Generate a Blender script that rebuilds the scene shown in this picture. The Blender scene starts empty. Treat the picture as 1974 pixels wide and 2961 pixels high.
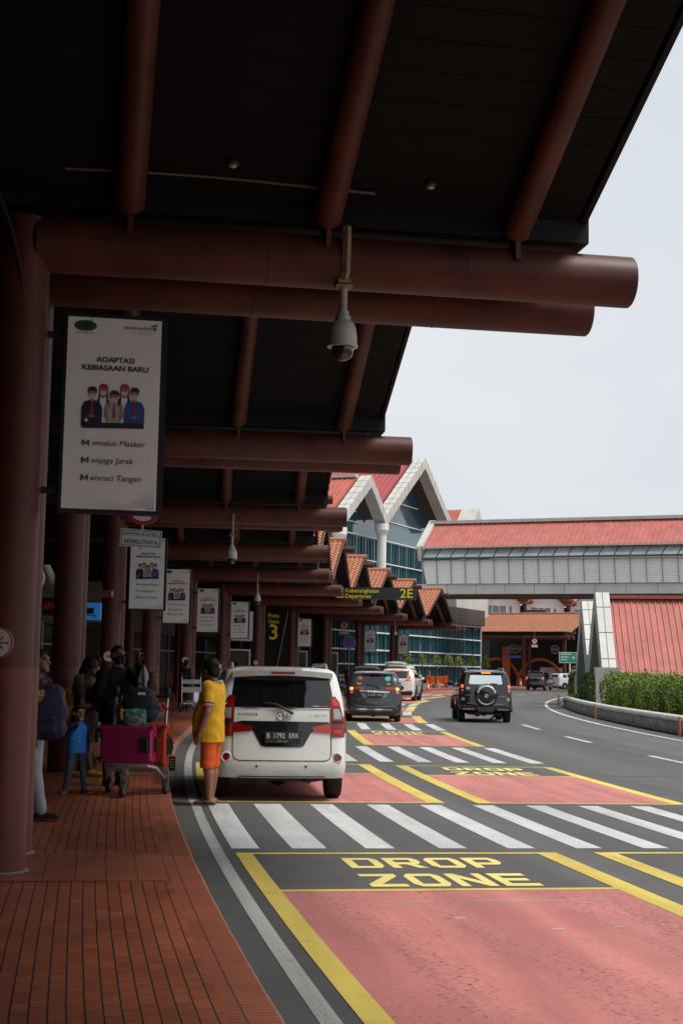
import bpy, bmesh, math, random
from mathutils import Vector, Matrix, geometry
from mathutils.bvhtree import BVHTree
random.seed(7)
SC = bpy.context.scene
COL = SC.collection
sin, cos, pi, rad = math.sin, math.cos, math.pi, math.radians

# ------------------------------------------------------------------ camera
PITCH, ROLL, EYE = rad(6.219), rad(1.1), 1.7
cam = bpy.data.cameras.new('camera')
camo = bpy.data.objects.new('camera', cam); COL.objects.link(camo)
cam.sensor_fit = 'VERTICAL'; cam.sensor_height = 36; cam.lens = 50.0
cam.clip_start = 0.1; cam.clip_end = 6000
_U = Vector((0, -sin(PITCH), cos(PITCH))); _F = Vector((0, cos(PITCH), sin(PITCH))); _R = Vector((1, 0, 0))
cx = _R*cos(ROLL)+_U*sin(ROLL); cy = -_R*sin(ROLL)+_U*cos(ROLL); cz = -_F
m = Matrix.Identity(4)
for i in range(3):
    m[i][0], m[i][1], m[i][2] = cx[i], cy[i], cz[i]
m[0][3], m[1][3], m[2][3] = 0, 0, EYE
camo.matrix_world = m
SC.camera = camo

# ------------------------------------------------------------------ light
SUN_AZ, SUN_EL = rad(112), rad(63)
world = bpy.data.worlds.new('World'); SC.world = world; world.use_nodes = True
nt = world.node_tree; nt.nodes.clear()
wo = nt.nodes.new('ShaderNodeOutputWorld'); bg = nt.nodes.new('ShaderNodeBackground')
sky = nt.nodes.new('ShaderNodeTexSky'); sky.sky_type = 'NISHITA'; sky.sun_disc = False
sky.sun_elevation = SUN_EL; sky.sun_rotation = SUN_AZ; sky.air_density = 1.2; sky.dust_density = 3.0
tc = nt.nodes.new('ShaderNodeTexCoord'); mp = nt.nodes.new('ShaderNodeMapping'); mp.inputs['Scale'].default_value = (1, 1, 2.2)
nz = nt.nodes.new('ShaderNodeTexNoise'); nz.inputs['Scale'].default_value = 1.6; nz.inputs['Detail'].default_value = 5
cr = nt.nodes.new('ShaderNodeValToRGB')     # the overcast veil, brighter and darker cloud
cr.color_ramp.elements[0].position = 0.3; cr.color_ramp.elements[0].color = (5.7, 6.4, 7.1, 1)
cr.color_ramp.elements[1].position = 0.7; cr.color_ramp.elements[1].color = (7.6, 7.8, 8.0, 1)
mx = nt.nodes.new('ShaderNodeMix'); mx.data_type = 'RGBA'; mx.inputs[0].default_value = 0.9
nt.links.new(tc.outputs['Generated'], mp.inputs[0]); nt.links.new(mp.outputs[0], nz.inputs['Vector'])
nt.links.new(nz.outputs[0], cr.inputs[0]); nt.links.new(sky.outputs[0], mx.inputs[6]); nt.links.new(cr.outputs[0], mx.inputs[7])
nt.links.new(mx.outputs[2], bg.inputs[0]); bg.inputs[1].default_value = 0.076
nt.links.new(bg.outputs[0], wo.inputs[0])
sl = bpy.data.lights.new('sun', 'SUN'); sl.energy = 2.5; sl.angle = rad(22); sl.color = (1, .96, .9)
so = bpy.data.objects.new('sun', sl); COL.objects.link(so)
sd = Vector((sin(SUN_AZ)*cos(SUN_EL), cos(SUN_AZ)*cos(SUN_EL), sin(SUN_EL)))
so.rotation_euler = sd.to_track_quat('Z', 'Y').to_euler()
vs = SC.view_settings; vs.view_transform = 'Standard'; vs.look = 'None'; vs.gamma = 1; vs.use_curve_mapping = False
vs.exposure = 0.55
SC.cycles.max_bounces = 6; SC.cycles.diffuse_bounces = 2; SC.cycles.use_denoising = True

# ------------------------------------------------------------------ the curved forecourt: s along the kerb, u towards the road
RC, PSI0 = 208.0, rad(-9.5)
CX, CY = -2.60+RC*cos(PSI0), 10.75-RC*sin(PSI0)
BAY = 9.75
def psi(s): return PSI0+s/RC
def P(s, u, z=0.0):
    a = psi(s); return Vector((CX-(RC-u)*cos(a), CY+(RC-u)*sin(a), z))
def lp(ds, du, z=0.0):       # the same in the local frame of a station on the pillar line
    return Vector((RC-(RC-du)*cos(ds/RC), (RC-du)*sin(ds/RC), z))

# ------------------------------------------------------------------ materials
def _nodes(name):
    m = bpy.data.materials.new(name); m.use_nodes = True
    n = m.node_tree; b = n.nodes['Principled BSDF']; return m, n, b
def _noise(n, scale, detail=4, coord='Object', mapscale=None, rough=0.55):
    t = n.nodes.new('ShaderNodeTexCoord'); z = n.nodes.new('ShaderNodeTexNoise')
    z.inputs['Scale'].default_value = scale; z.inputs['Detail'].default_value = detail; z.inputs['Roughness'].default_value = rough
    if mapscale:
        mp = n.nodes.new('ShaderNodeMapping'); mp.inputs['Scale'].default_value = mapscale
        n.links.new(t.outputs[coord], mp.inputs[0]); n.links.new(mp.outputs[0], z.inputs['Vector'])
    else: n.links.new(t.outputs[coord], z.inputs['Vector'])
    return z.outputs[0]
def _ramp(n, src, a, b, ca, cb):
    r = n.nodes.new('ShaderNodeValToRGB'); e = r.color_ramp.elements
    e[0].position, e[1].position = a, b; e[0].color = (*ca, 1); e[1].color = (*cb, 1)
    n.links.new(src, r.inputs[0]); return r.outputs[0]
def _mix(n, f, a, b, mode='MIX'):
    x = n.nodes.new('ShaderNodeMix'); x.data_type = 'RGBA'; x.blend_type = mode
    for i, v in ((0, f), (6, a), (7, b)):
        if isinstance(v, (int, float)): x.inputs[i].default_value = v
        elif isinstance(v, tuple): x.inputs[i].default_value = (*v, 1)
        else: n.links.new(v, x.inputs[i])
    return x.outputs[2]
def _math(n, op, a, b=None):
    x = n.nodes.new('ShaderNodeMath'); x.operation = op
    for i, v in ((0, a), (1, b)):
        if v is None: continue
        if isinstance(v, (int, float)): x.inputs[i].default_value = v
        else: n.links.new(v, x.inputs[i])
    return x.outputs[0]
def _bump(n, b, src, strength=.3, dist=.01):
    k = n.nodes.new('ShaderNodeBump'); k.inputs['Strength'].default_value = strength; k.inputs['Distance'].default_value = dist
    n.links.new(src, k.inputs['Height']); n.links.new(k.outputs[0], b.inputs['Normal'])
MATS = {}
def mat(name, c, rough=.6, metal=0.0, spec=.5, var=.12, scale=6.0, bump=0.0, bscale=60, emit=0, ior=1.5, coat=0, mapscale=None):
    if name in MATS: return MATS[name]
    m, n, b = _nodes(name); c = tuple(c)
    b.inputs['Roughness'].default_value = rough; b.inputs['Metallic'].default_value = metal; b.inputs['IOR'].default_value = ior
    b.inputs['Specular IOR Level'].default_value = spec
    if coat: b.inputs['Coat Weight'].default_value = coat; b.inputs['Coat Roughness'].default_value = .04
    if var:
        z = _noise(n, scale, 5, mapscale=mapscale)
        col = _ramp(n, z, .3, .7, tuple(x*(1-var) for x in c), tuple(min(1, x*(1+var)) for x in c))
        n.links.new(col, b.inputs['Base Color'])
        rr = n.nodes.new('ShaderNodeMapRange'); rr.inputs[3].default_value = max(0.02, rough-.08); rr.inputs[4].default_value = min(1, rough+.08)
        n.links.new(z, rr.inputs[0]); n.links.new(rr.outputs[0], b.inputs['Roughness'])
    else: b.inputs['Base Color'].default_value = (*c, 1)
    if bump: _bump(n, b, _noise(n, bscale, 3), bump, .01)
    if emit:
        b.inputs['Emission Color'].default_value = (*c, 1); b.inputs['Emission Strength'].default_value = emit
    MATS[name] = m; return m

red_steel = mat('red_steel', (.092, .0285, .0205), .5, spec=.3, var=.32, scale=2.6)
red_band = mat('red_band', (.140, .037, .026), .42, spec=.35, var=.22, scale=3)
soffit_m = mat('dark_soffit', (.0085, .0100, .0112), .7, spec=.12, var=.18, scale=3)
dark_m = mat('dark_trim', (.010, .0105, .011), .6, spec=.2)
black_m = mat('black_plastic', (.012, .012, .013), .45)
rubber = mat('tyre_rubber', (.018, .018, .018), .85)
tile_m = mat('clay_tile', (.42, .175, .10), .8, var=.28, scale=5, bump=.2, bscale=40)
redroof = mat('red_sheet_roof', (.43, .115, .08), .55, var=.20, scale=1.1)
redroof2 = mat('faded_red_sheet', (.43, .128, .105), .55, var=.18, scale=1.2, mapscale=(1, 1, .35))
concrete = mat('pale_concrete', (.50, .49, .45), .8, var=.10, scale=.9, bump=.1)
concrete_d = mat('grey_concrete', (.27, .27, .255), .85, var=.14, scale=.9, bump=.1)
white_p = mat('white_paint_wall', (.74, .74, .72), .7, var=.05, scale=.7)
alu = mat('aluminium', (.55, .56, .57), .35, .8, var=.06)
chrome = mat('chrome', (.8, .8, .82), .12, 1.0, var=0)
glass_d = mat('dark_car_glass', (.006, .006, .007), .04, ior=1.75, var=0)
teal_g = mat('teal_curtain_glass', (.04, .105, .13), .05, ior=2.3, var=.25, scale=.4)
teal_f = mat('teal_fin', (.016, .080, .092), .4, var=.2, scale=.5)
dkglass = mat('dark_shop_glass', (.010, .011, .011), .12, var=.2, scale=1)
white_m = mat('white_metal', (.78, .79, .79), .4, var=.05)
grey_m = mat('grey_metal', (.25, .25, .25), .45, .3)

def asphalt_mat():
    m, n, b = _nodes('asphalt')
    fine = _noise(n, 90, 3); big = _noise(n, .35, 5); mid = _noise(n, 2.2, 5)
    c = _ramp(n, fine, .25, .8, (.038, .037, .036), (.165, .162, .158))
    c = _mix(n, .38, c, _ramp(n, big, .3, .7, (.066, .064, .062), (.110, .107, .104)))
    c = _mix(n, .35, c, _ramp(n, mid, .3, .75, (.05, .05, .05), (.108, .105, .102)))
    tx = n.nodes.new('ShaderNodeTexCoord'); sp = n.nodes.new('ShaderNodeSeparateXYZ'); n.links.new(tx.outputs['Object'], sp.inputs[0])
    dx = _math(n, 'SUBTRACT', sp.outputs[0], CX); dy = _math(n, 'SUBTRACT', sp.outputs[1], CY)
    rr = _math(n, 'SQRT', _math(n, 'ADD', _math(n, 'MULTIPLY', dx, dx), _math(n, 'MULTIPLY', dy, dy))); an = _math(n, 'MULTIPLY', _math(n, 'ARCTAN2', dy, dx), RC)
    cb = n.nodes.new('ShaderNodeCombineXYZ'); n.links.new(_math(n, 'MULTIPLY', rr, 1.1), cb.inputs[0]); n.links.new(_math(n, 'MULTIPLY', an, .035), cb.inputs[1])
    zt = n.nodes.new('ShaderNodeTexNoise'); zt.inputs['Scale'].default_value = 1.0; zt.inputs['Detail'].default_value = 4; n.links.new(cb.outputs[0], zt.inputs['Vector'])
    c = _mix(n, 1.0, c, _ramp(n, zt.outputs[0], .34, .66, (.74, .74, .74), (1.16, 1.16, 1.16)), 'MULTIPLY')
    spot = _ramp(n, _noise(n, 5.5, 2), .70, .74, (1, 1, 1), (.6, .6, .6))
    c = _mix(n, 1.0, c, spot, 'MULTIPLY')
    n.links.new(c, b.inputs['Base Color']); b.inputs['Roughness'].default_value = .8
    _bump(n, b, fine, .35, .006); return m
def paint_mat(name, c, wear=.62, wearcol=(.045, .043, .042), stretch=(7, 2.2, 1), soft=.03, tint=.10, track=True):
    m, n, b = _nodes(name)
    z = _noise(n, 8, 8, 'UV', stretch, .72)
    if track:
        tr = _noise(n, .9, 3, 'UV', (.25, 1.6, 1)); z = _math(n, 'ADD', z, _math(n, 'MULTIPLY', _math(n, 'SUBTRACT', tr, .5), .28))
    f = _ramp(n, z, wear, wear+soft, (0, 0, 0), (1, 1, 1))
    var = _noise(n, 1.3, 6, 'UV')
    col = _ramp(n, var, .3, .7, tuple(x*(1-tint) for x in c), tuple(min(1, x*(1+tint)) for x in c))
    if track: col = _mix(n, 1.0, col, _ramp(n, _noise(n, 1.0, 4, 'UV', (.22, 2.4, 1)), .36, .64, (.78, .76, .76), (1.07, 1.07, 1.07)), 'MULTIPLY'); col = _mix(n, 1.0, col, _ramp(n, _noise(n, 3.2, 6, 'UV'), .60, .72, (1, 1, 1), (.84, .82, .82)), 'MULTIPLY')
    g = _ramp(n, _noise(n, 120, 2, 'UV'), .2, .8, (.82, .82, .82), (1, 1, 1))
    col = _mix(n, 1.0, col, g, 'MULTIPLY')
    n.links.new(_mix(n, f, col, wearcol), b.inputs['Base Color']); b.inputs['Roughness'].default_value = .72
    _bump(n, b, _noise(n, 70, 3, 'UV'), .25, .006); return m
def paver_mat():
    m, n, b = _nodes('clay_paver')
    t = n.nodes.new('ShaderNodeTexCoord'); br = n.nodes.new('ShaderNodeTexBrick')
    br.inputs['Scale'].default_value = 1; br.inputs['Brick Width'].default_value = .20; br.inputs['Row Height'].default_value = .082
    br.inputs['Mortar Size'].default_value = .005; br.inputs['Mortar Smooth'].default_value = .2; br.inputs['Bias'].default_value = 0
    br.inputs['Color1'].default_value = (.54, .155, .066, 1); br.inputs['Color2'].default_value = (.40, .108, .050, 1); br.inputs['Mortar'].default_value = (.055, .035, .027, 1)
    br.offset = .5
    n.links.new(t.outputs['UV'], br.inputs['Vector'])
    sx = n.nodes.new('ShaderNodeSeparateXYZ'); n.links.new(t.outputs['UV'], sx.inputs[0])
    fr = _math(n, 'ABSOLUTE', _math(n, 'SUBTRACT', _math(n, 'FRACT', _math(n, 'DIVIDE', sx.outputs[1], .082)), .5))
    line = _ramp(n, fr, .447, .464, (1, 1, 1), (.56, .53, .52))
    c = _mix(n, 1.0, br.outputs['Color'], line, 'MULTIPLY')
    # a plain header course crosses the pavement at every pillar, and a ribbed border runs along the kerb
    c = _mix(n, .75, c, _ramp(n, _noise(n, 1.1, 6, 'UV'), .3, .75, (.55, .50, .48), (1.15, 1.1, 1.05)), 'MULTIPLY')
    c = _mix(n, .5, c, _ramp(n, _noise(n, 14, 4, 'UV'), .35, .7, (.7, .68, .66), (1.1, 1.1, 1.1)), 'MULTIPLY')
    n.links.new(c, b.inputs['Base Color'])
    r = n.nodes.new('ShaderNodeMapRange'); r.inputs[3].default_value = .28; r.inputs[4].default_value = .62
    n.links.new(_noise(n, 1.7, 5, 'UV'), r.inputs[0]); n.links.new(r.outputs[0], b.inputs['Roughness'])
    _bump(n, b, line, .4, .004); return m
def border_mat(name, w, hgt, c1, c2):
    m, n, b = _nodes(name)
    t = n.nodes.new('ShaderNodeTexCoord'); br = n.nodes.new('ShaderNodeTexBrick')
    br.inputs['Scale'].default_value = 1; br.inputs['Brick Width'].default_value = w; br.inputs['Row Height'].default_value = hgt
    br.inputs['Mortar Size'].default_value = .004; br.offset = 0
    br.inputs['Color1'].default_value = (*c1, 1); br.inputs['Color2'].default_value = (*c2, 1); br.inputs['Mortar'].default_value = (.06, .04, .032, 1)
    n.links.new(t.outputs['UV'], br.inputs['Vector'])
    c = _mix(n, .7, br.outputs['Color'], _ramp(n, _noise(n, 2.3, 6, 'UV'), .3, .75, (.6, .56, .54), (1.15, 1.1, 1.08)), 'MULTIPLY')
    n.links.new(c, b.inputs['Base Color']); b.inputs['Roughness'].default_value = .5
    return m
asphalt = asphalt_mat()
pink = paint_mat('pink_road_paint', (.56, .19, .17), .562, soft=.05)
pink_far = paint_mat('red_road_paint', (.55, .155, .12), .66)
yellow = paint_mat('yellow_road_paint', (.70, .54, .10), .60, soft=.06)
yellow_w = paint_mat('worn_yellow_paint', (.86, .70, .22), .585, soft=.10, stretch=(9, 6, 1), track=False)
whitep = paint_mat('white_road_paint', (.60, .61, .61), .545, soft=.15, stretch=(5, 5, 1))
whitek = paint_mat('dirty_white_paint', (.46, .46, .44), .54, soft=.16, stretch=(4, 6, 1))
paver = paver_mat()
border = border_mat('ribbed_border_paver', .055, .205, (.46, .128, .06), (.40, .108, .053))
header = border_mat('header_course_paver', .098, .225, (.46, .135, .062), (.38, .108, .054))
kerb_m = mat('kerb_edge', (.34, .135, .085), .7, var=.25, scale=9)

# ------------------------------------------------------------------ mesh builder
class MB:
    def __init__(s): s.v, s.f, s.mi, s.uv, s.cur = [], [], [], [], 0
    def poly(s, pts, uv=None):
        i = len(s.v); s.v += [Vector(p) for p in pts]; s.f.append(tuple(range(i, i+len(pts)))); s.mi.append(s.cur); s.uv.append(uv)
    def faces(s, vs, fs):
        i = len(s.v); s.v += [Vector(p) for p in vs]
        for f in fs: s.f.append(tuple(i+k for k in f)); s.mi.append(s.cur); s.uv.append(None)
    def box(s, c, d, rz=0, M=None):
        x, y, z = d[0]/2, d[1]/2, d[2]/2
        vs = [Vector((a, b, e)) for e in (-z, z) for a, b in ((-x, -y), (x, -y), (x, y), (-x, y))]
        if M is None: M = Matrix.Translation(c) @ Matrix.Rotation(rz, 4, 'Z')
        s.faces([M @ v for v in vs], [(3, 2, 1, 0), (4, 5, 6, 7), (0, 1, 5, 4), (1, 2, 6, 5), (2, 3, 7, 6), (3, 0, 4, 7)])
    def bar(s, p0, p1, w, h, up=(0, 0, 1)):      # a box beam between two points
        p0, p1 = Vector(p0), Vector(p1); d = (p1-p0); L = d.length; d.normalize()
        u = Vector(up); x = d.cross(u)
        if x.length < 1e-4: x = d.cross(Vector((1, 0, 0)))
        x.normalize(); u = x.cross(d)
        vs = [p+x*a*w/2+u*b*h/2 for p in (p0, p1) for a, b in ((-1, -1), (1, -1), (1, 1), (-1, 1))]
        s.faces(vs, [(0, 1, 2, 3), (7, 6, 5, 4), (0, 4, 5, 1), (1, 5, 6, 2), (2, 6, 7, 3), (3, 7, 4, 0)])
    def tube(s, pts, r, n=12, caps=True):
        pts = [Vector(p) for p in pts]; rs = r if isinstance(r, (list, tuple)) else [r]*len(pts)
        i0 = len(s.v); prev = None
        for k, p in enumerate(pts):
            a = pts[max(k-1, 0)]; b = pts[min(k+1, len(pts)-1)]; d = (b-a).normalized()
            if prev is None:
                x = d.cross(Vector((0, 0, 1)))
                if x.length < 1e-3: x = Vector((1, 0, 0))
            else: x = prev-d*prev.dot(d)
            x.normalize(); prev = x; y = d.cross(x)
            for j in range(n):
                t = 2*pi*j/n; s.v.append(p+(x*cos(t)+y*sin(t))*rs[k])
        for k in range(len(pts)-1):
            for j in range(n):
                a = i0+k*n+j; b = i0+k*n+(j+1) % n
                s.f.append((a, b, b+n, a+n)); s.mi.append(s.cur); s.uv.append(None)
        if caps:
            s.f.append(tuple(i0+j for j in reversed(range(n)))); s.mi.append(s.cur); s.uv.append(None)
            e = i0+(len(pts)-1)*n; s.f.append(tuple(e+j for j in range(n))); s.mi.append(s.cur); s.uv.append(None)
    def cyl(s, p0, p1, r0, r1=None, n=20): s.tube([p0, p1], [r0, r0 if r1 is None else r1], n)
    def lathe(s, prof, c=(0, 0, 0), axis='Z', n=24):
        c = Vector(c); i0 = len(s.v); m_ = len(prof)
        for r, h in prof:
            for j in range(n):
                t = 2*pi*j/n; a, b = r*cos(t), r*sin(t)
                s.v.append(c+(Vector((a, b, h)) if axis == 'Z' else Vector((a, h, b)) if axis == 'Y' else Vector((h, a, b))))
        for k in range(m_-1):
            for j in range(n):
                a = i0+k*n+j; b = i0+k*n+(j+1) % n
                s.f.append((a, b, b+n, a+n)); s.mi.append(s.cur); s.uv.append(None)
        s.f.append(tuple(i0+j for j in range(n))); s.mi.append(s.cur); s.uv.append(None)
        e = i0+(m_-1)*n; s.f.append(tuple(e+j for j in range(n))); s.mi.append(s.cur); s.uv.append(None)
    def prism(s, poly, o, ex, ey, ez, depth):    # poly in (ex,ey) at o, pushed depth along ez
        o, ex, ey, ez = Vector(o), Vector(ex), Vector(ey), Vector(ez); n = len(poly)
        a = [o+ex*x+ey*y for x, y in poly]; b = [p+ez*depth for p in a]
        s.faces(a+b, [tuple(range(n)), tuple(reversed(range(n, 2*n)))]+[(k, k+n, (k+1) % n+n, (k+1) % n) for k in range(n)])
    def sheet(s, s0, s1, u0, u1, z, ds=1.0, du=None):   # polar sheet with UV in metres; u0/u1 may be functions of s
        f0 = u0 if callable(u0) else (lambda q: u0); f1 = u1 if callable(u1) else (lambda q: u1)
        n = max(1, int(math.ceil(abs(s1-s0)/ds)))
        for k in range(n):
            a = s0+(s1-s0)*k/n; b = s0+(s1-s0)*(k+1)/n
            q = [(a, f0(a)), (a, f1(a)), (b, f1(b)), (b, f0(b))]
            s.poly([P(x, y, z) for x, y in q], q)
    def spoly(s, q, z): s.poly([P(x, y, z) for x, y in q], q)
    def text(s, txt, o, ex, ey, size, bold=0, align='CENTER', sx=1.0, shear=0, depth=0):
        vs, fs = text_tris(txt, size, bold, align, shear); o, ex, ey = Vector(o), Vector(ex), Vector(ey)
        s.faces([o+ex*x*sx+ey*y for x, y in vs], fs)
    def build(s, name, mats, parent=None, smooth=False, world=False, norm=True):
        me = bpy.data.meshes.new(name)
        vs = s.v
        if world and parent is not None:
            r = parent
            while r.parent: r = r.parent
            inv = (Matrix.Translation(r.location) @ r.rotation_euler.to_matrix().to_4x4()).inverted(); vs = [inv @ v for v in vs]
        me.from_pydata([tuple(v) for v in vs], [], s.f)
        for mm in (mats if isinstance(mats, (list, tuple)) else [mats]): me.materials.append(mm)
        me.polygons.foreach_set('material_index', s.mi)
        if any(u is not None for u in s.uv):
            l = me.uv_layers.new(name='UVMap')
            for p_, u in zip(me.polygons, s.uv):
                if u is not None:
                    for li, q in zip(p_.loop_indices, u): l.data[li].uv = q
        if norm:
            bm = bmesh.new(); bm.from_mesh(me); bmesh.ops.recalc_face_normals(bm, faces=bm.faces); bm.to_mesh(me); bm.free()
        if smooth:
            for p_ in me.polygons: p_.use_smooth = True
            if smooth != 'all': me.set_sharp_from_angle(angle=rad(38))
        o = bpy.data.objects.new(name, me); COL.objects.link(o)
        if parent is not None: o.parent = parent
        return o
_tc = {}
def text_tris(txt, size, bold, align, shear):
    if 'M' in txt: bold = 0        # the built-in M does not survive thickening
    k = (txt, size, bold, align, shear)
    if k in _tc: return _tc[k]
    c = bpy.data.curves.new('lettering', 'FONT'); c.body = txt; c.size = 1; c.align_x = align; c.align_y = 'CENTER'
    c.offset = bold*.8; c.shear = shear; c.resolution_u = 3
    o = bpy.data.objects.new('lettering', c); COL.objects.link(o); bpy.context.view_layer.update()
    me = o.evaluated_get(bpy.context.evaluated_depsgraph_get()).to_mesh()
    r = ([(v.co.x*size, v.co.y*size) for v in me.vertices], [tuple(p.vertices) for p in me.polygons])
    o.to_mesh_clear(); bpy.data.objects.remove(o); bpy.data.curves.remove(c); _tc[k] = r; return r

def tag(o, label, cat, group=None, kind=None):
    if label: o['label'] = label
    if cat: o['category'] = cat
    if group: o['group'] = group
    if kind: o['kind'] = kind
    return o
def thing(name, label, cat, loc=(0, 0, 0), rz=0, group=None):
    o = bpy.data.objects.new(name, None); COL.objects.link(o); o.location = loc; o.rotation_euler = (0, 0, rz)
    o.empty_display_size = .2
    return tag(o, label, cat, group)
def struct(o): o['kind'] = 'structure'; return o
def dup(src, label, loc, rz=0):
    def rec(o, par):
        c = o.copy(); COL.objects.link(c)
        if par is not None: c.parent = par
        for ch in o.children: rec(ch, c)
        return c
    c = rec(src, None); c.location = loc; c.rotation_euler = (0, 0, rz); c['label'] = label; return c
def circ(x, y, r, n=20, r2=None): return [(x+r*cos(2*pi*k/n), y+(r2 or r)*sin(2*pi*k/n)) for k in range(n)]
# ================================================================== ground, road, pavement, markings
b = MB(); b.poly([(-3000, -3000, -.06), (3000, -3000, -.06), (3000, 3000, -.06), (-3000, 3000, -.06)])
struct(b.build('ground', concrete_d))
b = MB(); b.poly([(-150, -80, 0), (260, -80, 0), (260, 330, 0), (-150, 330, 0)]); struct(b.build('road', asphalt))
KERB = 1.6
b = MB()
b.sheet(-40, 99, -12, 1.36, .15, 1.5)
struct(b.build('sidewalk', paver))
b = MB(); b.sheet(-40, 99, 1.36, KERB-.015, .15, 1.5); struct(b.build('sidewalk_border', border))
b = MB()
for k in range(-3, 11): b.sheet(k*BAY-.55, k*BAY+.95, -2.5, 1.36, .154, .5)
struct(b.build('sidewalk_header_course', header))
# kerb face, chipped here and there
b = MB(); rnd = random.Random(3)
N = 278
def ku(i): return KERB+(-.035 if rnd.random() < .05 else 0)+rnd.uniform(-.006, .006)
us = [ku(i) for i in range(N+1)]
for i in range(N):
    a, c = -40+i*.5, -40+(i+1)*.5
    b.poly([P(a, KERB-.015, .15), P(a, us[i], .143), P(c, us[i+1], .143), P(c, KERB-.015, .15)])
    b.poly([P(a, us[i], .143), P(a, us[i]+.01, -.02), P(c, us[i+1]+.01, -.02), P(c, us[i+1], .143)])
struct(b.build('kerb', kerb_m))
# pavement goes on in front of the glass hall and round to the far porch
b = MB(); q = [P(99, KERB)]+[Vector(t) for t in ((7.2, 110, 0), (9.6, 118, 0), (13, 126, 0), (17.4, 131.5, 0), (23, 135.4, 0), (34, 139, 0), (60, 143, 0))]
far = [(60, 190, 0), (-20, 190, 0), (-12, 108, 0)]
b.poly([(p.x, p.y, .15) for p in q]+[(x, y, .15) for x, y, _ in far]+[tuple(P(99, -12, .15))], [(p.x, p.y) for p in q]+[(x, y) for x, y, _ in far]+[(0, 0)])
for p, r in zip(q, q[1:]): b.poly([(p.x, p.y, -.02), (r.x, r.y, -.02), (r.x, r.y, .15), (p.x, p.y, .15)])
struct(b.build('far_sidewalk', [mat('far_paver', (.24, .095, .065), .7, var=.2, scale=2)]))

mk = MB()       # white paint
mk.sheet(-40, 6.9, 1.855, 1.965, .003); 
struct(mk.build('edge_line', whitek))
mk = MB(); mk.sheet(6.9, 100, 1.84, 1.965, .003); struct(mk.build('edge_line', whitek))
def crossing(s0, s1, us, w, m=whitep):
    k = MB()
    for i, u in enumerate(us):
        ww = w[i] if isinstance(w, list) else w
        k.sheet(s0, s1, u, u+ww, .004, .8)
    struct(k.build('zebra_crossing', m))
u1 = [2.055, 2.62, 3.32, 4.03, 4.70, 5.38, 6.06, 6.74, 7.42]
crossing(2.45, 6.8, u1, [.26, .33, .28, .27, .27, .26, .26, .26, .26])
crossing(15.1, 20.2, [2.1, 2.75, 3.4, 4.05, 4.7, 5.36, 6.06, 6.75, 7.45, 8.15], .26)
crossing(28.9, 33.5, [2.1, 3.9, 4.6, 5.3, 6.04, 6.76, 7.46, 8.13], .27)
crossing(41.9, 46.3, [2.1, 2.8, 3.5, 4.2, 4.9, 5.6, 6.3, 7.0, 7.7], .33)
crossing(55, 59.3, [2.1, 2.8, 3.5, 4.2, 4.9, 5.6, 6.3, 7.0, 7.6], .36)
crossing(68.2, 72.5, [2.1, 2.9, 3.7, 4.5, 5.3, 6.1, 6.9], .4)
crossing(81, 85, [2.1, 2.9, 3.7, 4.5, 5.3, 6.1], .4)

# drop boxes: pink bay, black header with lettering, yellow outline
GLY = {
 'D': [[(0, 0), (.26, 0), (.26, 1), (0, 1)], [(.26, 0), (.85, 0), (1, .2), (.74, .2), (.26, .2)], [(.26, 1), (.26, .8), (.74, .8), (1, .8), (.85, 1)], [(.74, .2), (1, .2), (1, .8), (.74, .8)]],
 'O': [[(0, .2), (.26, .2), (.26, .8), (0, .8)], [(.15, 0), (.85, 0), (1, .2), (0, .2)], [(0, .8), (1, .8), (.85, 1), (.15, 1)], [(.74, .2), (1, .2), (1, .8), (.74, .8)]],
 'R': [[(0, 0), (.26, 0), (.26, 1), (0, 1)], [(.26, .8), (1, .8), (.85, 1), (.26, 1)], [(.74, .55), (1, .55), (1, .8), (.74, .8)], [(.26, .35), (.85, .35), (1, .55), (.26, .55)], [(.72, 0), (1.02, 0), (.78, .35), (.50, .35)]],
 'P': [[(0, 0), (.26, 0), (.26, 1), (0, 1)], [(.26, .8), (1, .8), (.85, 1), (.26, 1)], [(.74, .5), (1, .5), (1, .8), (.74, .8)], [(.26, .3), (.85, .3), (1, .5), (.26, .5)]],
 'Z': [[(0, .8), (1, .8), (1, 1), (0, 1)], [(0, 0), (1, 0), (1, .2), (0, .2)], [(0, .2), (.36, .2), (1, .8), (.64, .8)]],
 'N': [[(0, 0), (.25, 0), (.25, 1), (0, 1)], [(.75, 0), (1, 0), (1, 1), (.75, 1)], [(.25, .62), (.75, .0), (.75, .38), (.25, 1)]],
 'E': [[(0, 0), (.26, 0), (.26, 1), (0, 1)], [(.26, .8), (1, .8), (1, 1), (.26, 1)], [(.26, .41), (.9, .41), (.9, .6), (.26, .6)], [(.26, 0), (1, 0), (1, .2), (.26, .2)]]}
def word(k, txt, s0, s1, u0, u1, z):
    n = len(txt); w = (u1-u0)/n; g = w*.16
    for i, ch in enumerate(txt):
        for pg in GLY[ch]: k.spoly([(s0+(s1-s0)*y, u0+w*i+(w-g)*x) for x, y in pg], z)
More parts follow.
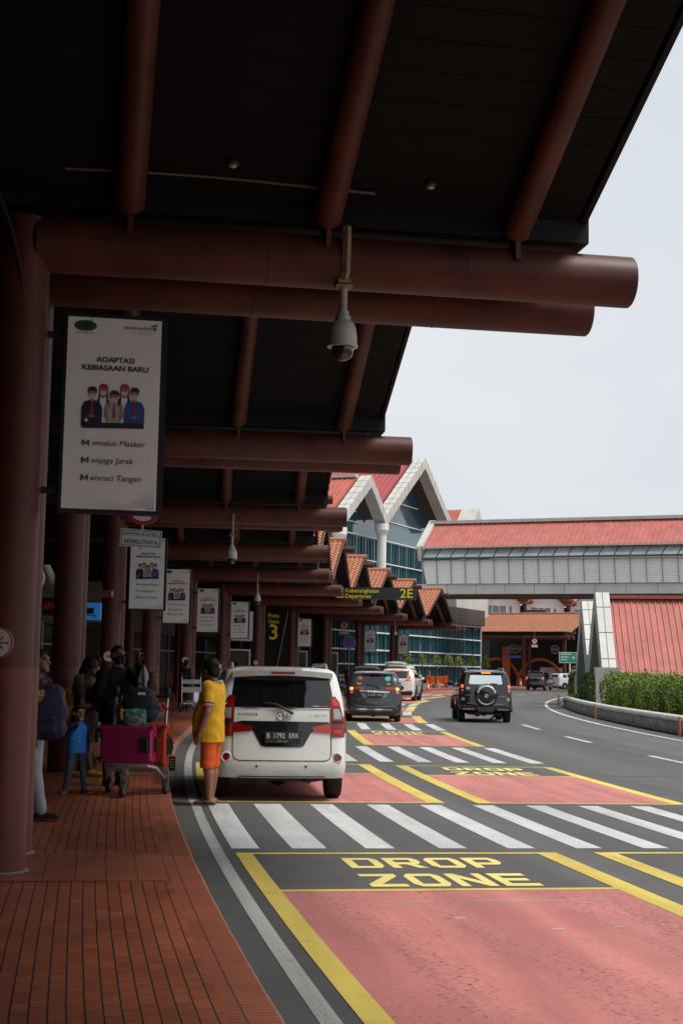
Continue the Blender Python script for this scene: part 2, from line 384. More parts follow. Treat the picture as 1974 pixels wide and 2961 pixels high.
def drop_box(s0, s1, u0, u1, wl, wr, txt=None, pk=pink, lw=.10):
    """s0..s1 overall, wl/wr widths of the side lines; header strip of 2.1 m at the far end"""
    h = s1-2.27; k = MB(); k.sheet(s0+lw, h, u0+wl, u1-wr, .002, 1); struct(k.build('drop_bay_surface', pk))
    k = MB(); k.sheet(s0, s1, u0, u0+wl, .004, 1); k.sheet(s0, s1, u1-wr, u1, .004, 1)
    for a in (s0, h, s1-lw): k.sheet(a, a+lw, u0+wl, u1-wr, .004, 1)
    struct(k.build('drop_bay_outline', yellow))
    if txt:
        k = MB(); a, c = txt; word(k, 'DROP', s1-1.02, s1-.38, a, c, .004); word(k, 'ZONE', s1-2.06, s1-1.37, a-.02, c-.02, .004)
        struct(k.build('drop_zone_lettering', yellow_w))
drop_box(-6.2, 2.15, 2.065, 5.08, .15, .20, (2.97, 4.42))
drop_box(-6.2, 2.15, 5.45, 8.3, .20, .20, (6.25, 7.68))
drop_box(7.05, 14.3, 2.03, 5.08, .2, .22)
drop_box(7.05, 14.1, 5.5, 8.3, .2, .18, (6.25, 7.68))
drop_box(20.9, 28.3, 2.03, 5.05, .2, .2)
drop_box(20.8, 28.2, 5.62, 8.32, .22, .2, (6.25, 7.65))
drop_box(34.3, 41.1, 2.03, 8.3, .2, .3, None, pink_far, .16)
drop_box(46.9, 54.3, 2.03, 8.1, .2, .35, None, pink_far, .18)
drop_box(60, 67.5, 2.03, 7.9, .2, .35, None, pink_far, .2)
drop_box(73.5, 80.2, 2.03, 7.4, .2, .35, None, pink_far, .2)
drop_box(86, 95, 2.03, 6.9, .2, .35, None, pink_far, .2)
k = MB(); k.sheet(98, 112, 2.2, 5.5, .002); k.sheet(120, 138, -.5, 2.2, .002); struct(k.build('drop_bay_surface', pink_far))
# thin scratches of white paint on the near bay, old line ghosts
k = MB()
for s, u, w, l in ((-.62, 2.9, .02, .35), (-.63, 3.45, .025, .9), (-.60, 4.4, .02, .25), (-1.35, 3.25, .05, .08), (-1.8, 3.8, .04, .09), (-1.75, 4.25, .03, .07), (-2.1, 5.3, .05, .1)):
    k.sheet(s, s+w, u, u+l, .0035)
struct(k.build('paint_scuffs', whitek))
# lane line and the road's inner edge line
k = MB()
for a, c in ((-12, -9), (-2.5, .5), (6.8, 9.8), (15.6, 18.2), (23.5, 26.6), (31, 34.6), (40, 43), (48, 51), (57, 60), (66, 69), (75, 78), (84, 87), (91.5, 95.5), (101, 104.5)):
    off = 0 if a < 70 else -(a-70)*.045
    k.sheet(a, c, 11.22+off, 11.36+off, .004)
struct(k.build('lane_dashes', whitep))
k = MB(); k.sheet(-40, 92, 13.93, 14.07, .004); struct(k.build('inner_edge_line', whitep))
# seam across the asphalt
k = MB(); k.sheet(30.8, 30.95, 2, 13.9, .002); k.sheet(12.1, 12.16, 8.6, 13.9, .002); struct(k.build('asphalt_seam', mat('seam_tar', (.03, .03, .03), .6)))

# planted island on the right
def isl_u(s): return 14.9 if s < 77 else 14.9+(s-77)**2*.05
soil = mat('planter_soil', (.07, .06, .035), .95, var=.4, scale=4)
k = MB(); k.sheet(-40, 84, lambda s: isl_u(s)+.2, 60, .33, 1.2); struct(k.build('island_ground', soil))
t = thing('planter_wall', 'low grey planter wall with thick white pipe coping along the inner kerb', 'planter wall', P(30, 14.9), 0)
k = MB()
for i in range(102):
    a, c = -40+i*1.2, -40+i*1.2+1.17
    for (z0, z1, o0, o1) in ((-.02, .34, 0, .18),):
        ua, uc = isl_u(a), isl_u(c)
        pts = [P(a, ua+o0, z0), P(c, uc+o0, z0), P(c, uc+o1, z0), P(a, ua+o1, z0)]
        top = [Vector((p.x, p.y, z1)) for p in pts]
        k.faces(pts+top, [(3, 2, 1, 0), (4, 5, 6, 7), (0, 1, 5, 4), (1, 2, 6, 5), (2, 3, 7, 6), (3, 0, 4, 7)])
k.build('wall', mat('stained_wall', (.22, .215, .20), .85, var=.4, scale=1.5, mapscale=(1, 1, 3)), t, world=True)
k = MB(); k.tube([P(60.3, 14.78, .03), P(60.4, 14.8, .3), P(60.0, 14.92, .44)]+[P(s, 14.97, .44) for s in range(59, -41, -2)], .105, 12)
k.build('pipe_coping', mat('dull_white_paint', (.62, .61, .57), .55, var=.15, scale=2), t, world=True, smooth=True)
k = MB(); 
for i in range(60):
    a, c = -40+i*2, -40+i*2+1.94
    k.tube([P(a, isl_u(a)-.08, .06), P(c, isl_u(c)-.08, .06)], .075, 6)
k.build('base_kerb', mat('black_kerb', (.035, .034, .032), .8, var=.35, scale=3), t, world=True)
for s, nm in ((27.9, 'thin orange post by the planter wall, closest of three to the right edge'), (41.7, 'thin orange post by the planter wall, middle one of three'), (62.9, 'thin orange post by the planter wall where the white pipe turns down')):
    k = MB(); k.cyl((0, 0, 0), (0, 0, .52), .042, .036, 10); k.cyl((0, 0, .52), (0, 0, .55), .044, .02, 10)
    o = k.build('marker_post', mat('orange_post', (.50, .13, .06), .6, var=.25, scale=5), smooth=True); o.location = P(s, 14.62)
    tag(o, nm, 'post', 'orange posts along the planter wall')
# ================================================================== the departures canopy
HALF = 4.2
def canopy_frame_proto():
    t = thing('canopy_frame', 'x', 'canopy frame', (0, 0, 0), 0, 'red steel frames carrying the canopy')
    for dy in (0, 1.05):
        k = MB(); k.cyl((0, dy, 1.65), (0, dy, 5.1), .205, n=28); k.cyl((0, dy, 5.1), (0, dy, 5.16), .205, .1, n=28); k.tube([(0, dy, 3.28), (0, dy, 3.29), (0, dy, 3.31), (0, dy, 3.32)], [.205, .2085, .2085, .205], 28, False)
        k.build('pillar', red_steel, t, smooth=True)
        k = MB(); k.cyl((0, dy, .15), (0, dy, 1.652), .2085, n=28); k.build('painted_band', red_band, t, smooth=True)
        k = MB(); k.lathe([(.235, .15), (.235, .158), (.215, .165)], (0, dy, 0), n=24); k.build('base_collar', concrete_d, t, smooth=True)
        k = MB(); k.cyl((.1, dy, 4.93), (4.92, dy, 4.93), .212, n=32); k.tube([(4.92, dy, 4.93), (4.93, dy, 4.93)], [.212, .205], 32); k.cyl((.85, dy, 4.93), (.1, dy, 4.93), .219, n=32)
        for u in (1.9, 3.5): k.tube([(u-.02, dy, 4.93), (u-.008, dy, 4.93), (u+.008, dy, 4.93), (u+.02, dy, 4.93)], [.212, .2142, .2142, .212], 32, False)
        k.build('beam', red_steel, t, smooth=True)
    k = MB(); k.prism([(-.16, 5.19), (1.21, 5.19), (1.21, 5.5), (-.16, 5.5)], (-7.1, 0, 0), (0, 1, 0), (0, 0, 1), (1, 0, 0), 11.62)
    k.build('gutter', dark_m, t)
    return t
fr0 = canopy_frame_proto()
FL = {-2: 'red twin-pillar canopy frame farthest behind the viewer', -1: 'red twin-pillar canopy frame beside the viewer', 0: 'red twin-pillar canopy frame at the left edge, holding the largest banner and the nearest camera',
 1: 'red twin-pillar canopy frame without a banner, behind the boy in blue', 2: 'red twin-pillar canopy frame behind the man in black, below the small white plate', 3: 'red twin-pillar canopy frame whose banner hangs just right of the luggage trolley',
 4: 'red twin-pillar canopy frame with the silver bin at its foot', 5: 'red twin-pillar canopy frame between the ALL FLIGHTS sign and the brown door', 6: 'red twin-pillar canopy frame just left of the Gate 3 panel, behind the departures sign',
 7: 'red twin-pillar canopy frame just right of the Gate 3 panel', 8: 'red twin-pillar canopy frame left of the purple round sign', 9: 'red twin-pillar canopy frame right of the purple round sign', 10: 'red twin-pillar canopy frame at the far end of the row, before the glass hall'}
for kk in range(-2, 11):
    s = kk*BAY; p = P(s, .10 if kk < 8 else .05 if kk == 8 else -.03, -.012*max(kk, 0))
    if kk == -2: fr0.location = p; fr0.rotation_euler = (0, 0, -psi(s)); fr0['label'] = FL[kk]
    else: dup(fr0, FL[kk], p, -psi(s))

U0, U1 = -7.0, 4.55
SL = .46
def canopy_roof_proto():
    t = thing('canopy_roof', 'x', 'canopy roof', (0, 0, 0), 0, 'tiled gable roofs of the canopy')
    ze = 5.36; sl = math.hypot(1, SL); L = HALF*sl
    for sg in (-1, 1):
        def pt(d, u, h):      # d: distance along the slope from the eave, h: height off the soffit plane
            ds = sg*(HALF-d/sl); q = lp(ds, u); q.z = ze+SL*d/sl; nrm = Vector((0, sg*SL, 1)).normalized(); return q+nrm*h
        ue = lambda d: U1+.09*d/L
        # soffit boards
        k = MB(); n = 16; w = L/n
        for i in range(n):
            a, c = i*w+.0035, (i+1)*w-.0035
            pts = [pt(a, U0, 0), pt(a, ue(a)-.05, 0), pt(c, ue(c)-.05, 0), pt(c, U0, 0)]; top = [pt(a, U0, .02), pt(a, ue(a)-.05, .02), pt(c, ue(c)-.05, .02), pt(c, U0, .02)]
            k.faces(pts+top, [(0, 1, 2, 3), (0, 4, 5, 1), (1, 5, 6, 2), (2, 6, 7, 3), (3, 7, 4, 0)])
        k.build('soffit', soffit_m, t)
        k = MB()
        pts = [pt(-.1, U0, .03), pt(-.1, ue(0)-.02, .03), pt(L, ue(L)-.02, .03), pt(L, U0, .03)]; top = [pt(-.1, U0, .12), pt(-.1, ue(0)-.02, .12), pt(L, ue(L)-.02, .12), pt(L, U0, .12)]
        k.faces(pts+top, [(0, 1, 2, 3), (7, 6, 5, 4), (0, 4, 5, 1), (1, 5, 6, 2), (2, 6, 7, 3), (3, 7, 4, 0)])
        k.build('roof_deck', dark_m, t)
        # verge board
        k = MB(); k.bar(pt(-.06, ue(0)+.02, .08), pt(L-.02, ue(L)+.02, .08), .05, .2, up=Vector((0, sg*SL, 1))); k.build('verge_board', dark_m, t)
        # clay tiles, stepped courses and rolls
        k = MB(); nc = 17; wc = (L+.25)/nc; per = .235; npu = int((U1+.12-U0)/per*6)
        rows = []
        for i in range(nc):
            for d, h in ((i*wc-.18, .19), ((i+1)*wc-.18-.004, .145)): rows.append((d, h))
        i0 = len(k.v)
        for d, h in rows:
            e = ue(max(0, d))+.10
            for j in range(npu+1):
                u = U0+(e-U0)*j/npu; ph = (e-u)/per*2*pi
                k.v.append(pt(d, u, h+.028*cos(ph)))
        W = npu+1
        for r in range(len(rows)-1):
            for j in range(npu):
                a = i0+r*W+j; k.f.append((a, a+1, a+1+W, a+W)); k.mi.append(0); k.uv.append(None)
        k.build('tile_slope', tile_m, t, smooth='all' if False else True, norm=False)
        for u in (.9, 2.45, 4.0):
            k = MB(); k.cyl(pt(-.02, u, -.12), pt(L-.05, u, -.12), .112, n=16)
            k.prism([(-.03, 4.98), (.03, 4.98), (.03, 5.5), (-.03, 5.5)], lp(sg*(HALF+.06), u, 0)-Vector((0, .03, 0)), (1, 0, 0), (0, 0, 1), (0, 1, 0), .06)
            k.prism([(-.02, 5.0), (.02, 5.0), (.02, 5.45), (-.02, 5.45)], lp(sg*(HALF+.06), u, 0)-Vector((0, .14*(1 if sg > 0 else 0), 0)), (1, 0, 0), (0, 0, 1), (0, 1, 0), .14)
            k.build('rafter', red_steel, t, smooth=True)
    zr = 5.36+SL*HALF
    k = MB(); k.cyl((U0, 0, zr-.24), (U1+.62, 0, zr-.24), .14, n=18); k.build('ridge_pole', red_steel, t, smooth=True)
    k = MB(); n = 44
    for i in range(n):
        a = U0+(U1+.2-U0)*i/n; c = U0+(U1+.2-U0)*(i+1)/n+.03
        k.tube([(a, 0, zr+.20), (c, 0, zr+.215)], [.10, .115], 10)
    k.build('ridge_tiles', tile_m, t, smooth=True)
    return t
rf0 = canopy_roof_proto()
RL = {-2: 'tiled canopy roof bay behind the viewer', -1: 'dark soffit canopy roof overhead, filling the top of the view', 0: 'canopy roof bay behind the nearest twin beams', 1: 'canopy roof bay between the two white-pole cameras',
 2: 'canopy roof bay behind the second camera', 3: 'canopy roof bay two beyond the second camera', 4: 'canopy roof bay whose tiles just peek out left of the tall gables', 5: 'canopy gable with the tall narrow strip of tiles, leftmost above the departures sign',
 6: 'second canopy gable above the departures sign, from the left', 7: 'canopy gable in front of the white round pillar', 8: 'canopy gable above the 2E lettering', 9: 'last canopy gable, at the right end of the departures sign'}
for kk in range(-6, 10):
    s = (kk+.5)*BAY+.525; p = P(s, 0, -.012*max(kk, 0))
    if kk == -6: rf0.location = p; rf0.rotation_euler = (0, 0, -psi(s)); rf0['label'] = RL.get(kk, 'tiled canopy roof bay farther back behind the viewer')
    else: dup(rf0, RL.get(kk, 'tiled canopy roof bay farther back behind the viewer'), p, -psi(s))

# small fittings under the first soffit
k = MB(); pts = [P(-.34, .4+i*.30, 5.36+SL*.19-.015+.02*sin(i*.5)) for i in range(9)]; k.tube(pts, .012, 6)
o = k.build('soffit_conduit', mat('pale_conduit', (.15, .12, .095), .6), smooth=True); tag(o, 'thin pale conduit strung under the nearest dark soffit', 'conduit')
for u, s, lb in ((1.66, -.52, 'small round downlight between the left and middle rafters of the nearest soffit'), (3.22, -.46, 'small round downlight between the middle and right rafters of the nearest soffit')):
    t = thing('downlight', lb, 'downlight', P(s, u, 5.36+SL*(-s-.15)-.01), 0, 'downlights under the canopy')
    k = MB(); k.lathe([(.02, .03), (.045, .0), (.048, -.02), (.035, -.035)], n=14); k.build('housing', mat('dull_brown_metal', (.07, .055, .04), .5), t, smooth=True)
    k = MB(); k.lathe([(.032, -.033), (.02, -.045), (.004, -.05)], n=12); k.build('lens', mat('frosted_lens', (.55, .5, .42), .3), t, smooth=True)
# cable on the nearest pillar
k = MB(); k.tube([P(-.45, -.45, 6.0), P(-.35, -.12, 5.3), P(-.22, .02, 4.95), P(-.2, .08, 4.7), P(-.18, .14, 4.4), P(-.12, .2, 4.28)], .018, 8)
o = k.build('pillar_cable', black_m, smooth=True); tag(o, 'black cable looping down the nearest red pillar', 'cable')
k = MB(); k.tube([P(-.45, -.45, 6.0), P(-1.8, -.4, 6.4), P(-4, -.38, 7.2)], .008, 6)
o = k.build('soffit_wire', red_steel, smooth=True); tag(o, 'thin red wire running up into the dark roof at the left edge', 'wire')

# ------------------------------------------------------------------ dome cameras hung under the beams
def cctv_proto():
    t = thing('dome_camera', 'x', 'security camera', (0, 0, 0), 0, 'dome cameras under the canopy beams')
    k = MB(); k.tube([(0, -.225, 5.12), (0, -.235, 4.95), (0, -.2, 4.76), (0, -.1, 4.70)], .035, 4); k.box((0, -.11, 4.70), (.10, .1, .035)); k.box((0, -.11, 4.66), (.13, .12, .015))
    k.build('bracket', mat('rusty_bracket', (.30, .22, .14), .7, var=.3, scale=20), t)
    k = MB(); k.cyl((0, -.11, 4.66), (0, -.11, 4.44), .032, n=14); k.build('pole', mat('cream_pole', (.42, .37, .31), .5), t, smooth=True)
    k = MB(); k.lathe([(.045, 4.46), (.048, 4.43), (.06, 4.42), (.062, 4.385), (.09, 4.36), (.105, 4.32), (.112, 4.26), (.114, 4.19), (.122, 4.185), (.122, 4.17), (.08, 4.168)], (0, -.11, 0), n=28)
    k.build('housing', mat('camera_housing', (.50, .49, .47), .4), t, smooth=True)
    k = MB(); k.lathe([(.088, 4.172), (.089, 4.15), (.082, 4.11), (.06, 4.078), (.03, 4.062), (.004, 4.058)], (0, -.11, 0), n=24)
    k.build('dome', mat('smoked_dome', (.02, .022, .022), .05, ior=1.7, var=0), t, smooth=True)
    return t
cc0 = cctv_proto()
for i, (kk, u, lb) in enumerate(((0, 2.60, 'largest white dome camera, hanging from the nearest red beam'), (2, 2.60, 'dome camera on a pale pole above the parked white car, second in size'), (4, 2.55, 'small dome camera hanging above the third and fourth banners'), (9, 2.6, 'tiny dome camera beside the parking sign over the purple disc'))):
    s = kk*BAY
    if i == 0: cc0.location = P(s, u, .05); cc0.rotation_euler = (0, 0, -psi(s)); cc0['label'] = lb
    else: dup(cc0, lb, P(s, u, -.012*kk-(.2 if i < 3 else .1)), -psi(s))

# ------------------------------------------------------------------ banners
pm = [mat('banner_white', (.86, .885, .89), .45, var=.03), mat('banner_ink', (.012, .03, .025), .6, var=0), mat('banner_green', (.015, .10, .045), .6, var=0), mat('banner_navy', (.012, .018, .055), .6, var=0),
      mat('banner_blue', (.03, .09, .30), .6, var=0), mat('banner_skin', (.42, .20, .12), .6, var=0), mat('banner_red', (.33, .03, .03), .6, var=0), mat('banner_mask', (.50, .56, .62), .6, var=0), mat('banner_grey', (.40, .40, .43), .6, var=0), mat('banner_auburn', (.30, .07, .03), .6, var=0), mat('banner_yellow', (.5, .42, .05), .6, var=0)]
def banner_proto():
    t = thing('hanging_banner', 'x', 'banner', (0, 0, 0), 0, 'white banners hanging from the pillars')
    w, h, d = .72, 1.5, .12
    k = MB(); k.box((w/2+.012, d/2, h/2), (w+.075, d, h+.06)); k.build('light_box', black_m, t)
    k = MB(); X, Z = (1, 0, 0), (0, 0, 1)
    def pl(poly, m, lay): k.cur = m; k.poly([(x, -.004-.0014*lay, z) for x, z in poly])
    def tx(s, x, z, size, m, bold=0, al='CENTER', sh=0, sx=1): k.cur = m; k.text(s, (x, -.009, z), X, Z, size, bold, al, sx, sh)
    pl([(0, 0), (w, 0), (w, h), (0, h)], 0, 0)
    cxx = w*.52
    pl(circ(w*.185, h*.955, .088, 28, .043), 1, 1); pl(circ(w*.185, h*.955, .084, 28, .040), 2, 2); tx('Pixel', w*.185, h*.957, .058, 3, .01)
    pl([(w*.2, h*.958), (w*.265, h*1.0-.004), (w*.27, h*1.0-.004), (w*.207, h*.955)], 1, 4)
    tx('www.pixelgroup.id', w*.185, h*.918, .018, 1, .01)
    tx('Soekarno-Hatta', w*.76, h*.955, .037, 1, .008); tx('International Airport', w*.80, h*.936, .017, 8); k.cur = 1; pl([(w*.75, h*.924), (w*.9, h*.924), (w*.9, h*.926), (w*.75, h*.926)], 1, 2)
    pl([(w*.87, h*.967), (w*.96, h*.985), (w*.92, h*.965)], 6, 2); pl([(w*.92, h*.965), (w*.96, h*.985), (w*.945, h*.955)], 10, 2); pl([(w*.92, h*.963), (w*.943, h*.955), (w*.925, h*.938)], 4, 2)
    tx('ADAPTASI', cxx, h*.778, .058, 1, .030, sx=1.1); tx('KEBIASAAN BARU', cxx, h*.735, .058, 1, .030, sx=1.1)
    # five masked people
    pl([(w*.14, h*.43), (w*.9, h*.43), (w*.9, h*.645), (w*.14, h*.66)], 8, .5); k.f.pop(); k.mi.pop(); k.uv.pop()
    y0 = h*.425
    def fig(x, top, bw, hair, body, skin=5, tie=None, lay=1, shirt=None, long=False):
        hd = .030
        if long: pl([(x-.038, top-.13), (x+.042, top-.13), (x+.036, top-.02), (x+.02, top), (x-.02, top), (x-.036, top-.02)], hair, lay)
        pl([(x-bw, y0), (x+bw, y0), (x+bw*1.02, top-.16), (x+bw*.75, top-.112), (x+.018, top-.097), (x-.018, top-.097), (x-bw*.75, top-.112), (x-bw*1.02, top-.16)], body, lay+.3)
        if shirt is not None: pl([(x-.03, y0+.03), (x+.03, y0+.03), (x+.022, top-.098), (x-.022, top-.098)], shirt, lay+.6)
        pl([(x-.012, top-.108), (x+.012, top-.108), (x+.012, top-.07), (x-.012, top-.07)], skin, lay+.8)
        pl(circ(x, top-.045, hd, 14, .041), skin, lay+1)
        pl([(x-.034, top-.045), (x-.034, top-.012), (x-.018, top+.008), (x+.02, top+.006), (x+.036, top-.014), (x+.034, top-.045), (x+.024, top-.03), (x-.02, top-.026)], hair, lay+1.3)
        pl([(x-.027, top-.052), (x+.027, top-.052), (x+.022, top-.08), (x, top-.09), (x-.022, top-.08)], 7, lay+1.6)
        for e in (-.012, .012): pl(circ(x+e, top-.043, .004, 6), 1, lay+1.7)
        if tie is not None: pl([(x-.005, top-.105), (x+.005, top-.105), (x+.011, top-.20), (x, top-.22), (x-.011, top-.20)], tie, lay+1.4)
    fig(w*.40, h*.648, .058, 6, 4, shirt=0, lay=1, long=True); fig(w*.625, h*.652, .058, 9, 3, shirt=0, lay=1, long=True)
    fig(w*.285, h*.630, .078, 1, 3, tie=6, lay=3); fig(w*.735, h*.635, .078, 1, 4, tie=6, lay=3)
    fig(w*.52, h*.615, .052, 1, 8, tie=6, lay=5)
    for a in (-1, 1): pl([(w*.52+a*.05, y0+.05), (w*.52+a*.075, y0+.09), (w*.52+a*.06, y0+.19), (w*.52+a*.042, y0+.19), (w*.52+a*.05, y0+.1), (w*.52+a*.04, y0+.07)], 5, 7)
    for x in (.285, .735): pl(circ(w*x, y0+.085, .022, 10, .010), 5, 5.2)
    pl([(w*.205, y0+.025), (w*.255, y0+.025), (w*.255, y0+.08), (w*.235, y0+.1), (w*.205, y0+.08)], 2, 5.6); pl(circ(w*.23, y0+.052, .012, 10), 0, 6)
    pl([(w*.19, y0-.012), (w*.84, y0+.002), (w*.83, y0+.045), (w*.2, y0+.03)], 3, 7.5)
    for i, (a, c) in enumerate((('M', 'emakai Masker'), ('M', 'enjaga Jarak'), ('M', 'encuci Tangan'))):
        z = h*(.342-.0905*i); k.cur = 2; k.poly([(w*.195+.068*x_, -.009, z-.024+.068*y_) for x_, y_ in ((0, 0), (.17, 0), (.17, .40), (.36, .14), (.46, .14), (.65, .40), (.65, 0), (.82, 0), (.82, .7), (.67, .7), (.41, .33), (.15, .7), (0, .7))]); tx(c, w*.295, z, .064, 1, .003, 'LEFT', .18, 1.06)
    k.cur = 2
    for i in range(34):                      # halftone swoosh
        for j in range(16):
            x = w*(.16+.83*i/33); base = .04+.05*sin(i*.17+.3)+.0035*max(0, i-20)*1.6; z = .012+j*.0135+(.012*sin(i*.3+j*.2))
            if z > base+.05*(i/33)**3*3.2 or x > w-.01: continue
            r = .0052*(1-j/18)*(.35+.65*i/33)
            k.poly([(x+a, -.0065, z+c) for a, c in circ(0, 0, r, 6)])
    k.build('poster', pm, t, norm=False)
    for z in (.14, 1.36): k = MB(); k.box((-.16, d/2, z), (.29, .03, .05)); k.build('bracket', black_m, t)
    return t
bn0 = banner_proto()
BL = {0: 'largest white health banner, hanging from the nearest red pillar', 2: 'white health banner partly covered by the small white plate, second in size', 3: 'white health banner just left of the ALL FLIGHTS sign, third in size',
      4: 'white health banner hanging above the ALL FLIGHTS sign', 5: 'white health banner just left of the Gate 3 panel', 7: 'white health banner between the Gate 3 panel and the parking sign', 9: 'greyish white health banner just right of the purple disc', 10: 'smallest white health banner, on the last pillar before the glass hall'}
for kk in BL:
    s = kk*BAY; p = P(s, .46, 2.87-.012*kk)
    if kk == 0: bn0.location = p; bn0.rotation_euler = (0, 0, -psi(s)); bn0['label'] = BL[kk]
    else: dup(bn0, BL[kk], p, -psi(s))

# ------------------------------------------------------------------ no-smoking discs on the pillars
sgn_w = mat('sign_white', (.72, .72, .71), .4, var=.03); sgn_r = mat('sign_red', (.42, .03, .025), .4, var=.05); sgn_k = mat('sign_black', (.015, .015, .015), .5, var=0)
def smoke_proto():
    t = thing('no_smoking_sign', 'x', 'no smoking sign', (0, 0, 0), 0, 'round no smoking signs on the pillars')
    k = MB(); X, Z = (1, 0, 0), (0, 0, 1)
    k.cur = 0; k.prism(circ(0, 0, .118, 36), (0, 0, 0), X, Z, (0, 1, 0), .006)
    k.cur = 1
    for i in range(36):
        a, c = 2*pi*i/36, 2*pi*(i+1)/36
        k.poly([(r*cos(t_), -.002, r*sin(t_)) for r, t_ in ((.106, a), (.118, a), (.118, c), (.106, c))])
    k.cur = 2; k.poly([(x, -.0015, z) for x, z in ((-.075, -.008), (.05, -.008), (.05, .008), (-.075, .008))]); k.poly([(x, -.0015, z) for x, z in ((.055, -.008), (.085, -.008), (.085, .008), (.055, .008))])
    k.cur = 1
    for a in (1, -1): k.prism([(-.062, -.006), (.062, -.006), (.062, .006), (-.062, .006)], (0, -.003-.002*(a > 0), 0), (cos(a*pi/4), 0, sin(a*pi/4)), (-sin(a*pi/4), 0, cos(a*pi/4)), (0, 1, 0), .001)
    k.cur = 3; k.poly([(x, -.002, z) for x, z in circ(.035, .075, .009, 10)])
    k.build('disc', [sgn_w, sgn_r, grey_m, mat('sign_yellow', (.55, .42, .03), .5)], t)
    return t
ns0 = smoke_proto()
for i, (kk, ang, lb) in enumerate(((0, -.24, 'round no smoking sign cut by the left edge, on the nearest pillar'), (2, .0, 'round no smoking sign just behind the head of the man in black'), (4, .1, 'round no smoking sign on the pillar with the silver bin'), (6, .1, 'round no smoking sign left of the Gate 3 panel, above the white car roof'), (8, .1, 'tiny round no smoking sign on the pillar left of the purple disc'))):
    s = kk*BAY; q = psi(s); d = Vector((sin(ang), -cos(ang), 0))*.222; M = Matrix.Rotation(-q, 3, 'Z'); pos = P(s, .10, 1.83)+M @ d
    if i == 0: ns0.location = pos; ns0.rotation_euler = (0, 0, -q+ang); ns0['label'] = lb
    else: dup(ns0, lb, pos, -q+ang)

# ------------------------------------------------------------------ no-parking signs hung from the beams
def parking_proto(plate=True, name='no_parking_sign'):
    t = thing(name, 'x', 'parking sign', (0, 0, 0), 0, 'round no parking signs')
    X, Z = (1, 0, 0), (0, 0, 1); k = MB()
    k.cur = 0; k.prism(circ(0, 0, .27, 40), (0, 0, 0), X, Z, (0, 1, 0), .012)
    k.cur = 2
    k.text('P', (0, -.004, 0), X, Z, .36, .045)
    k.cur = 1
    for i in range(40):
        a, c = 2*pi*i/40, 2*pi*(i+1)/40
        k.poly([(r*cos(t_), -.003, r*sin(t_)) for r, t_ in ((.215, a), (.27, a), (.27, c), (.215, c))])
    k.prism([(-.22, -.022), (.22, -.022), (.22, .022), (-.22, .022)], (0, -.008, 0), (cos(-pi/4), 0, sin(-pi/4)), (sin(pi/4), 0, cos(pi/4)), (0, 1, 0), .002)
    k.build('disc', [sgn_w, sgn_r, sgn_k], t)
    if plate:
        k = MB(); k.cur = 0; rr = [(-.30, -.13), (.30, -.13), (.30, .13), (-.30, .13)]; k.prism(rr, (0, .0, -.47), X, Z, (0, 1, 0), .012)
        k.cur = 1
        for (a, c, e, f) in ((-.285, .105, .285, .115), (-.285, -.115, .285, -.105), (-.285, -.105, -.275, .105), (.275, -.105, .285, .105)): k.poly([(a, -.003, -.47+c), (e, -.003, -.47+c), (e, -.003, -.47+f), (a, -.003, -.47+f)])
        k.text('SAMPAI RAMBU', (0, -.003, -.415), X, Z, .087, .012, sx=.90); k.text('BERIKUTNYA', (0, -.003, -.525), X, Z, .087, .012, sx=.95)
        k.build('plate', [sgn_w, sgn_k], t)
    k = MB(); k.cyl((0, .035, 1.35 if plate else .1), (0, .035, -.62 if plate else -2.6), .022, n=10); k.build('pole', grey_m, t, smooth=True)
    return t
pk0 = parking_proto(); pk0['label'] = 'no parking sign half hidden by the largest banner, its plate reading SAMPAI RAMBU BERIKUTNYA'
pk0.location = (-2.90, 20.75, 3.985); pk0.rotation_euler = (0, rad(3.0), rad(4))
dup(pk0, 'no parking sign with a small plate just above the purple round sign', P(8*BAY+2.3, .75, 4.33), -psi(80))
# purple round sign under it
t = thing('purple_disc_sign', 'purple round sign with white lettering under the parking sign', 'round sign', P(8*BAY+3.4, .85, 3.28), -psi(80))
k = MB(); k.cur = 0; k.prism(circ(0, 0, .43, 36), (0, 0, 0), (1, 0, 0), (0, 0, 1), (0, 1, 0), .04); k.cur = 1
for i in range(4):
    x = -.26+.02*(i % 2)
    while x < .24:
        w_ = .03+.03*((i*7+int(x*100)) % 3); k.poly([(x, -.004, .2-.13*i), (x+w_, -.004, .2-.13*i), (x+w_, -.004, .26-.13*i), (x, -.004, .26-.13*i)]); x += w_+.02
k.build('disc', [mat('purple_print', (.26, .21, .66), .5), mat('purple_dark_print', (.04, .02, .16), .5)], t)
k = MB(); k.cyl((0, .06, .55), (0, .06, -3.15), .03, n=10); k.build('pole', grey_m, t, smooth=True)

# ------------------------------------------------------------------ departures sign
s = 6*BAY-.75
t = thing('departures_sign', 'long black departures sign with yellow lettering and 2E, beyond the white car', 'direction sign', P(s, 3.95, 4.92), -psi(s))
X, Z = (1, 0, 0), (0, 0, 1)
k = MB(); k.box((1.93, .09, .29), (3.86, .16, .58)); k.build('panel', mat('sign_charcoal', (.022, .025, .03), .4, var=.15, scale=1), t)
ylw = mat('sign_letter_yellow', (.72, .62, .02), .5, var=.04)
k = MB(); k.cur = 0; k.poly([(.06, -.004, .06), (.40, -.004, .06), (.40, -.004, .53), (.06, -.004, .53)])
k.text('Keberangkatan', (.47, -.004, .405), X, Z, .27, .012, 'LEFT', 1.0); k.text('Departures', (.47, -.004, .145), X, Z, .27, .012, 'LEFT', 1.0); k.text('2E', (3.40, -.004, .285), X, Z, .60, .014, 'CENTER', 1.05)
k.cur = 1; k.poly([(.12, -.007, .12), (.34, -.007, .12), (.34, -.007, .135), (.12, -.007, .135)])
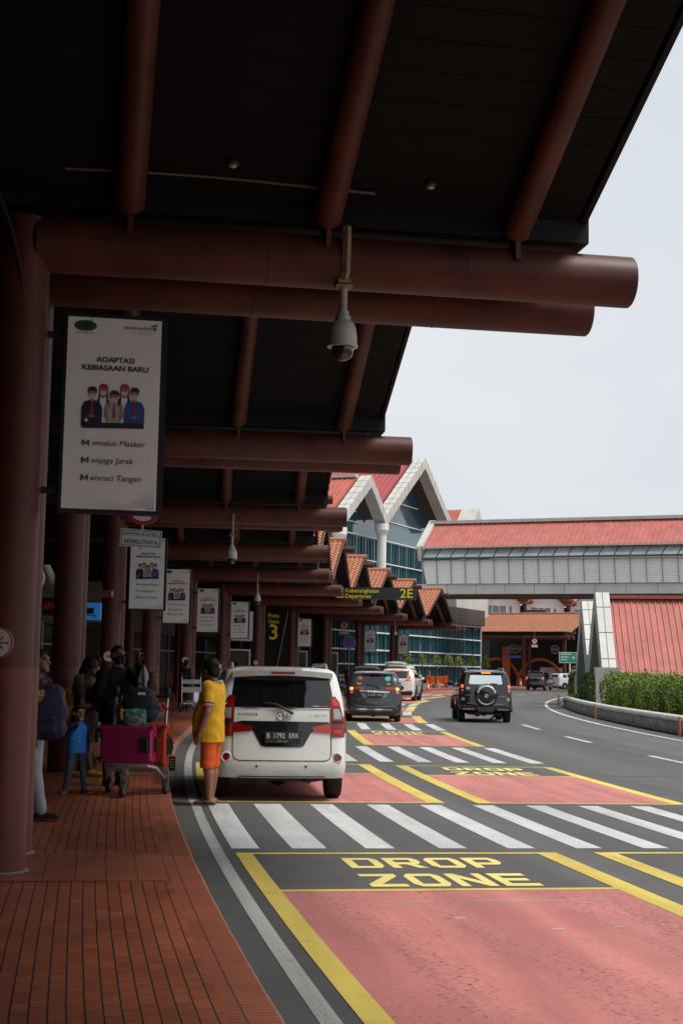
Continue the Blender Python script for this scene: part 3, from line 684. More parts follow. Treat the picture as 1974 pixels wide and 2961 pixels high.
k.poly([(.11, -.007, .36), (.14, -.007, .39), (.22, -.007, .31), (.33, -.007, .40), (.36, -.007, .38), (.25, -.007, .25), (.24, -.007, .18), (.20, -.007, .18), (.20, -.007, .26)])
k.build('lettering', [ylw, sgn_k], t, norm=False)
k = MB()
for x in (.15, .75): k.bar((x, .17, .1), (x, .62, .1), .06, .06); k.bar((x, .17, .5), (x, .75, .1), .05, .05)
for x in (1.75, 3.1): k.cyl((x, .09, 0), (x, .09, -.16), .03, n=8)
k.build('bracket', grey_m, t)
# ================================================================== terminal behind the pillars
UW = -7.2
def wsheet(k, s0, s1, u, z0, z1, ds=2.0):
    n = max(1, int(math.ceil((s1-s0)/ds)))
    for i in range(n):
        a, c = s0+(s1-s0)*i/n, s0+(s1-s0)*(i+1)/n
        k.poly([P(a, u, z0), P(c, u, z0), P(c, u, z1), P(a, u, z1)])
def pbox(k, s0, s1, u0, u1, z0, z1):
    a = [P(s0, u0, z0), P(s0, u1, z0), P(s1, u1, z0), P(s1, u0, z0)]; t_ = [Vector((p.x, p.y, z1)) for p in a]
    k.faces(a+t_, [(3, 2, 1, 0), (4, 5, 6, 7), (0, 1, 5, 4), (1, 2, 6, 5), (2, 3, 7, 6), (3, 0, 4, 7)])
term = thing('terminal_building', 'dark terminal front with shop glass and doors behind the red pillars', 'terminal building', P(0, UW), 0)
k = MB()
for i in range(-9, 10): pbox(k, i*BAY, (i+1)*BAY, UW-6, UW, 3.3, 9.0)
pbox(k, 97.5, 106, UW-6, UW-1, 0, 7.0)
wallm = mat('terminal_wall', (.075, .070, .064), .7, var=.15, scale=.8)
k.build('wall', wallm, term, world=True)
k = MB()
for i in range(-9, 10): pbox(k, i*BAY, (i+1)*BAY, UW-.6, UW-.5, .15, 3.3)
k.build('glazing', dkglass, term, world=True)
k = MB()
for i in range(-4, 10):
    for d in (0, 2.4, 4.9, 7.3): pbox(k, i*BAY+d, i*BAY+d+.09, UW-.5, UW-.38, .15, 3.3)
    pbox(k, i*BAY, (i+1)*BAY, UW-.5, UW-.4, 2.4, 2.48)
k.build('glazing_frame', grey_m, term, world=True)
# inner row of pillars
for i in range(-1, 10):
    t = thing('inner_pillar', ['inner red pillar seen between the third and fourth front pillars', 'inner red pillar in the dark behind the front row'][0 if i == 3 else 1], 'pillar', P(i*BAY+3.5, -4.6), -psi(i*BAY), 'inner red pillars')
    k = MB(); k.cyl((0, 0, 1.65), (0, 0, 6.3), .2, n=20); k.build('shaft', red_steel, t, smooth=True)
    k = MB(); k.cyl((0, 0, .15), (0, 0, 1.652), .203, n=20); k.build('painted_band', red_band, t, smooth=True)
# pale cross beam between inner pillars
k = MB(); k.tube([(-5.2, 26.2, 2.95), (-4.15, 26, 2.95)], .062, 14); k.tube([(-5.1, 26.2, 2.95), (-5.1, 26.2, 5.6)], .03, 8)
o = k.build('duct_pipe', mat('dusty_pink_pipe', (.22, .12, .10), .6), smooth=True); tag(o, 'short dusty pink duct between the second and third red pillars', 'duct')
# doors and shutters in the shop front
def door(x, y, w, h, label, mm, group=None, frame=alu):
    t = thing('shop_door', label, 'door', (x, y, .15), rad(-70), group)
    k = MB(); k.box((-.0, -w/2-.04, h/2), (.1, .08, h)); k.box((0, w/2+.04, h/2), (.1, .08, h)); k.box((0, 0, h+.04), (.1, w+.16, .08)); k.build('frame', frame, t)
    k = MB(); k.box((-.01, 0, h/2), (.04, w, h)); k.build('panel', mm, t)
    k = MB(); k.cyl((.06, w*.35, .9), (.06, w*.35, 1.3), .015, n=8); k.build('handle', chrome, t)
wood = mat('brown_door', (.10, .05, .025), .5, var=.2, scale=3)
door(-5.9, 84, 1.3, 2.4, 'brown wooden shop door below the pale lit panel, left of the Gate 3 panel', wood)
door(-2.45, 96, .55, 2.5, 'white framed glass door below the banner right of the Gate 3 panel', dkglass, None, white_m)
door(-.36, 101, .5, 2.5, 'narrow white framed door left of the purple disc', wood, None, white_m)
# shutter between pillars 2 and 3
k = MB()
for i in range(26): k.box((-11.9, 66, .22+i*.13), (2.2, .08, .115))
o = k.build('roller_shutter', mat('brown_shutter', (.095, .075, .055), .5, var=.2, scale=2)); tag(o, 'brown roller shutter in the dark between the second and third pillars', 'shutter')
# signs on the front
def facing(s, u, z, dx=0): return P(s, u, z)
def flat_sign(name, label, cat, x, y, z, w, h, mm, txt=None, tm=None, size=.3, bold=.012, rz=0, al='CENTER', tsx=1.0):
    t = thing(name, label, cat, (x, y, z), rz)
    k = MB(); k.box((0, .05, 0), (w, .1, h)); k.build('panel', mm, t)
    if txt:
        k = MB()
        for (x, y, st, sz) in txt: k.text(st, (x, -.006, y), (1, 0, 0), (0, 0, 1), sz, bold, al, tsx)
        k.build('lettering', tm, t)
    return t
ydim = mat('dim_yellow_letter', (.50, .36, .03), .5, emit=.12, var=0)
flat_sign('gate_sign', 'tall black Gate 3 panel with a big yellow number above the white car roof', 'gate sign', -3.75, 84, 3.0, 1.75, 4.9, mat('gate_panel_black', (.014, .014, .016), .4), [(-.12, 1.62, 'Pintu', .33), (-.12, 1.28, 'Gate', .33), (-.10, .62, '3', 1.25)], ydim, bold=.012)
k = MB(); k.tube([(-2.95, 83.6, 5.3), (-3.85, 83.6, .2)], .035, 6); o = k.build('brace_rod', mat('pale_rod', (.30, .26, .22), .5), smooth=True); tag(o, 'thin slanting rod in front of the Gate 3 panel', 'rod')
flat_sign('flights_sign', 'black ALL FLIGHTS board with dim yellow letters under a banner', 'sign', -7.35, 80, 3.34, 2.3, .52, black_m, [(-.1, 0, 'ALL FLIGHTS', .30)], mat('dim_amber_letter', (.28, .19, .03), .5, var=0))
flat_sign('lit_panel', 'pale lit panel on the shop front just left of the Gate 3 sign', 'light box', -5.42, 80.5, 3.9, 1.3, 1.65, mat('pale_light_box', (.42, .45, .46), .4, emit=.12, var=.03))
k = None
t = flat_sign('trolley_sign', 'square blue sign with a luggage trolley pictogram between two red pillars', 'sign', -4.22, 24, 2.55, .40, .29, mat('lit_blue', (.03, .20, .55), .4, emit=.2, var=.04))
k = MB(); k.poly([(-.03, -.006, -.04), (.09, -.006, -.04), (.09, -.006, .06), (-.03, -.006, .06)]); k.poly([(-.1, -.006, -.07), (.13, -.006, -.07), (.13, -.006, -.055), (-.1, -.006, -.055)]); k.poly([(x, -.006, z) for x, z in circ(.1, -.095, .016, 8)]); k.poly([(x, -.006, z) for x, z in circ(-.06, -.095, .016, 8)])
k.build('pictogram', black_m, t)
flat_sign('red_letter_sign', 'dim red lit lettering in the dark just right of the nearest pillar', 'sign', -4.95, 24, 2.62, .5, .3, black_m, [(.02, 0, 'AKAPAS', .19)], mat('red_neon', (.30, .012, .012), .5, emit=.12, var=0), bold=.0, tsx=.62)
t = thing('wall_clock', 'large pale round wall clock half hidden by the nearest pillar', 'clock', (-3.50, 16, 2.63), 0)
k = MB(); k.prism(circ(0, 0, .165, 40), (0, 0, 0), (1, 0, 0), (0, 0, 1), (0, 1, 0), .09); k.build('dial', mat('clock_dial', (.36, .36, .35), .5), t)
k = MB(); k.bar((0, -.008, 0), (.12, -.008, -.07), .008, .006); k.bar((0, -.008, 0), (.03, -.008, .12), .008, .006); k.build('hands', black_m, t)
k = MB(); k.cyl((0, .05, .16), (0, .05, 2.6), .012, n=8); k.build('hanger', black_m, t)
# pale window lattice by the nearest pillar
k = MB()
for x in (-4.4, -4.25, -4.15): k.bar((x, 20, .15), (x, 20, 2.25), .02, .02)
for z in (.9, 1.72, 2.25): k.bar((-4.4, 20, z), (-4.15, 20, z), .02, .02)
o = k.build('door_lattice', mat('pale_frame', (.30, .31, .31), .5)); tag(o, 'pale metal door lattice behind the person with the navy backpack', 'door frame')

# ================================================================== glass hall with twin concrete gables
A24 = rad(24); HX = Vector((sin(A24), cos(A24), 0)); NX = Vector((cos(A24), -sin(A24), 0)); UP = Vector((0, 0, 1))
G1 = Vector((13.0, 134, 0))
def G(t, o=0, z=0): return G1-HX*t+NX*o+UP*z
hall = thing('glass_hall', 'tall glass hall with two concrete gables and red roofs', 'terminal hall', G(10), 0)
k = MB(); k.faces([G(-.5, 0, .15), G(34, 0, .15), G(34, 0, 5.75), G(-.5, 0, 5.75)], [(0, 1, 2, 3)])
k.build('glass_wall', teal_g, hall, world=True)
k = MB(); rnd = random.Random(5)
for i in range(66):
    t_ = -.3+i*.52; w = rnd.choice((.06, .06, .12, .28)); top = 5.6
    if rnd.random() < .25: continue
    t_ += rnd.uniform(-.12, .12)
    k.bar(G(t_, .07, .15), G(t_, .07, top), w, .1, up=HX)
k.build('mullions', teal_f, hall, world=True)
k = MB()
for z in (1.95, 3.05, 4.4, 5.65): k.bar(G(-.4, .16, z), G(34, .16, z), .09, .1)
k.build('transoms', white_m, hall, world=True)
k = MB(); k.faces([G(-.6, 0, 5.75), G(27, 0, 5.75), G(27, 0, 7.2), G(-.6, 0, 7.2), G(-.6, .5, 5.75), G(27, .5, 5.75), G(27, .5, 7.2), G(-.6, .5, 7.2)], [(0, 1, 2, 3), (7, 6, 5, 4), (0, 4, 5, 1), (1, 5, 6, 2), (2, 6, 7, 3), (3, 7, 4, 0)])
k.build('spandrel', mat('brown_spandrel', (.045, .035, .033), .4, var=.15), hall, world=True)
def hbox(k, t0, t1, o0, o1, z0, z1):
    a = [G(t0, o0, z0), G(t0, o1, z0), G(t1, o1, z0), G(t1, o0, z0)]; b_ = [Vector((p.x, p.y, z1)) for p in a]
    k.faces(a+b_, [(3, 2, 1, 0), (4, 5, 6, 7), (0, 1, 5, 4), (1, 2, 6, 5), (2, 3, 7, 6), (3, 0, 4, 7)])
k = MB(); hbox(k, -.9, -.5, -8, .1, .15, 7); k.build('end_wall', concrete_d, hall, world=True)
k = MB(); hbox(k, -.9, 27, -30, .0, 7.0, 7.2); k.build('podium_roof', concrete_d, hall, world=True)
def gable_leg(k, a, c, wd, dep, o0):       # a, c: (t,z) outer edge; a sloped concrete band
    (t0, z0), (t1, z1) = a, c; d = Vector((t1-t0, z1-z0)).normalized(); n = Vector((d.y, -d.x))
    if n.y > 0: n = -n
    q = [(t0, z0), (t1, z1), (t1+n.x*wd, z1+n.y*wd), (t0+n.x*wd, z0+n.y*wd)]
    f = [G(x, o0, z) for x, z in q]; r = [G(x, o0-dep, z) for x, z in q]
    k.faces(f+r, [(0, 1, 2, 3), (7, 6, 5, 4), (0, 4, 5, 1), (1, 5, 6, 2), (2, 6, 7, 3), (3, 7, 4, 0)])
KS = 1.24
G2 = Vector((13.0*KS, 134*KS, 0)); G = lambda t, o=0, z=0: G2-HX*t+NX*o+UP*z
gz = lambda z: 1.7+(z-1.7)*KS
def gable_frame(name, pts, wd, dep, o0, par):
    k = MB(); n = len(pts)
    # one mitred zig-zag band
    low = []
    for i, (t_, z) in enumerate(pts):
        low.append((t_, z-wd*1.35))
    f = [G(t_, o0, z) for t_, z in pts]+[G(t_, o0, z) for t_, z in low]; r = [p-NX*dep for p in f]
    for i in range(n-1):
        k.faces([f[i], f[i+1], f[n+i+1], f[n+i], r[i], r[i+1], r[n+i+1], r[n+i]], [(0, 1, 2, 3), (7, 6, 5, 4), (0, 4, 5, 1), (2, 6, 7, 3)]+([(3, 7, 4, 0)] if i == 0 else [])+([(1, 5, 6, 2)] if i == n-2 else []))
    k.build(name, concrete, par, world=True)
    k = MB()
    for (a, c) in zip(pts, pts[1:]):        # tile joints on the top and front
        L = math.hypot(c[0]-a[0], c[1]-a[1]); m_ = int(L/1.1)
        for j in range(1, m_):
            x = a[0]+(c[0]-a[0])*j/m_; z = a[1]+(c[1]-a[1])*j/m_
            k.bar(G(x, o0+.01, z+.01), G(x, o0-dep, z+.01), .03, .02); k.bar(G(x, o0+.008, z), G(x, o0+.008, z-wd*1.3), .03, .012)
        k.bar(G(a[0], o0-dep/2, a[1]+.012), G(c[0], o0-dep/2, c[1]+.012), .03, .02)
    k.build('panel_joints', mat('joint_grey', (.20, .20, .19), .8), par, world=True)
def gbox(k, t0, t1, o0, o1, z0, z1):
    a = [G(t0*KS, o0*KS, gz(z0)), G(t0*KS, o1*KS, gz(z0)), G(t1*KS, o1*KS, gz(z0)), G(t1*KS, o0*KS, gz(z0))]; b_ = [Vector((p.x, p.y, gz(z1))) for p in a]
    k.faces(a+b_, [(3, 2, 1, 0), (4, 5, 6, 7), (0, 1, 5, 4), (1, 2, 6, 5), (2, 3, 7, 6), (3, 0, 4, 7)])
k = MB(); gbox(k, 4.3, 13, .2, 2.4, 5.0, 8.75); k.build('parapet', concrete, hall, world=True)
k = MB(); gbox(k, 5.4, 13, .3, 2.0, 8.75, 10.2); k.build('upper_glazing', mat('sky_blue_glass', (.14, .27, .32), .12, ior=1.7, var=.1), hall, world=True)
k = MB(); gbox(k, 4.9, 5.4, .3, 2.1, 8.75, 10.2); k.build('corner_post', concrete, hall, world=True)
zz = [(t_*KS, gz(z)) for t_, z in ((36, 12.35), (30.8, 15.95), (27.7, 13.36), (19.5, 18.87), (12.8, 14.2))]
OF = 1.9*KS
gable_frame('gable_band', zz, .80, 1.15, OF, hall)
k = MB(); k.faces([G(2, 0, 0), G(46, 0, 0)]+[G(46, 0, gz(12)), G(zz[1][0], 0, zz[1][1]-.8), G(zz[2][0], 0, zz[2][1]-.8), G(zz[3][0], 0, zz[3][1]-.8), G(zz[4][0], 0, zz[4][1]-.8), G(2, 0, gz(9))], [(0, 1, 2, 3, 4, 5, 6, 7)])
k.build('gable_glass', teal_g, hall, world=True)
k = MB()
for i in range(60):
    t_ = 2.5+i*.72; k.bar(G(t_, .05, .2), G(t_, .05, gz(11.6)), .10 if i % 3 else .2, .08, up=HX)
k.build('gable_mullions', teal_f, hall, world=True)
k = MB()
for z in (6.3, 8.1, 9.9, 11.7): k.bar(G(4, .16, gz(z)), G(45, .16, gz(z)), .10, .1)
for z, a, c in ((13.3, 14.5, 26), (15, 16.5, 23.4), (16.7, 18.2, 21), (13.4, 29.5, 33), (12.6, 28.6, 34.5)): k.bar(G(a*KS, .16, gz(z)), G(c*KS, .16, gz(z)), .10, .1)
k.build('gable_transoms', white_m, hall, world=True)
def roof_slope(k, a, c, o1, z=0, ribs=.55, rk=None):
    (t0, z0), (t1, z1) = a, c
    q = [G(t0, o1, z0), G(t1, o1, z1), G(t1, -26, z1), G(t0, -26, z0)]; lo = [p-UP*.25 for p in q]
    k.faces(q+lo, [(0, 1, 2, 3), (7, 6, 5, 4), (0, 4, 5, 1), (1, 5, 6, 2), (2, 6, 7, 3), (3, 7, 4, 0)])
    m_ = int((26+o1)/ribs)
    for j in range(m_):
        o_ = o1-.2-j*ribs; k.bar(G(t0, o_, z0+.03), G(t1, o_, z1+.03), .07, .09)
for nm, seq, mm in (('left_gable_roof', (zz[0], zz[1], zz[2]), redroof), ('right_gable_roof', (zz[2], zz[3], zz[4]), mat('maroon_sheet_roof', (.36, .07, .075), .5, var=.08, scale=.8))):
    for a, c in ((seq[0], seq[1]), (seq[1], seq[2])):
        k = MB(); roof_slope(k, (a[0], a[1]-.12), (c[0], c[1]-.12), OF-1.5); k.build('roof_slope', mm, hall, world=True)
    for a, c in ((seq[0], seq[1]), (seq[1], seq[2])):
        k = MB(); k.faces([G(a[0], OF-.2, a[1]-.5), G(c[0], OF-.2, c[1]-.5), G(c[0], -.1, c[1]-.5), G(a[0], -.1, a[1]-.5)], [(0, 1, 2, 3)]); k.build('gable_soffit', mat('brown_soffit', (.085, .066, .058), .8), hall, world=True)
    k = MB(); k.bar(G(seq[1][0], OF-1.5, seq[1][1]+.0), G(seq[1][0], -26, seq[1][1]), .7, .3); k.build('ridge_cap', concrete, hall, world=True)
for t_, tz in ((27.7*KS, gz(13.36)-1.2), (35.6*KS, gz(12.3)-1.2)):
    k = MB(); o_ = OF-.5; k.cyl(G(t_, o_, .15), G(t_, o_, tz-.8), .45, n=18); k.cyl(G(t_, o_, tz-.8), G(t_, o_, tz-.3), .46, .68, n=18); k.cyl(G(t_, o_, tz-.3), G(t_, o_, tz+.3), .66, n=18)
    k.build('round_pillar', white_p, hall, world=True, smooth=True)
# third, farther gable
g3 = Vector((15.9*1.2, 164*1.2, 0))
t = thing('far_gable_roof', 'small concrete gable with red roof peeking above the skybridge', 'roof', (15.9, 164, 0), 0)
def Q(a, o, z): return g3-HX*a+NX*o+UP*z
k = MB(); pts = [(7, 17.0), (0, 24.0), (-7, 17.0)]; f = [Q(a, 0, z) for a, z in pts]+[Q(a, 0, z-1.4) for a, z in pts]; r = [p-NX*2.5 for p in f]
for i in range(2): k.faces([f[i], f[i+1], f[4+i], f[3+i], r[i], r[i+1], r[4+i], r[3+i]], [(0, 1, 2, 3), (7, 6, 5, 4), (0, 4, 5, 1), (2, 6, 7, 3), (3, 7, 4, 0), (1, 5, 6, 2)])
k.build('gable_band', concrete, t, world=True)
k = MB()
for a, c in ((pts[0], pts[1]), (pts[1], pts[2])):
    q = [Q(a[0], -2.5, a[1]-.1), Q(c[0], -2.5, c[1]-.1), Q(c[0], -20, c[1]-.1), Q(a[0], -20, a[1]-.1)]; lo = [p-UP*.3 for p in q]
    k.faces(q+lo, [(0, 1, 2, 3), (7, 6, 5, 4), (0, 4, 5, 1), (1, 5, 6, 2), (2, 6, 7, 3), (3, 7, 4, 0)])
    for j in range(28): k.bar(Q(a[0], -2.7-j*.6, a[1]-.06), Q(c[0], -2.7-j*.6, c[1]-.06), .07, .09)
k.build('roof', redroof, t, world=True)
k = MB(); k.faces([Q(5, -.8, .0), Q(-5, -.8, 0), Q(-5, -.8, 14), Q(0, -.8, 19), Q(5, -.8, 14)], [(0, 1, 2, 3, 4)]); k.build('glass', teal_g, t, world=True)

# ================================================================== skybridge
BX = NX; KB = 1.05; B0 = Vector((6.57, 119.6, 0))
def Bp(q, w, z): return (B0+BX*q+HX*w)*KB+UP*(1.45+(z-1.7)*KB)          # q along, w back from the near face
br = thing('skybridge', 'long enclosed footbridge with red roof and pale louvres crossing the road', 'footbridge', (26, 135, 0), 0)
QL = 62
k = MB()
for (w0, z0, w1, z1) in ((-.35, 12.1, 2.6, 14.35), (5.55, 12.1, 2.6, 14.35)):
    q = [Bp(.5, w0, z0), Bp(QL, w0, z0), Bp(QL, w1, z1), Bp(.5, w1, z1)]; lo = [p-UP*.15 for p in q]
    k.faces(q+lo, [(0, 1, 2, 3), (7, 6, 5, 4), (0, 4, 5, 1), (1, 5, 6, 2), (2, 6, 7, 3), (3, 7, 4, 0)])
    for j in range(int(QL/.42)): k.bar(Bp(.7+j*.42, w0, z0+.02), Bp(.7+j*.42, w1, z1+.02), .06, .07)
k.build('roof', redroof2, br, world=True)
k = MB()
for j in range(14): k.bar(Bp(.2+j*4.5, 2.6, 14.42), Bp(.2+j*4.5+4.46, 2.6, 14.42), .8, .28)
k.build('ridge_cap', concrete, br, world=True)
k = MB(); k.bar(Bp(.25, -.5, 12.0), Bp(.25, 2.7, 14.5), .6, .35, up=UP); k.bar(Bp(.25, -.5, 12.1), Bp(.25, -.1, 11.0), .55, .3, up=BX); k.build('barge_board', concrete, br, world=True)
k = MB(); k.bar(Bp(.4, -.4, 12.02), Bp(QL, -.4, 12.02), .12, .14); k.build('eave_trim', concrete, br, world=True)
k = MB(); k.faces([Bp(.4, .12, 11.98), Bp(QL, .12, 11.98), Bp(QL, -.30, 11.2), Bp(.4, -.30, 11.2), Bp(.4, .25, 11.95), Bp(QL, .25, 11.95), Bp(QL, .25, 11.2), Bp(.4, .25, 11.2)], [(3, 2, 1, 0), (4, 5, 6, 7), (0, 1, 5, 4), (2, 3, 7, 6)])
k.build('window_band', mat('bridge_glass', (.42, .49, .50), .06, ior=2.4, var=.3, scale=.5), br, world=True)  # pale base colour stands in for sky reflected in the panes
k = MB()
for j in range(50): k.bar(Bp(.75+j*1.25, .10, 11.98), Bp(.75+j*1.25-.35, -.33, 11.2), .05, .05)
k.bar(Bp(.2, -.14, 11.12), Bp(QL, -.14, 11.12), .4, .15)
k.build('window_bars', mat('dark_green_frame', (.05, .07, .065), .5), br, world=True)
louv = mat('pale_louvre', (.84, .84, .81), .5, var=.05)
k = MB()
for i in range(15):
    z = 9.08+i*.132; w = .06
    k.bar(Bp(.25+(15-i)*.03, w, z), Bp(QL, w, z), .05, .15, up=UP+HX*.5)
k.cur = 1
for j in range(50): k.bar(Bp(.35+j*1.25, -.06, 11.03), Bp(.45+j*1.25, -.06, 9.0), .06, .06)
k.build('louvres', [louv, mat('post_grey', (.30, .29, .27), .6)], br, world=True)
k = MB(); k.faces([Bp(.3, .3, 9), Bp(QL, .3, 9), Bp(QL, .3, 11.05), Bp(.3, .3, 11.05), Bp(.3, 4.9, 9), Bp(QL, 4.9, 9), Bp(QL, 4.9, 11.05), Bp(.3, 4.9, 11.05)], [(0, 1, 2, 3), (7, 6, 5, 4), (0, 4, 5, 1), (1, 5, 6, 2), (2, 6, 7, 3), (3, 7, 4, 0)])
k.build('body', mat('louvre_backing', (.16, .16, .15), .8), br, world=True)
k = MB()
k.faces([Bp(-.3, .2, 8.15), Bp(QL, .2, 8.15), Bp(QL, .2, 9.0), Bp(-.3, .2, 9.0), Bp(-.3, 5, 8.15), Bp(QL, 5, 8.15), Bp(QL, 5, 9), Bp(-.3, 5, 9)], [(0, 1, 2, 3), (7, 6, 5, 4), (0, 4, 5, 1), (1, 5, 6, 2), (2, 6, 7, 3), (3, 7, 4, 0)])
k.build('deck_girder', mat('girder_paint', (.60, .59, .55), .7, var=.1, scale=.5), br, world=True)
k = MB(); k.faces([Bp(0, .4, 7.95), Bp(QL, .4, 7.95), Bp(QL, .4, 8.15), Bp(0, .4, 8.15), Bp(0, 4.8, 7.95), Bp(QL, 4.8, 7.95), Bp(QL, 4.8, 8.15), Bp(0, 4.8, 8.15)], [(0, 1, 2, 3), (7, 6, 5, 4), (0, 4, 5, 1), (1, 5, 6, 2), (3, 7, 4, 0)])
for j in range(25): k.bar(Bp(j*2.5, .195, 8.2), Bp(j*2.5, .195, 8.98), .03, .02, up=BX)
k.build('underside', mat('dark_brown_steel', (.07, .045, .038), .7), br, world=True)
k = MB(); q = Bp(34, 2.5, 8); k.cyl((q.x, q.y, -.1), q, .6, n=16); k.build('pier', concrete, br, world=True)

# ================================================================== far terminal wing: white gables under tiled roofs
wing = thing('white_gabled_wing', 'white upper storey with tiled gables and grey windows seen under the footbridge', 'building', (24, 176, 0), 0)
wx = Vector((cos(rad(33)), sin(rad(33)), 0)); wy = Vector((-wx.y, wx.x, 0)); W0 = Vector((16.6, 172, 0))
def Wp(a, d, z): return W0+wx*a+wy*d+UP*z
SPW = 7.2
for i in range(6):
    a0 = i*SPW; k = MB()
    k.faces([Wp(a0+.35, 0, 7.9), Wp(a0+SPW-.5, 0, 7.9), Wp(a0+SPW-.5, 0, 10.0), Wp(a0+SPW/2, 0, 11.9), Wp(a0+.35, 0, 10.0)], [(0, 1, 2, 3, 4)])
    k.build('gable_wall', white_p, wing, world=True)
    for (x0, x1) in ((a0+1.3, a0+2.25), (a0+2.4, a0+3.35), (a0+3.5, a0+4.4), (a0+5.0, a0+5.35)):
        k = MB(); k.poly([Wp(x0, -.05, 8.35), Wp(x1, -.05, 8.35), Wp(x1, -.05, 9.5), Wp(x0, -.05, 9.5)]); k.build('window', mat('grey_window', (.10, .13, .15), .15, ior=1.7), wing, world=True)
    k = MB()
    for sg in (-1, 1):
        e, c = Wp(a0+SPW/2+sg*SPW*.56, -1.3, 10.1), Wp(a0+SPW/2, -1.3, 12.55)
        q = [e, c, c+wy*9, e+wy*9]; lo = [p-UP*.25 for p in q]
        k.faces(q+lo, [(0, 1, 2, 3), (7, 6, 5, 4), (0, 4, 5, 1), (1, 5, 6, 2), (2, 6, 7, 3), (3, 7, 4, 0)])
        for j in range(12): k.bar(q[0]+(q[3]-q[0])*(j/12)+UP*.03, q[1]+(q[2]-q[1])*(j/12)+UP*.03, .35, .07)
    k.build('tiled_roof', tile_m, wing, world=True)
    k = MB(); k.bar(Wp(a0+SPW-.05, -.2, 9.0), Wp(a0+SPW+2.2, -1.6, 9.0), .3, .3); k.bar(Wp(a0+SPW-.1, -.3, 3), Wp(a0+SPW-.1, -.3, 10.2), .5, .3, up=wx); k.build('red_beam', red_steel, wing, world=True)
k = MB(); k.faces([Wp(-3, .3, 0), Wp(48, .3, 0), Wp(48, .3, 9.7), Wp(-3, .3, 9.7)], [(0, 1, 2, 3)]); k.build('wall', dark_m, wing, world=True)

# ================================================================== porch with the snack bar at the far bend
PS = rad(37); pxv = Vector((cos(PS), -sin(PS), 0)); pyv = Vector((sin(PS), cos(PS), 0)); PO = Vector((18.1, 140, 0))
dup(fr0, 'red canopy frame of the far tiled porch, left of the green road sign', PO, -PS)
dup(fr0, 'red canopy frame at the back of the far tiled porch', PO+pyv*9.75, -PS)
dup(rf0, 'broad tiled porch roof under the footbridge', PO+pyv*5.4, -PS)
def Pp(u, s, z): return PO+pxv*u+pyv*s+UP*z
for u, lb in ((-5.2, 'free red pillar under the left half of the far tiled porch'), (4.3, 'free red pillar under the right half of the far tiled porch')):
    t = thing('porch_pillar', lb, 'pillar', Pp(u, .3, 0), 0, 'far porch pillars')
    k = MB(); k.cyl((0, 0, 1.65), (0, 0, 5), .2, n=16); k.build('shaft', red_steel, t, smooth=True)
    k = MB(); k.cyl((0, 0, .1), (0, 0, 1.66), .205, n=16); k.build('painted_band', red_band, t, smooth=True)
k = MB(); k.cyl(Pp(-7, 0, 4.93), Pp(.1, 0, 4.93), .2, n=16); o = k.build('porch_beam', red_steel, smooth=True); tag(o, 'red beam along the left half of the far tiled porch', 'beam')
bar = thing('snack_bar', 'dark snack bar front with orange arches under the far tiled porch', 'snack bar', Pp(0, 8, 0), 0)
k = MB(); q = [Pp(-9, 8.5, 0), Pp(16, 8.5, 0), Pp(16, 9.2, 0), Pp(-9, 9.2, 0)]; t4 = [p+UP*6.8 for p in q]; k.faces(q+t4, [(4, 5, 6, 7), (0, 1, 5, 4), (1, 2, 6, 5), (2, 3, 7, 6), (3, 0, 4, 7)])
k.build('wall', mat('dark_snack_wall', (.028, .024, .023), .6), bar, world=True)
org = mat('orange_arch', (.50, .12, .025), .5)
# sign boards face back along the drive
fx = Vector((1, 0, 0)); fy = Vector((0, -1, 0))
def FP(x, y, z): return Vector((x, y, z))
for xc, r in ((15.9, 2.0), (20.3, 2.0)):
    k = MB(); k.tube([FP(xc+r*1.15*cos(a), 144.2, .15+r*1.35*sin(a)) for a in [pi*i/18 for i in range(19)]], .16, 10); k.build('arch', org, bar, world=True, smooth=True)
k = MB(); k.box(FP(16.85, 143.9, 2.1), (.75, .3, 3.9)); k.build('pylon', org, bar, world=True)
def oval(x, y, z, rx, rz_, txt, size, mcol, tcol, name):
    k = MB(); k.cur = 0; k.prism(circ(0, 0, rx, 30, rz_), (x, y, z), (1, 0, 0), (0, 0, 1), (0, 1, 0), .12); k.cur = 1; k.prism(circ(0, 0, rx*.86, 30, rz_*.84), (x, y-.01, z), (1, 0, 0), (0, 0, 1), (0, 1, 0), .008); k.cur = 0
    k.text(txt, (x, y-.016, z), (1, 0, 0), (0, 0, 1), size, .02); k.build(name, [mcol, tcol], bar, world=True)
greyw = mat('grey_letter', (.36, .34, .33), .5); brownk = mat('brown_sign', (.05, .02, .018), .5)
oval(17.6, 143.4, 3.85, .72, .42, 'A&W', .48, greyw, brownk, 'oval_sign')
k = MB(); k.box(FP(17.5, 143.4, 3.05), (1.5, .1, .25)); k.build('blue_strip', mat('blue_strip', (.05, .06, .32), .5, emit=.15), bar, world=True)
oval(21.7, 143.6, 3.85, .44, .44, 'A&W', .28, greyw, brownk, 'round_sign')
k = MB(); k.box(FP(21.6, 144.4, 1.6), (2.6, .1, .9)); k.build('counter_front', mat('pale_counter', (.40, .38, .37), .5, var=.3, scale=2), bar, world=True)
k = MB(); k.box(FP(22.6, 144.3, 5.75), (2.6, .1, .6)); k.build('menu_panel', mat('dim_panel', (.30, .31, .31), .5, emit=.05), bar, world=True)
dup(pk0, 'no parking sign in front of the far tiled porch', Vector((18.9, 138.2, 4.55)), rad(5)).children
# farther banner by the snack bar
dup(bn0, 'faint far banner beside the green road sign', Vector((23.4, 137.5, 2.6)), rad(-6))
dup(cc0, 'tiny white dome camera above the green road sign', Vector((26.4, 139.5, .35)), rad(-30))

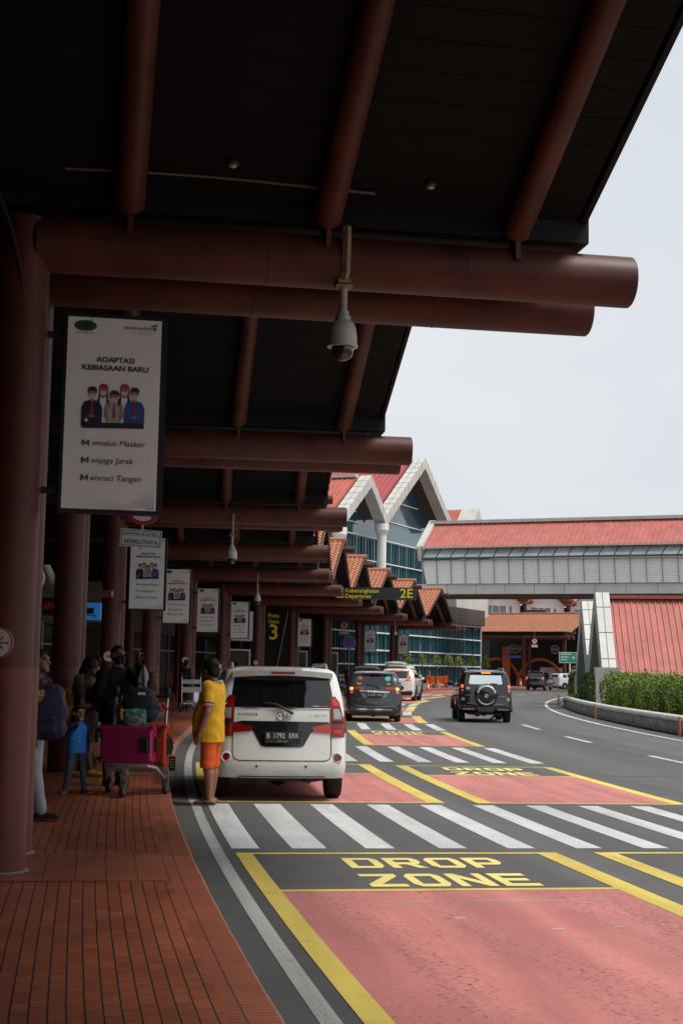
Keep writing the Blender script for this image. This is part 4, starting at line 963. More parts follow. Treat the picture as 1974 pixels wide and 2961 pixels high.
# green road sign
t = thing('green_road_sign', 'green direction sign on a white post behind the hedge', 'road sign', (17.05, 106.5, 0), rad(-6))
k = MB(); k.cyl((.15, .06, 0), (.15, .06, 3.0), .06, n=12); k.build('post', white_p, t, smooth=True)
k = MB(); k.cur = 1; k.box((.0, 0, 2.72), (1.30, .05, .80)); k.cur = 0; k.box((0, -.005, 2.72), (1.22, .05, .72)); k.build('panel', [mat('sign_green', (.015, .28, .20), .4, var=.04), sgn_w], t)
k = MB()
for z, wd in ((2.93, .7), (2.72, .55), (2.53, .5)):
    x = -.52
    while x < -.52+wd: k.poly([(x, -.033, z), (x+.06, -.033, z), (x+.06, -.033, z+.09), (x, -.033, z+.09)]); x += .085
k.poly([(.35, -.033, 2.6), (.45, -.033, 2.6), (.45, -.033, 2.72), (.52, -.033, 2.72), (.42, -.033, 2.86), (.30, -.033, 2.72), (.35, -.033, 2.72)])
k.build('lettering', sgn_w, t)

# ================================================================== red roofed pavilion with the concrete M on the island
e_ = Vector((.974, -.22, 0)).normalized(); g_ = Vector((.085, .996, 0)).normalized()
M0 = Vector((11.8, 66, -.2))
def Mp(g, ex, z): return M0+g_*g+e_*ex+UP*z
pav = thing('red_pavilion', 'red ribbed roof pavilion ending in a concrete M beside the road', 'pavilion', (14, 66, .3), 0)
prof = [(-3.9, 1.45), (0, 5.32), (3.75, 2.75), (7.5, 5.28), (11.2, 1.7)]
def inset(g, z): return z
conc_m = mat('m_concrete_shaded', (.33, .33, .315), .8, var=.1, scale=.9, bump=.1); conc_l = mat('m_tile_lit', (.56, .555, .52), .6, var=.07, scale=1.2)  # front faces darker, top faces lighter: fall of light put into the colours
dep = .62
k = MB()
outer = [(-4.2, 1.30), (-.35, 5.55), (.35, 5.55), (3.4, 2.72), (4.1, 2.72), (7.15, 5.5), (7.85, 5.5), (11.6, 1.4)]
inner = [(-3.2, 1.2), (0, 4.55), (0, 4.55), (3.2, 1.2), (4.3, 1.2), (7.5, 4.5), (7.5, 4.5), (10.6, 1.2)]
n = len(outer); f = [Mp(a, 0, z) for a, z in outer]+[Mp(a, 0, z) for a, z in inner]; r = [p+e_*dep for p in f]
k.cur = 0
for i in range(n-1):
    k.cur = 0; k.faces([f[i], f[i+1], f[n+i+1], f[n+i]], [(0, 1, 2, 3)]); k.faces([f[n+i], f[n+i+1], r[n+i+1], r[n+i]], [(0, 1, 2, 3)])
    k.cur = 1; k.faces([f[i], f[i+1], r[i+1], r[i]], [(0, 1, 2, 3)]); k.cur = 0; k.faces([r[i], r[i+1], r[n+i+1], r[n+i]], [(0, 1, 2, 3)])
k.faces([f[0], f[n], r[n], r[0]], [(0, 1, 2, 3)]); k.faces([f[n-1], f[2*n-1], r[2*n-1], r[n-1]], [(0, 1, 2, 3)])
k.build('concrete_m', [conc_m, conc_l], pav, world=True, norm=True)
k = MB()
for (a, c) in ((outer[0], outer[1]), (outer[2], outer[3]), (outer[4], outer[5]), (outer[6], outer[7])):
    for j in (1, 2, 3):
        x, z = a[0]+(c[0]-a[0])*j/3.6, a[1]+(c[1]-a[1])*j/3.6; k.bar(Mp(x, -.005, z+.012), Mp(x, dep, z+.012), .03, .02)
    k.bar(Mp(a[0], dep/2, a[1]+.012), Mp(c[0], dep/2, c[1]+.012), .02, .02)
k.build('panel_joints', mat('joint_grey', (.2, .2, .19), .8), pav, world=True)
k = MB()
for (a, p, c) in (((-3.2, 1.2), (0, 4.55), (3.2, 1.2)), ((4.3, 1.2), (7.5, 4.5), (10.6, 1.2))):
    k.faces([Mp(a[0], -.006, a[1]), Mp(p[0], -.006, p[1]), Mp(c[0], -.006, c[1])], [(0, 1, 2)])
k.build('green_panel', mat('dark_green_mesh', (.022, .03, .010), .8, var=.2, scale=3), pav, world=True)
k = MB()
def mbox(g0, g1, e0, e1, z0, z1):
    a = [Mp(g0, e0, z0), Mp(g1, e0, z0), Mp(g1, e1, z0), Mp(g0, e1, z0)]; b_ = [Vector((p.x, p.y, z1)) for p in a]
    k.faces(a+b_, [(3, 2, 1, 0), (4, 5, 6, 7), (0, 1, 5, 4), (1, 2, 6, 5), (2, 3, 7, 6), (3, 0, 4, 7)])
mbox(-4.4, -3.6, -.35, .7, .2, 1.9); mbox(-3.6, 3.4, .1, .5, .3, 1.2); mbox(4.2, 10.6, .1, .5, .3, 1.2); mbox(10.0, 11.6, -.1, .8, .2, 1.5)
k.build('pedestal', concrete, pav, world=True)
def mroof(a, c, name):
    k = MB(); q = [Mp(a[0], dep, a[1]), Mp(c[0], dep, c[1]), Mp(c[0], 34, c[1]), Mp(a[0], 34, a[1])]; lo = [p-UP*.12 for p in q]
    k.faces(q+lo, [(0, 1, 2, 3), (7, 6, 5, 4), (0, 4, 5, 1), (1, 5, 6, 2), (2, 6, 7, 3), (3, 7, 4, 0)])
    for j in range(int(33/.27)): k.bar(Mp(a[0], dep+.2+j*.27, a[1]+.025), Mp(c[0], dep+.2+j*.27, c[1]+.025), .045, .06)
    k.build(name, redroof2, pav, world=True)
mroof((-4.6, .75), (0, 5.28), 'roof_slope'); mroof((0, 5.28), (3.75, 2.65), 'roof_slope'); mroof((3.75, 2.65), (7.5, 5.2), 'roof_slope'); mroof((7.5, 5.2), (11.6, 1.2), 'roof_slope')
k = MB()
for j in range(26): k.bar(Mp(0, dep+.05+j*1.3, 5.36), Mp(0, dep+.05+j*1.3+1.28, 5.36), .5, .16)
k.build('ridge_cap', mat('ridge_red', (.40, .10, .085), .55), pav, world=True)
# ================================================================== hedges and small trees
def leafmat(name, a, b_, rough=.55):
    m, n, b = _nodes(name); g = n.nodes.new('ShaderNodeNewGeometry'); r = n.nodes.new('ShaderNodeValToRGB')
    r.color_ramp.elements[0].color = (*a, 1); r.color_ramp.elements[1].color = (*b_, 1)
    e3 = r.color_ramp.elements.new(.93); e3.color = (*b_, 1); e4 = r.color_ramp.elements.new(.965); e4.color = (.20, .13, .04, 1)
    n.links.new(g.outputs['Random Per Island'], r.inputs[0])
    z = _noise(n, 1.1, 3); c = _mix(n, .7, r.outputs[0], _ramp(n, z, .35, .65, (.45, .5, .4), (1.25, 1.2, 1.0)), 'MULTIPLY')
    n.links.new(c, b.inputs['Base Color']); b.inputs['Roughness'].default_value = rough
    b.inputs['Subsurface Weight'].default_value = 0
    return m
leaf1 = leafmat('hedge_leaf', (.065, .135, .013), (.26, .36, .033)); leaf2 = leafmat('hedge_leaf_dark', (.04, .085, .013), (.13, .20, .03))
leaf3 = leafmat('fern_leaf', (.09, .13, .012), (.26, .30, .03))
twig = mat('twig', (.05, .035, .02), .9)
def hedge(label, s0, s1, off, wd, z0, z1, n, mm, seed, size=.09):
    rnd = random.Random(seed); t = thing('hedge', label, 'hedge', P((s0+s1)/2, isl_u(s0)+off+wd/2, .3), 0, 'clipped hedges on the island')
    k = MB(); L = s1-s0
    bumps = [(rnd.uniform(s0, s1), rnd.uniform(0, wd), rnd.uniform(.2, .6), rnd.uniform(-.2, .17)) for _ in range(int(L*7)+14)]
    def top(s, w):
        h = z1
        for bs, bw, br_, bh in bumps:
            d2 = ((s-bs)**2+(w-bw)**2)/br_**2
            if d2 < 4: h += bh*math.exp(-d2)
        return h
    for i in range(n):
        mode = rnd.random(); s = rnd.uniform(s0, s1); w = rnd.uniform(0, wd)
        ht = top(s, w)
        if mode < .02: z = ht+rnd.random()*.20; zz_ = 1
        elif mode < .40: z = ht-abs(rnd.gauss(0, .07)); zz_ = 1
        elif mode < .86: w = abs(rnd.gauss(0, .07)); z = z0+(ht-z0)*rnd.random(); zz_ = (z-z0)/(ht-z0); w += .55*max(0, zz_-.62)**1.4*2+.10*max(0, .25-zz_)
        elif mode < .93: s = s0+abs(rnd.gauss(0, .1)); z = z0+(ht-z0)*rnd.random(); s += .5*max(0, (z-z0)/(ht-z0)-.6)
        else: z = z0+(ht-z0)*rnd.random()
        if mode < .40 and w < .35: z -= (.35-w)**2*1.6
        w += .10*sin(s*2.3+z*2)+.06*sin(s*5.1)
        # round the ends
        e = min(s-s0, s1-s); 
        if e < .35 and z > z1-.35+e: z -= .25
        p = P(s, isl_u(s)+off+w, z)
        a = Vector((rnd.gauss(0, 1), rnd.gauss(0, 1), rnd.gauss(.25, .8))).normalized(); b_ = a.orthogonal().normalized(); b_.rotate(Matrix.Rotation(rnd.uniform(0, 6.28), 3, a)); c_ = a.cross(b_)
        q = size*rnd.uniform(.55, 1.25)
        k.poly([p-b_*q*.5, p+c_*q*.27, p+b_*q*.5+a*q*.1, p-c_*q*.27])
    k.build('leaves', mm, t, world=True, norm=False)
    k = MB(); pts = []
    m_ = max(3, int(L/.8)); n8 = 8
    ss = [s0+.3+(L-.6)*i/m_ for i in range(m_+1)]
    for s in ss:
        for (w, z) in ((.22, z0-.1), (.2, z0+.5*(z1-z0)), (.5, z1-.28), (wd-.4, z1-.28), (wd-.2, z0+.5*(z1-z0)), (wd-.22, z0-.1)): pts.append(P(s, isl_u(s)+off+w, z))
    fs = [(i*6+j, i*6+(j+1) % 6, (i+1)*6+(j+1) % 6, (i+1)*6+j) for i in range(m_) for j in range(6)]+[tuple(range(6)), tuple(m_*6+j for j in reversed(range(6)))]
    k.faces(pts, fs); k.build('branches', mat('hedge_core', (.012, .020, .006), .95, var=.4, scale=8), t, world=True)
hedge('long pale green hedge in front of the red ribbed roof, right of the concrete M', 22, 50.5, 1.0, 1.9, .35, 1.55, 42000, leaf1, 1, .085)
hedge('darker low hedge in front of the concrete M', 52.5, 62.5, .75, 1.5, .35, 1.48, 16000, leaf2, 2, .09)
hedge('short bright green hedge at the tip of the island, left of the concrete M', 68.5, 75.5, .35, 1.7, .35, 1.75, 11000, leaf1, 3, .11)
# low creeper spilling at the wall end
k = MB(); rnd = random.Random(9)
for i in range(700):
    s = rnd.uniform(59, 63.5); p = P(s, isl_u(s)+rnd.uniform(.2, .9), .38+rnd.random()*.22); a = Vector((rnd.gauss(0, 1), rnd.gauss(0, 1), 1)).normalized(); b_ = a.orthogonal().normalized(); c_ = a.cross(b_); q = .1
    k.poly([p-b_*q*.5, p+c_*q*.3, p+b_*q*.5, p-c_*q*.3])
tag(k.build('ground_cover', leaf1, norm=False), 'low leafy ground cover behind the pipe coping', 'ground cover', kind='stuff')

# thin potted trees along the glass hall
def sapling_proto():
    t = thing('young_tree', 'x', 'young tree', (0, 0, 0), 0, 'thin young trees before the glass hall')
    k = MB(); k.tube([(0, 0, .15), (.03, .02, 1.1), (0, 0, 2.1), (.02, 0, 2.75)], [.06, .05, .04, .02], 8)
    for a in range(7): k.tube([(0, 0, 2.2+.05*a), (.2*cos(a*.9), .2*sin(a*.9), 2.7), (.36*cos(a*.9), .36*sin(a*.9), 2.5)], [.02, .012, .006], 5)
    k.build('trunk', twig, t, smooth=True)
    k = MB(); rnd = random.Random(4)
    for i in range(420):
        a = rnd.uniform(0, 6.28); br_ = int(a/.9); a = br_*.9+rnd.gauss(0, .22); r = rnd.uniform(.02, .42); z = 2.60+.2*sin(r*6)-(1.6*r*r)+rnd.gauss(0, .12)-rnd.random()*.45*(r > .2)
        p = Vector((r*cos(a), r*sin(a), z)); d = Vector((cos(a)*.5, sin(a)*.5, -1.0+rnd.gauss(0, .5))).normalized(); c_ = d.orthogonal().normalized(); c_.rotate(Matrix.Rotation(rnd.uniform(0, 6.28), 3, d)); q = rnd.uniform(.08, .20)
        k.poly([p-d*q*.5, p+c_*q*.2, p+d*q*.5, p-c_*q*.2])
    k.build('crown', leaf3, t, norm=False)
    k = MB(); k.lathe([(.30, .15), (.36, .6), (.33, .6), (.30, .5)], n=14); k.build('pot', concrete_d, t, smooth=True)
    return t
sp0 = sapling_proto()
TL = ['leftmost thin young tree before the glass hall, right of the last banner', 'second thin young tree from the left before the glass hall', 'third thin young tree from the left before the glass hall', 'fourth thin young tree from the left before the glass hall', 'fifth thin young tree from the left, above the orange barrier', 'thin young tree just left of the black off-roader roof', 'rightmost thin young tree, at the corner of the glass hall']
for i, xd in enumerate((934, 968, 1000, 1028, 1051, 1081, 1112)):
    # on a line 2.6 m in front of the glass
    rr = (xd-784+7)/3267.0
    q0 = G1+NX*2.6; t_ = (q0.x-rr*q0.y)/(HX.x-rr*HX.y); p = q0-HX*t_
    if i == 0: sp0.location = (p.x, p.y, 0); sp0['label'] = TL[0]
    else: dup(sp0, TL[i], Vector((p.x, p.y, random.uniform(-.15, .12))), i*1.3)
# ================================================================== vehicles (local: x forward from the rear bumper, y left, z up)
def outline(xr, xf, w, rr, rf, bow_r, bow_f, nc=5, ns=9, ne=6):
    pts = []
    def arc(cx, cy, r, a0, a1):
        for i in range(nc): a = a0+(a1-a0)*i/(nc-1); pts.append((cx+r*cos(a), cy+r*sin(a)))
    def line(p, q, n):
        for i in range(1, n): t = i/n; pts.append((p[0]+(q[0]-p[0])*t, p[1]+(q[1]-p[1])*t))
    rr = min(rr, w*.95, (xf-xr)*.45); rf = min(rf, w*.95, (xf-xr)*.45)
    arc(xf-rf, -w+rf, rf, -pi/2, 0); line((xf, -w+rf), (xf, w-rf), ne); arc(xf-rf, w-rf, rf, 0, pi/2)
    line((xf-rf, w), (xr+rr, w), ns); arc(xr+rr, w-rr, rr, pi/2, pi); line((xr, w-rr), (xr, -w+rr), ne); arc(xr+rr, -w+rr, rr, pi, 1.5*pi); line((xr+rr, -w), (xf-rf, -w), ns)
    out = []
    for x, y in pts:
        t = (y/w)**2
        if x < (xr+xf)/2: x += bow_r*t*max(0, 1-(x-xr)/.5)
        else: x -= bow_f*t*max(0, 1-(xf-x)/.6)
        out.append((x, y))
    return out
def car_shell(levels, wheels, wr, paint, parent):
    vs, fs = [], []; n = None
    for lv in levels:
        z, xr, xf, w = lv[:4]; rr = lv[4] if len(lv) > 4 else .16; rf = lv[5] if len(lv) > 5 else .3
        o = outline(xr, xf, w, rr, rf, .07, .22); n = len(o); vs += [(x, y, z) for x, y in o]
    for i in range(len(levels)-1):
        for j in range(n): a, b_ = i*n+j, i*n+(j+1) % n; fs.append((a, b_, b_+n, a+n))
    fs.append(tuple(reversed(range(n)))); e = (len(levels)-1)*n; fs.append(tuple(range(e, e+n)))
    me = bpy.data.meshes.new('body'); me.from_pydata(vs, [], fs); me.materials.append(paint)
    bm = bmesh.new(); bm.from_mesh(me); bmesh.ops.recalc_face_normals(bm, faces=bm.faces); bm.to_mesh(me); bm.free()
    o = bpy.data.objects.new('body', me); COL.objects.link(o)
    cut = MB(); W = max(l[3] for l in levels)
    for x in wheels:
        for sg in (-1, 1): cut.cyl((x, sg*(W-.27), wr), (x, sg*(W+.3), wr), wr+.055, n=28)
    c = cut.build('wheel_cutter', paint)
    md = o.modifiers.new('b', 'BOOLEAN'); md.operation = 'DIFFERENCE'; md.object = c; md.solver = 'EXACT'
    bpy.context.view_layer.update()
    me2 = bpy.data.meshes.new_from_object(o.evaluated_get(bpy.context.evaluated_depsgraph_get()))
    o.modifiers.clear(); o.data = me2; me2.name = 'body'; bpy.data.objects.remove(c)
    for p in me2.polygons: p.use_smooth = True
    me2.set_sharp_from_angle(angle=rad(32))
    o.parent = parent
    bvh = BVHTree.FromPolygons([v.co.copy() for v in me2.vertices], [tuple(p.vertices) for p in me2.polygons])
    return o, bvh
def inpoly(p, poly):
    c = False; n = len(poly)
    for i in range(n):
        a, b_ = poly[i], poly[(i+1) % n]
        if (a[1] > p[1]) != (b_[1] > p[1]) and p[0] < (b_[0]-a[0])*(p[1]-a[1])/(b_[1]-a[1])+a[0]: c = not c
    return c
def panel(bvh, view, poly, mm, name, parent, off=.006, grid=.07, thick=.012):
    """a thin piece of real sheet laid over the shell. view: rear / front / left / right; poly in (h, z), h = image-right for rear, x for sides"""
    def ray(h, z):
        if view == 'rear': o, d = Vector((-3, -h, z)), Vector((1, 0, 0))
        elif view == 'front': o, d = Vector((9, -h, z)), Vector((-1, 0, 0))
        elif view == 'left': o, d = Vector((h, 4, z)), Vector((0, -1, 0))
        elif view == 'top': o, d = Vector((h, z, 4)), Vector((0, 0, -1))
        else: o, d = Vector((h, -4, z)), Vector((0, 1, 0))
        r = bvh.ray_cast(o, d)
        return (r[0], r[1], d) if r[0] is not None else None
    pts = []
    n = len(poly)
    for i in range(n):
        a, b_ = poly[i], poly[(i+1) % n]; m_ = max(1, int(math.hypot(b_[0]-a[0], b_[1]-a[1])/grid))
        for j in range(m_): pts.append(Vector((a[0]+(b_[0]-a[0])*j/m_, a[1]+(b_[1]-a[1])*j/m_)))
    nb = len(pts); edges = [(i, (i+1) % nb) for i in range(nb)]
    x0, x1 = min(p[0] for p in poly), max(p[0] for p in poly); z0, z1 = min(p[1] for p in poly), max(p[1] for p in poly)
    x = x0+grid*.6
    while x < x1:
        z = z0+grid*.6
        while z < z1:
            if inpoly((x, z), poly): pts.append(Vector((x, z)))
            z += grid
        x += grid
    v2, e2, f2, _, _, _ = geometry.delaunay_2d_cdt(pts, edges, [list(range(nb))], 1, 1e-5)
    vs = []; last = None
    for p in v2:
        r = ray(p[0], p[1])
        if r is None:
            r = None
            for s in (.97, .94, .9, .85, .78):
                r = ray(p[0]*s if view in ('rear', 'front') else p[0], p[1]*(1 if view != 'top' else s))
                if r: break
            if r is None: r = (last if last else (Vector((0, 0, 0)), Vector((0, 0, 1)), Vector((1, 0, 0))))
        last = r
        nm = r[1]
        if nm.dot(r[2]) > 0: nm = -nm
        vs.append(r[0]+(nm*.8-r[2]*.2)*off)
    k = MB(); k.faces(vs, [tuple(f) for f in f2]); o = k.build(name, mm, parent)
    for p in o.data.polygons: p.use_smooth = True
    return o
def strip(bvh, view, path, w, mm, name, parent, off=.004):
    """thin line along a path on the shell"""
    k = MB(); q = []
    for a, b_ in zip(path, path[1:]):
        m_ = max(1, int(math.hypot(b_[0]-a[0], b_[1]-a[1])/.08))
        for j in range(m_): q.append((a[0]+(b_[0]-a[0])*j/m_, a[1]+(b_[1]-a[1])*j/m_))
    q.append(path[-1]); P3 = []
    for h, z in q:
        if view == 'rear': r = bvh.ray_cast(Vector((-3, -h, z)), Vector((1, 0, 0)))
        elif view == 'left': r = bvh.ray_cast(Vector((h, 4, z)), Vector((0, -1, 0)))
        else: r = bvh.ray_cast(Vector((h, -4, z)), Vector((0, 1, 0)))
        if r[0] is not None: P3.append(r[0]+r[1]*off*(1 if True else 0)*.3)
    if len(P3) > 1: k.tube(P3, w/2, 6); return k.build(name, mm, parent, smooth=True)
tyre_m = rubber; rim_m = mat('alloy_rim', (.42, .42, .43), .3, .9, var=.05)
def wheel(x, y, r, w, parent, rim=rim_m):
    sg = 1 if y > 0 else -1
    t = MB(); t.lathe([(r*.60, -w/2), (r*.93, -w/2), (r*.985, -w*.38), (r, -w*.25), (r, w*.25), (r*.985, w*.38), (r*.93, w/2), (r*.60, w/2)], (x, y, r), 'Y', 32)
    o = t.build('wheel', tyre_m, parent, smooth=True)
    k = MB(); yo = y+sg*w*.40
    k.lathe([(r*.64, yo-sg*.0), (r*.64, yo+sg*.015), (r*.58, yo+sg*.008), (r*.56, yo-sg*.04), (.01, yo-sg*.04)], (x, 0, r), 'Y', 24)
    for i in range(5):
        a = 2*pi*i/5; k.bar((x+.04*cos(a), yo+sg*.012, r+.04*sin(a)), (x+r*.58*cos(a), yo+sg*.006, r+r*.58*sin(a)), .055, .02, up=(0, 1, 0))
    k.lathe([(.05, yo-sg*.01), (.05, yo+sg*.02), (.01, yo+sg*.02)], (x, 0, r), 'Y', 12)
    k.build('rim', rim, o, smooth=True)
lamp_r = mat('lamp_red', (.20, .006, .005), .15, var=0, coat=.5); lamp_rb = mat('lamp_red_bright', (.52, .030, .010), .2, var=0, coat=.5)
lamp_w = mat('lamp_clear', (.36, .35, .34), .12, var=.1, coat=.5); lamp_o = mat('lamp_amber', (.6, .22, .03), .2, var=0)
lit_red = mat('lit_brake_lamp', (.85, .10, .02), .3, emit=1.1, var=0); lit_amb = mat('lit_amber_lamp', (1, .30, .02), .3, emit=1.6, var=0)
plate_k = mat('plate_black', (.018, .018, .02), .5, var=.05); plate_t = mat('plate_letter', (.62, .63, .64), .5, var=0)
gap_m = mat('panel_gap', (.03, .03, .03), .7, var=0)
def build_car(name, label, loc, heading, D, group=None):
    """D: dict of dimensions. heading: compass angle from +Y clockwise (radians)"""
    t = thing(name, label, D.get('cat', 'car'), loc, pi/2-heading, group)
    L, W, H = D['L'], D['W']/2, D['H']; paint = D['paint']; wr = D['wr']; ax = D['ax']
    body, bvh = car_shell(D['levels'], ax, wr, paint, t)
    for x in ax:
        for sg in (-1, 1): wheel(x, sg*(W-.105), wr, D.get('ww', .2), t, D.get('rim', rim_m))
    # underbody, axle and exhaust
    k = MB(); k.box(((L)/2+.15, 0, .31), (L-.7, 2*W-.62, .10)); k.cyl((ax[0], -W+.2, wr), (ax[0], W-.2, wr), .06, n=10); k.lathe([(.05, ax[0]-.13), (.13, ax[0]-.09), (.13, ax[0]+.09), (.05, ax[0]+.13)], (0, 0, wr-.02), 'X', 14)
    k.cyl((.12, -.35, .26), (1.6, -.35, .26), .035, n=10); k.lathe([(.03, .2), (.11, .22), (.11, .75), (.03, .77)], (0, .25, .30), 'X', 14); k.bar((.35, -.55, .27), (.35, .55, .27), .05, .05); k.build('underbody', black_m, t)
    # side glass, both sides
    gl = D.get('glass', glass_d)
    for view in ('left', 'right'):
        for nm, poly in D['side_glass']: panel(bvh, view, poly, gl, nm, t, .004, .12)
        if 'door_lines' in D:
            for pth in D['door_lines']: strip(bvh, view, pth, .012, gap_m, 'door_gap', t)
        for hx, hz in D.get('handles', ()):
            sg = 1 if view == 'left' else -1; r = bvh.ray_cast(Vector((hx, 4*sg, hz)), Vector((0, -sg, 0)))
            if r[0] is not None: k = MB(); k.tube([r[0]+Vector((-.09, 0, 0)), r[0]+Vector((-.06, sg*.03, .005)), r[0]+Vector((.06, sg*.03, .005)), r[0]+Vector((.09, 0, 0))], .016, 8); k.build('door_handle', D.get('handle_m', paint), t, smooth=True)
        mxp = D['mirror']; sg = 1 if view == 'left' else -1
        k = MB(); k.lathe([(.01, -.07), (.07, -.05), (.085, 0), (.08, .05), (.05, .08), (.01, .09)], (mxp[0], 0, mxp[1]), 'X', 16)
        k.v = [Vector((v.x, (v.y*1.35)+sg*(W+.13), v.z)) for v in k.v]; k.tube([(mxp[0]+.03, sg*(W-.06), mxp[1]-.05), (mxp[0]+.01, sg*(W+.06), mxp[1]-.04)], .025, 8)
        k.build('wing_mirror', D.get('mirror_m', paint), t, smooth=True)
        if D.get('cladding'):
            panel(bvh, view, [(ax[0]+wr+.06, .22), (ax[1]-wr-.06, .22), (ax[1]-wr-.06, .40), (ax[0]+wr+.06, .40)], black_m, 'sill_cladding', t, .012, .2)
            for x in ax:
                k = MB(); pts = [Vector((x+(wr+.085)*cos(a), sg*(W-.0), wr+(wr+.085)*sin(a))) for a in [pi*i/14 for i in range(15)]]
                k.tube(pts, .05, 8); k.build('arch_cladding', black_m, t, smooth=True)
    panel(bvh, 'front', D['windscreen'], gl, 'windscreen', t, .004, .12)
    fz = D.get('front_z', .68)
    for sg in (-1, 1): panel(bvh, 'front', [(sg*(W-.12), fz), (sg*(W-.45), fz-.03), (sg*(W-.4), fz+.12), (sg*(W-.13), fz+.16)], lamp_w, 'headlight', t, .008, .08)
    panel(bvh, 'front', [(-.35, fz-.1), (.35, fz-.1), (.4, fz+.06), (-.4, fz+.06)], black_m, 'grille', t, .008, .1)
    # rear
    panel(bvh, 'rear', D['rear_glass'], D.get('rear_glass_m', gl), 'rear_window', t, .006, .07)
    for nm, mm, poly in D.get('rear', ()): panel(bvh, 'rear', poly, mm, nm, t, D.get('roff', {}).get(nm, .010), .05)
    for nm, mm, w, pth in D.get('rear_lines', ()): strip(bvh, 'rear', pth, w, mm, nm, t)
    def rx(h, z):
        r = bvh.ray_cast(Vector((-3, -h, z)), Vector((1, 0, 0))); return r[0].x if r[0] is not None else .1
    if 'plate' in D:
        h, z, txt, sub = D['plate']; x = rx(h, z)-D.get('plate_off', .02)
        pl = MB(); pl.box((x, -h, z), (.014, .44, .14)); o = pl.build('number_plate', plate_k, t)
        if txt:
            for wd, dx in zip(txt.split(), (-.182, -.045, .142)):
                k = MB(); k.text(wd, (x-.009, -h-dx, z+.018), (0, -1, 0), (0, 0, 1), .088, .004, 'CENTER', .86); k.build('lettering', plate_t, o)
            if sub: k = MB(); k.text(sub, (x-.009, -h, z-.048), (0, -1, 0), (0, 0, 1), .034, .002); k.build('lettering', plate_t, o)
    for txt, h, z, size, mm, bold, sx, shear in D.get('badges', ()):
        x = min(rx(h-.06, z), rx(h+.06, z))-.008; k = MB(); k.text(txt, (x, -h, z), (0, -1, 0), (0, 0, 1), size, bold, 'CENTER', sx, shear); k.build('lettering', mm, t)
    for h, z, rx_, rz_, in D.get('emblem', ()):
        x = rx(h, z)-.014; k = MB()
        def ring(a, b_, cz, r): k.tube([(x, -h+a*cos(q), z+cz+b_*sin(q)) for q in [2*pi*i/24 for i in range(25)]], r, 6, False)
        ring(rx_, rz_, 0, .009); ring(rx_*.38, rz_*.92, 0, .007); ring(rx_*.72, rz_*.38, rz_*.5, .007)
        k.build('emblem', chrome, t, smooth=True)
    if 'wiper' in D:
        a, b_ = D['wiper']; k = MB(); xa, xb = rx(*a)-.03, rx(*b_)-.03
        k.tube([(xa, -a[0], a[1]), ((xa+xb)/2-.01, -(a[0]*.4+b_[0]*.6), a[1]*.25+b_[1]*.75+.02), (xb, -b_[0], b_[1])], [.02, .012, .008], 8); k.build('rear_wiper', black_m, t, smooth=True)
    if 'spoiler' in D:
        z, x0, w, dp, th = D['spoiler']; k = MB()
        top = [(x0-.02+.10*(abs(h)/w)**2, h, z-.035*(abs(h)/w)**2) for h in [w*(i/6-1) for i in range(13)]]
        vs = []
        for x, y, zz_ in top: vs += [(x, y, zz_), (x+dp, y*.97, zz_+.035), (x+dp, y*.97, zz_-.03), (x+.02, y, zz_-th)]
        fs = []
        for i in range(12): fs += [(i*4+j, i*4+(j+1) % 4, (i+1)*4+(j+1) % 4, (i+1)*4+j) for j in range(4)]
        fs += [(0, 1, 2, 3), (51, 50, 49, 48)]; k.faces(vs, fs); o = k.build('roof_spoiler', paint, t, smooth=True)
        k = MB(); k.box((x0-.015, 0, z-th*.55), (.02, .30, .026)); k.build('high_brake_light', D.get('hbl', lamp_r), o)
    if D.get('rails'):
        z0_, x0, x1, yy = D['rails']
        for sg in (-1, 1):
            k = MB(); k.tube([(x0, sg*yy, z0_-.06), (x0+.1, sg*yy, z0_), (x1-.1, sg*(yy-.03), z0_), (x1, sg*(yy-.03), z0_-.06)], .022, 8); k.build('roof_rail', D.get('rail_m', grey_m), t, smooth=True)
    return t, bvh
def mpv_levels(L, W, H, belt=1.02, hood=.95, wb=.90, tuck=.05, lean=.16, hl=1.0, screen=.75):
    w = W/2; return [(.20, .12, L-.2, w-.12), (.27, .03, L-.06, w-.035), (.42, 0, L, w-.005), (.60, .015, L-.01, w), (.76, .045, L-.05, w), (hood-.08, .06, L-.14, w-.003), (hood-.01, .07, L-.24, w-.01), (hood+.05, .08, L-hl+.02, w-.018, .16, .25),
        (belt+.12, .08+lean*.25, L-hl-.14, w-.04, .16, .25), ((belt+H)/2+.02, .08+lean*.7, L-hl-.14-screen*.42, w-.085, .15, .22), (H-.17, .08+lean, L-hl-.14-screen*.78, w-.13, .14, .2), (H-.09, .10+lean, L-hl-.14-screen*.93, w-.165, .14, .2), (H-.04, .17+lean, L-hl-.24-screen, w-.22, .14, .2), (H-.012, .4+lean, L-hl-.5-screen, w-.40, .14, .2), (H, .9+lean, L-hl-.9-screen, w-.62, .1, .1)]
paint_white = mat('pearl_white_paint', (.70, .69, .65), .22, var=.015, coat=.8); paint_dgrey = mat('dark_grey_paint', (.035, .036, .039), .22, var=.04, coat=.8)
paint_black = mat('black_paint', (.010, .010, .011), .18, var=.05, coat=.9); paint_silver = mat('white_van_paint', (.62, .62, .60), .3, var=.03, coat=.5)

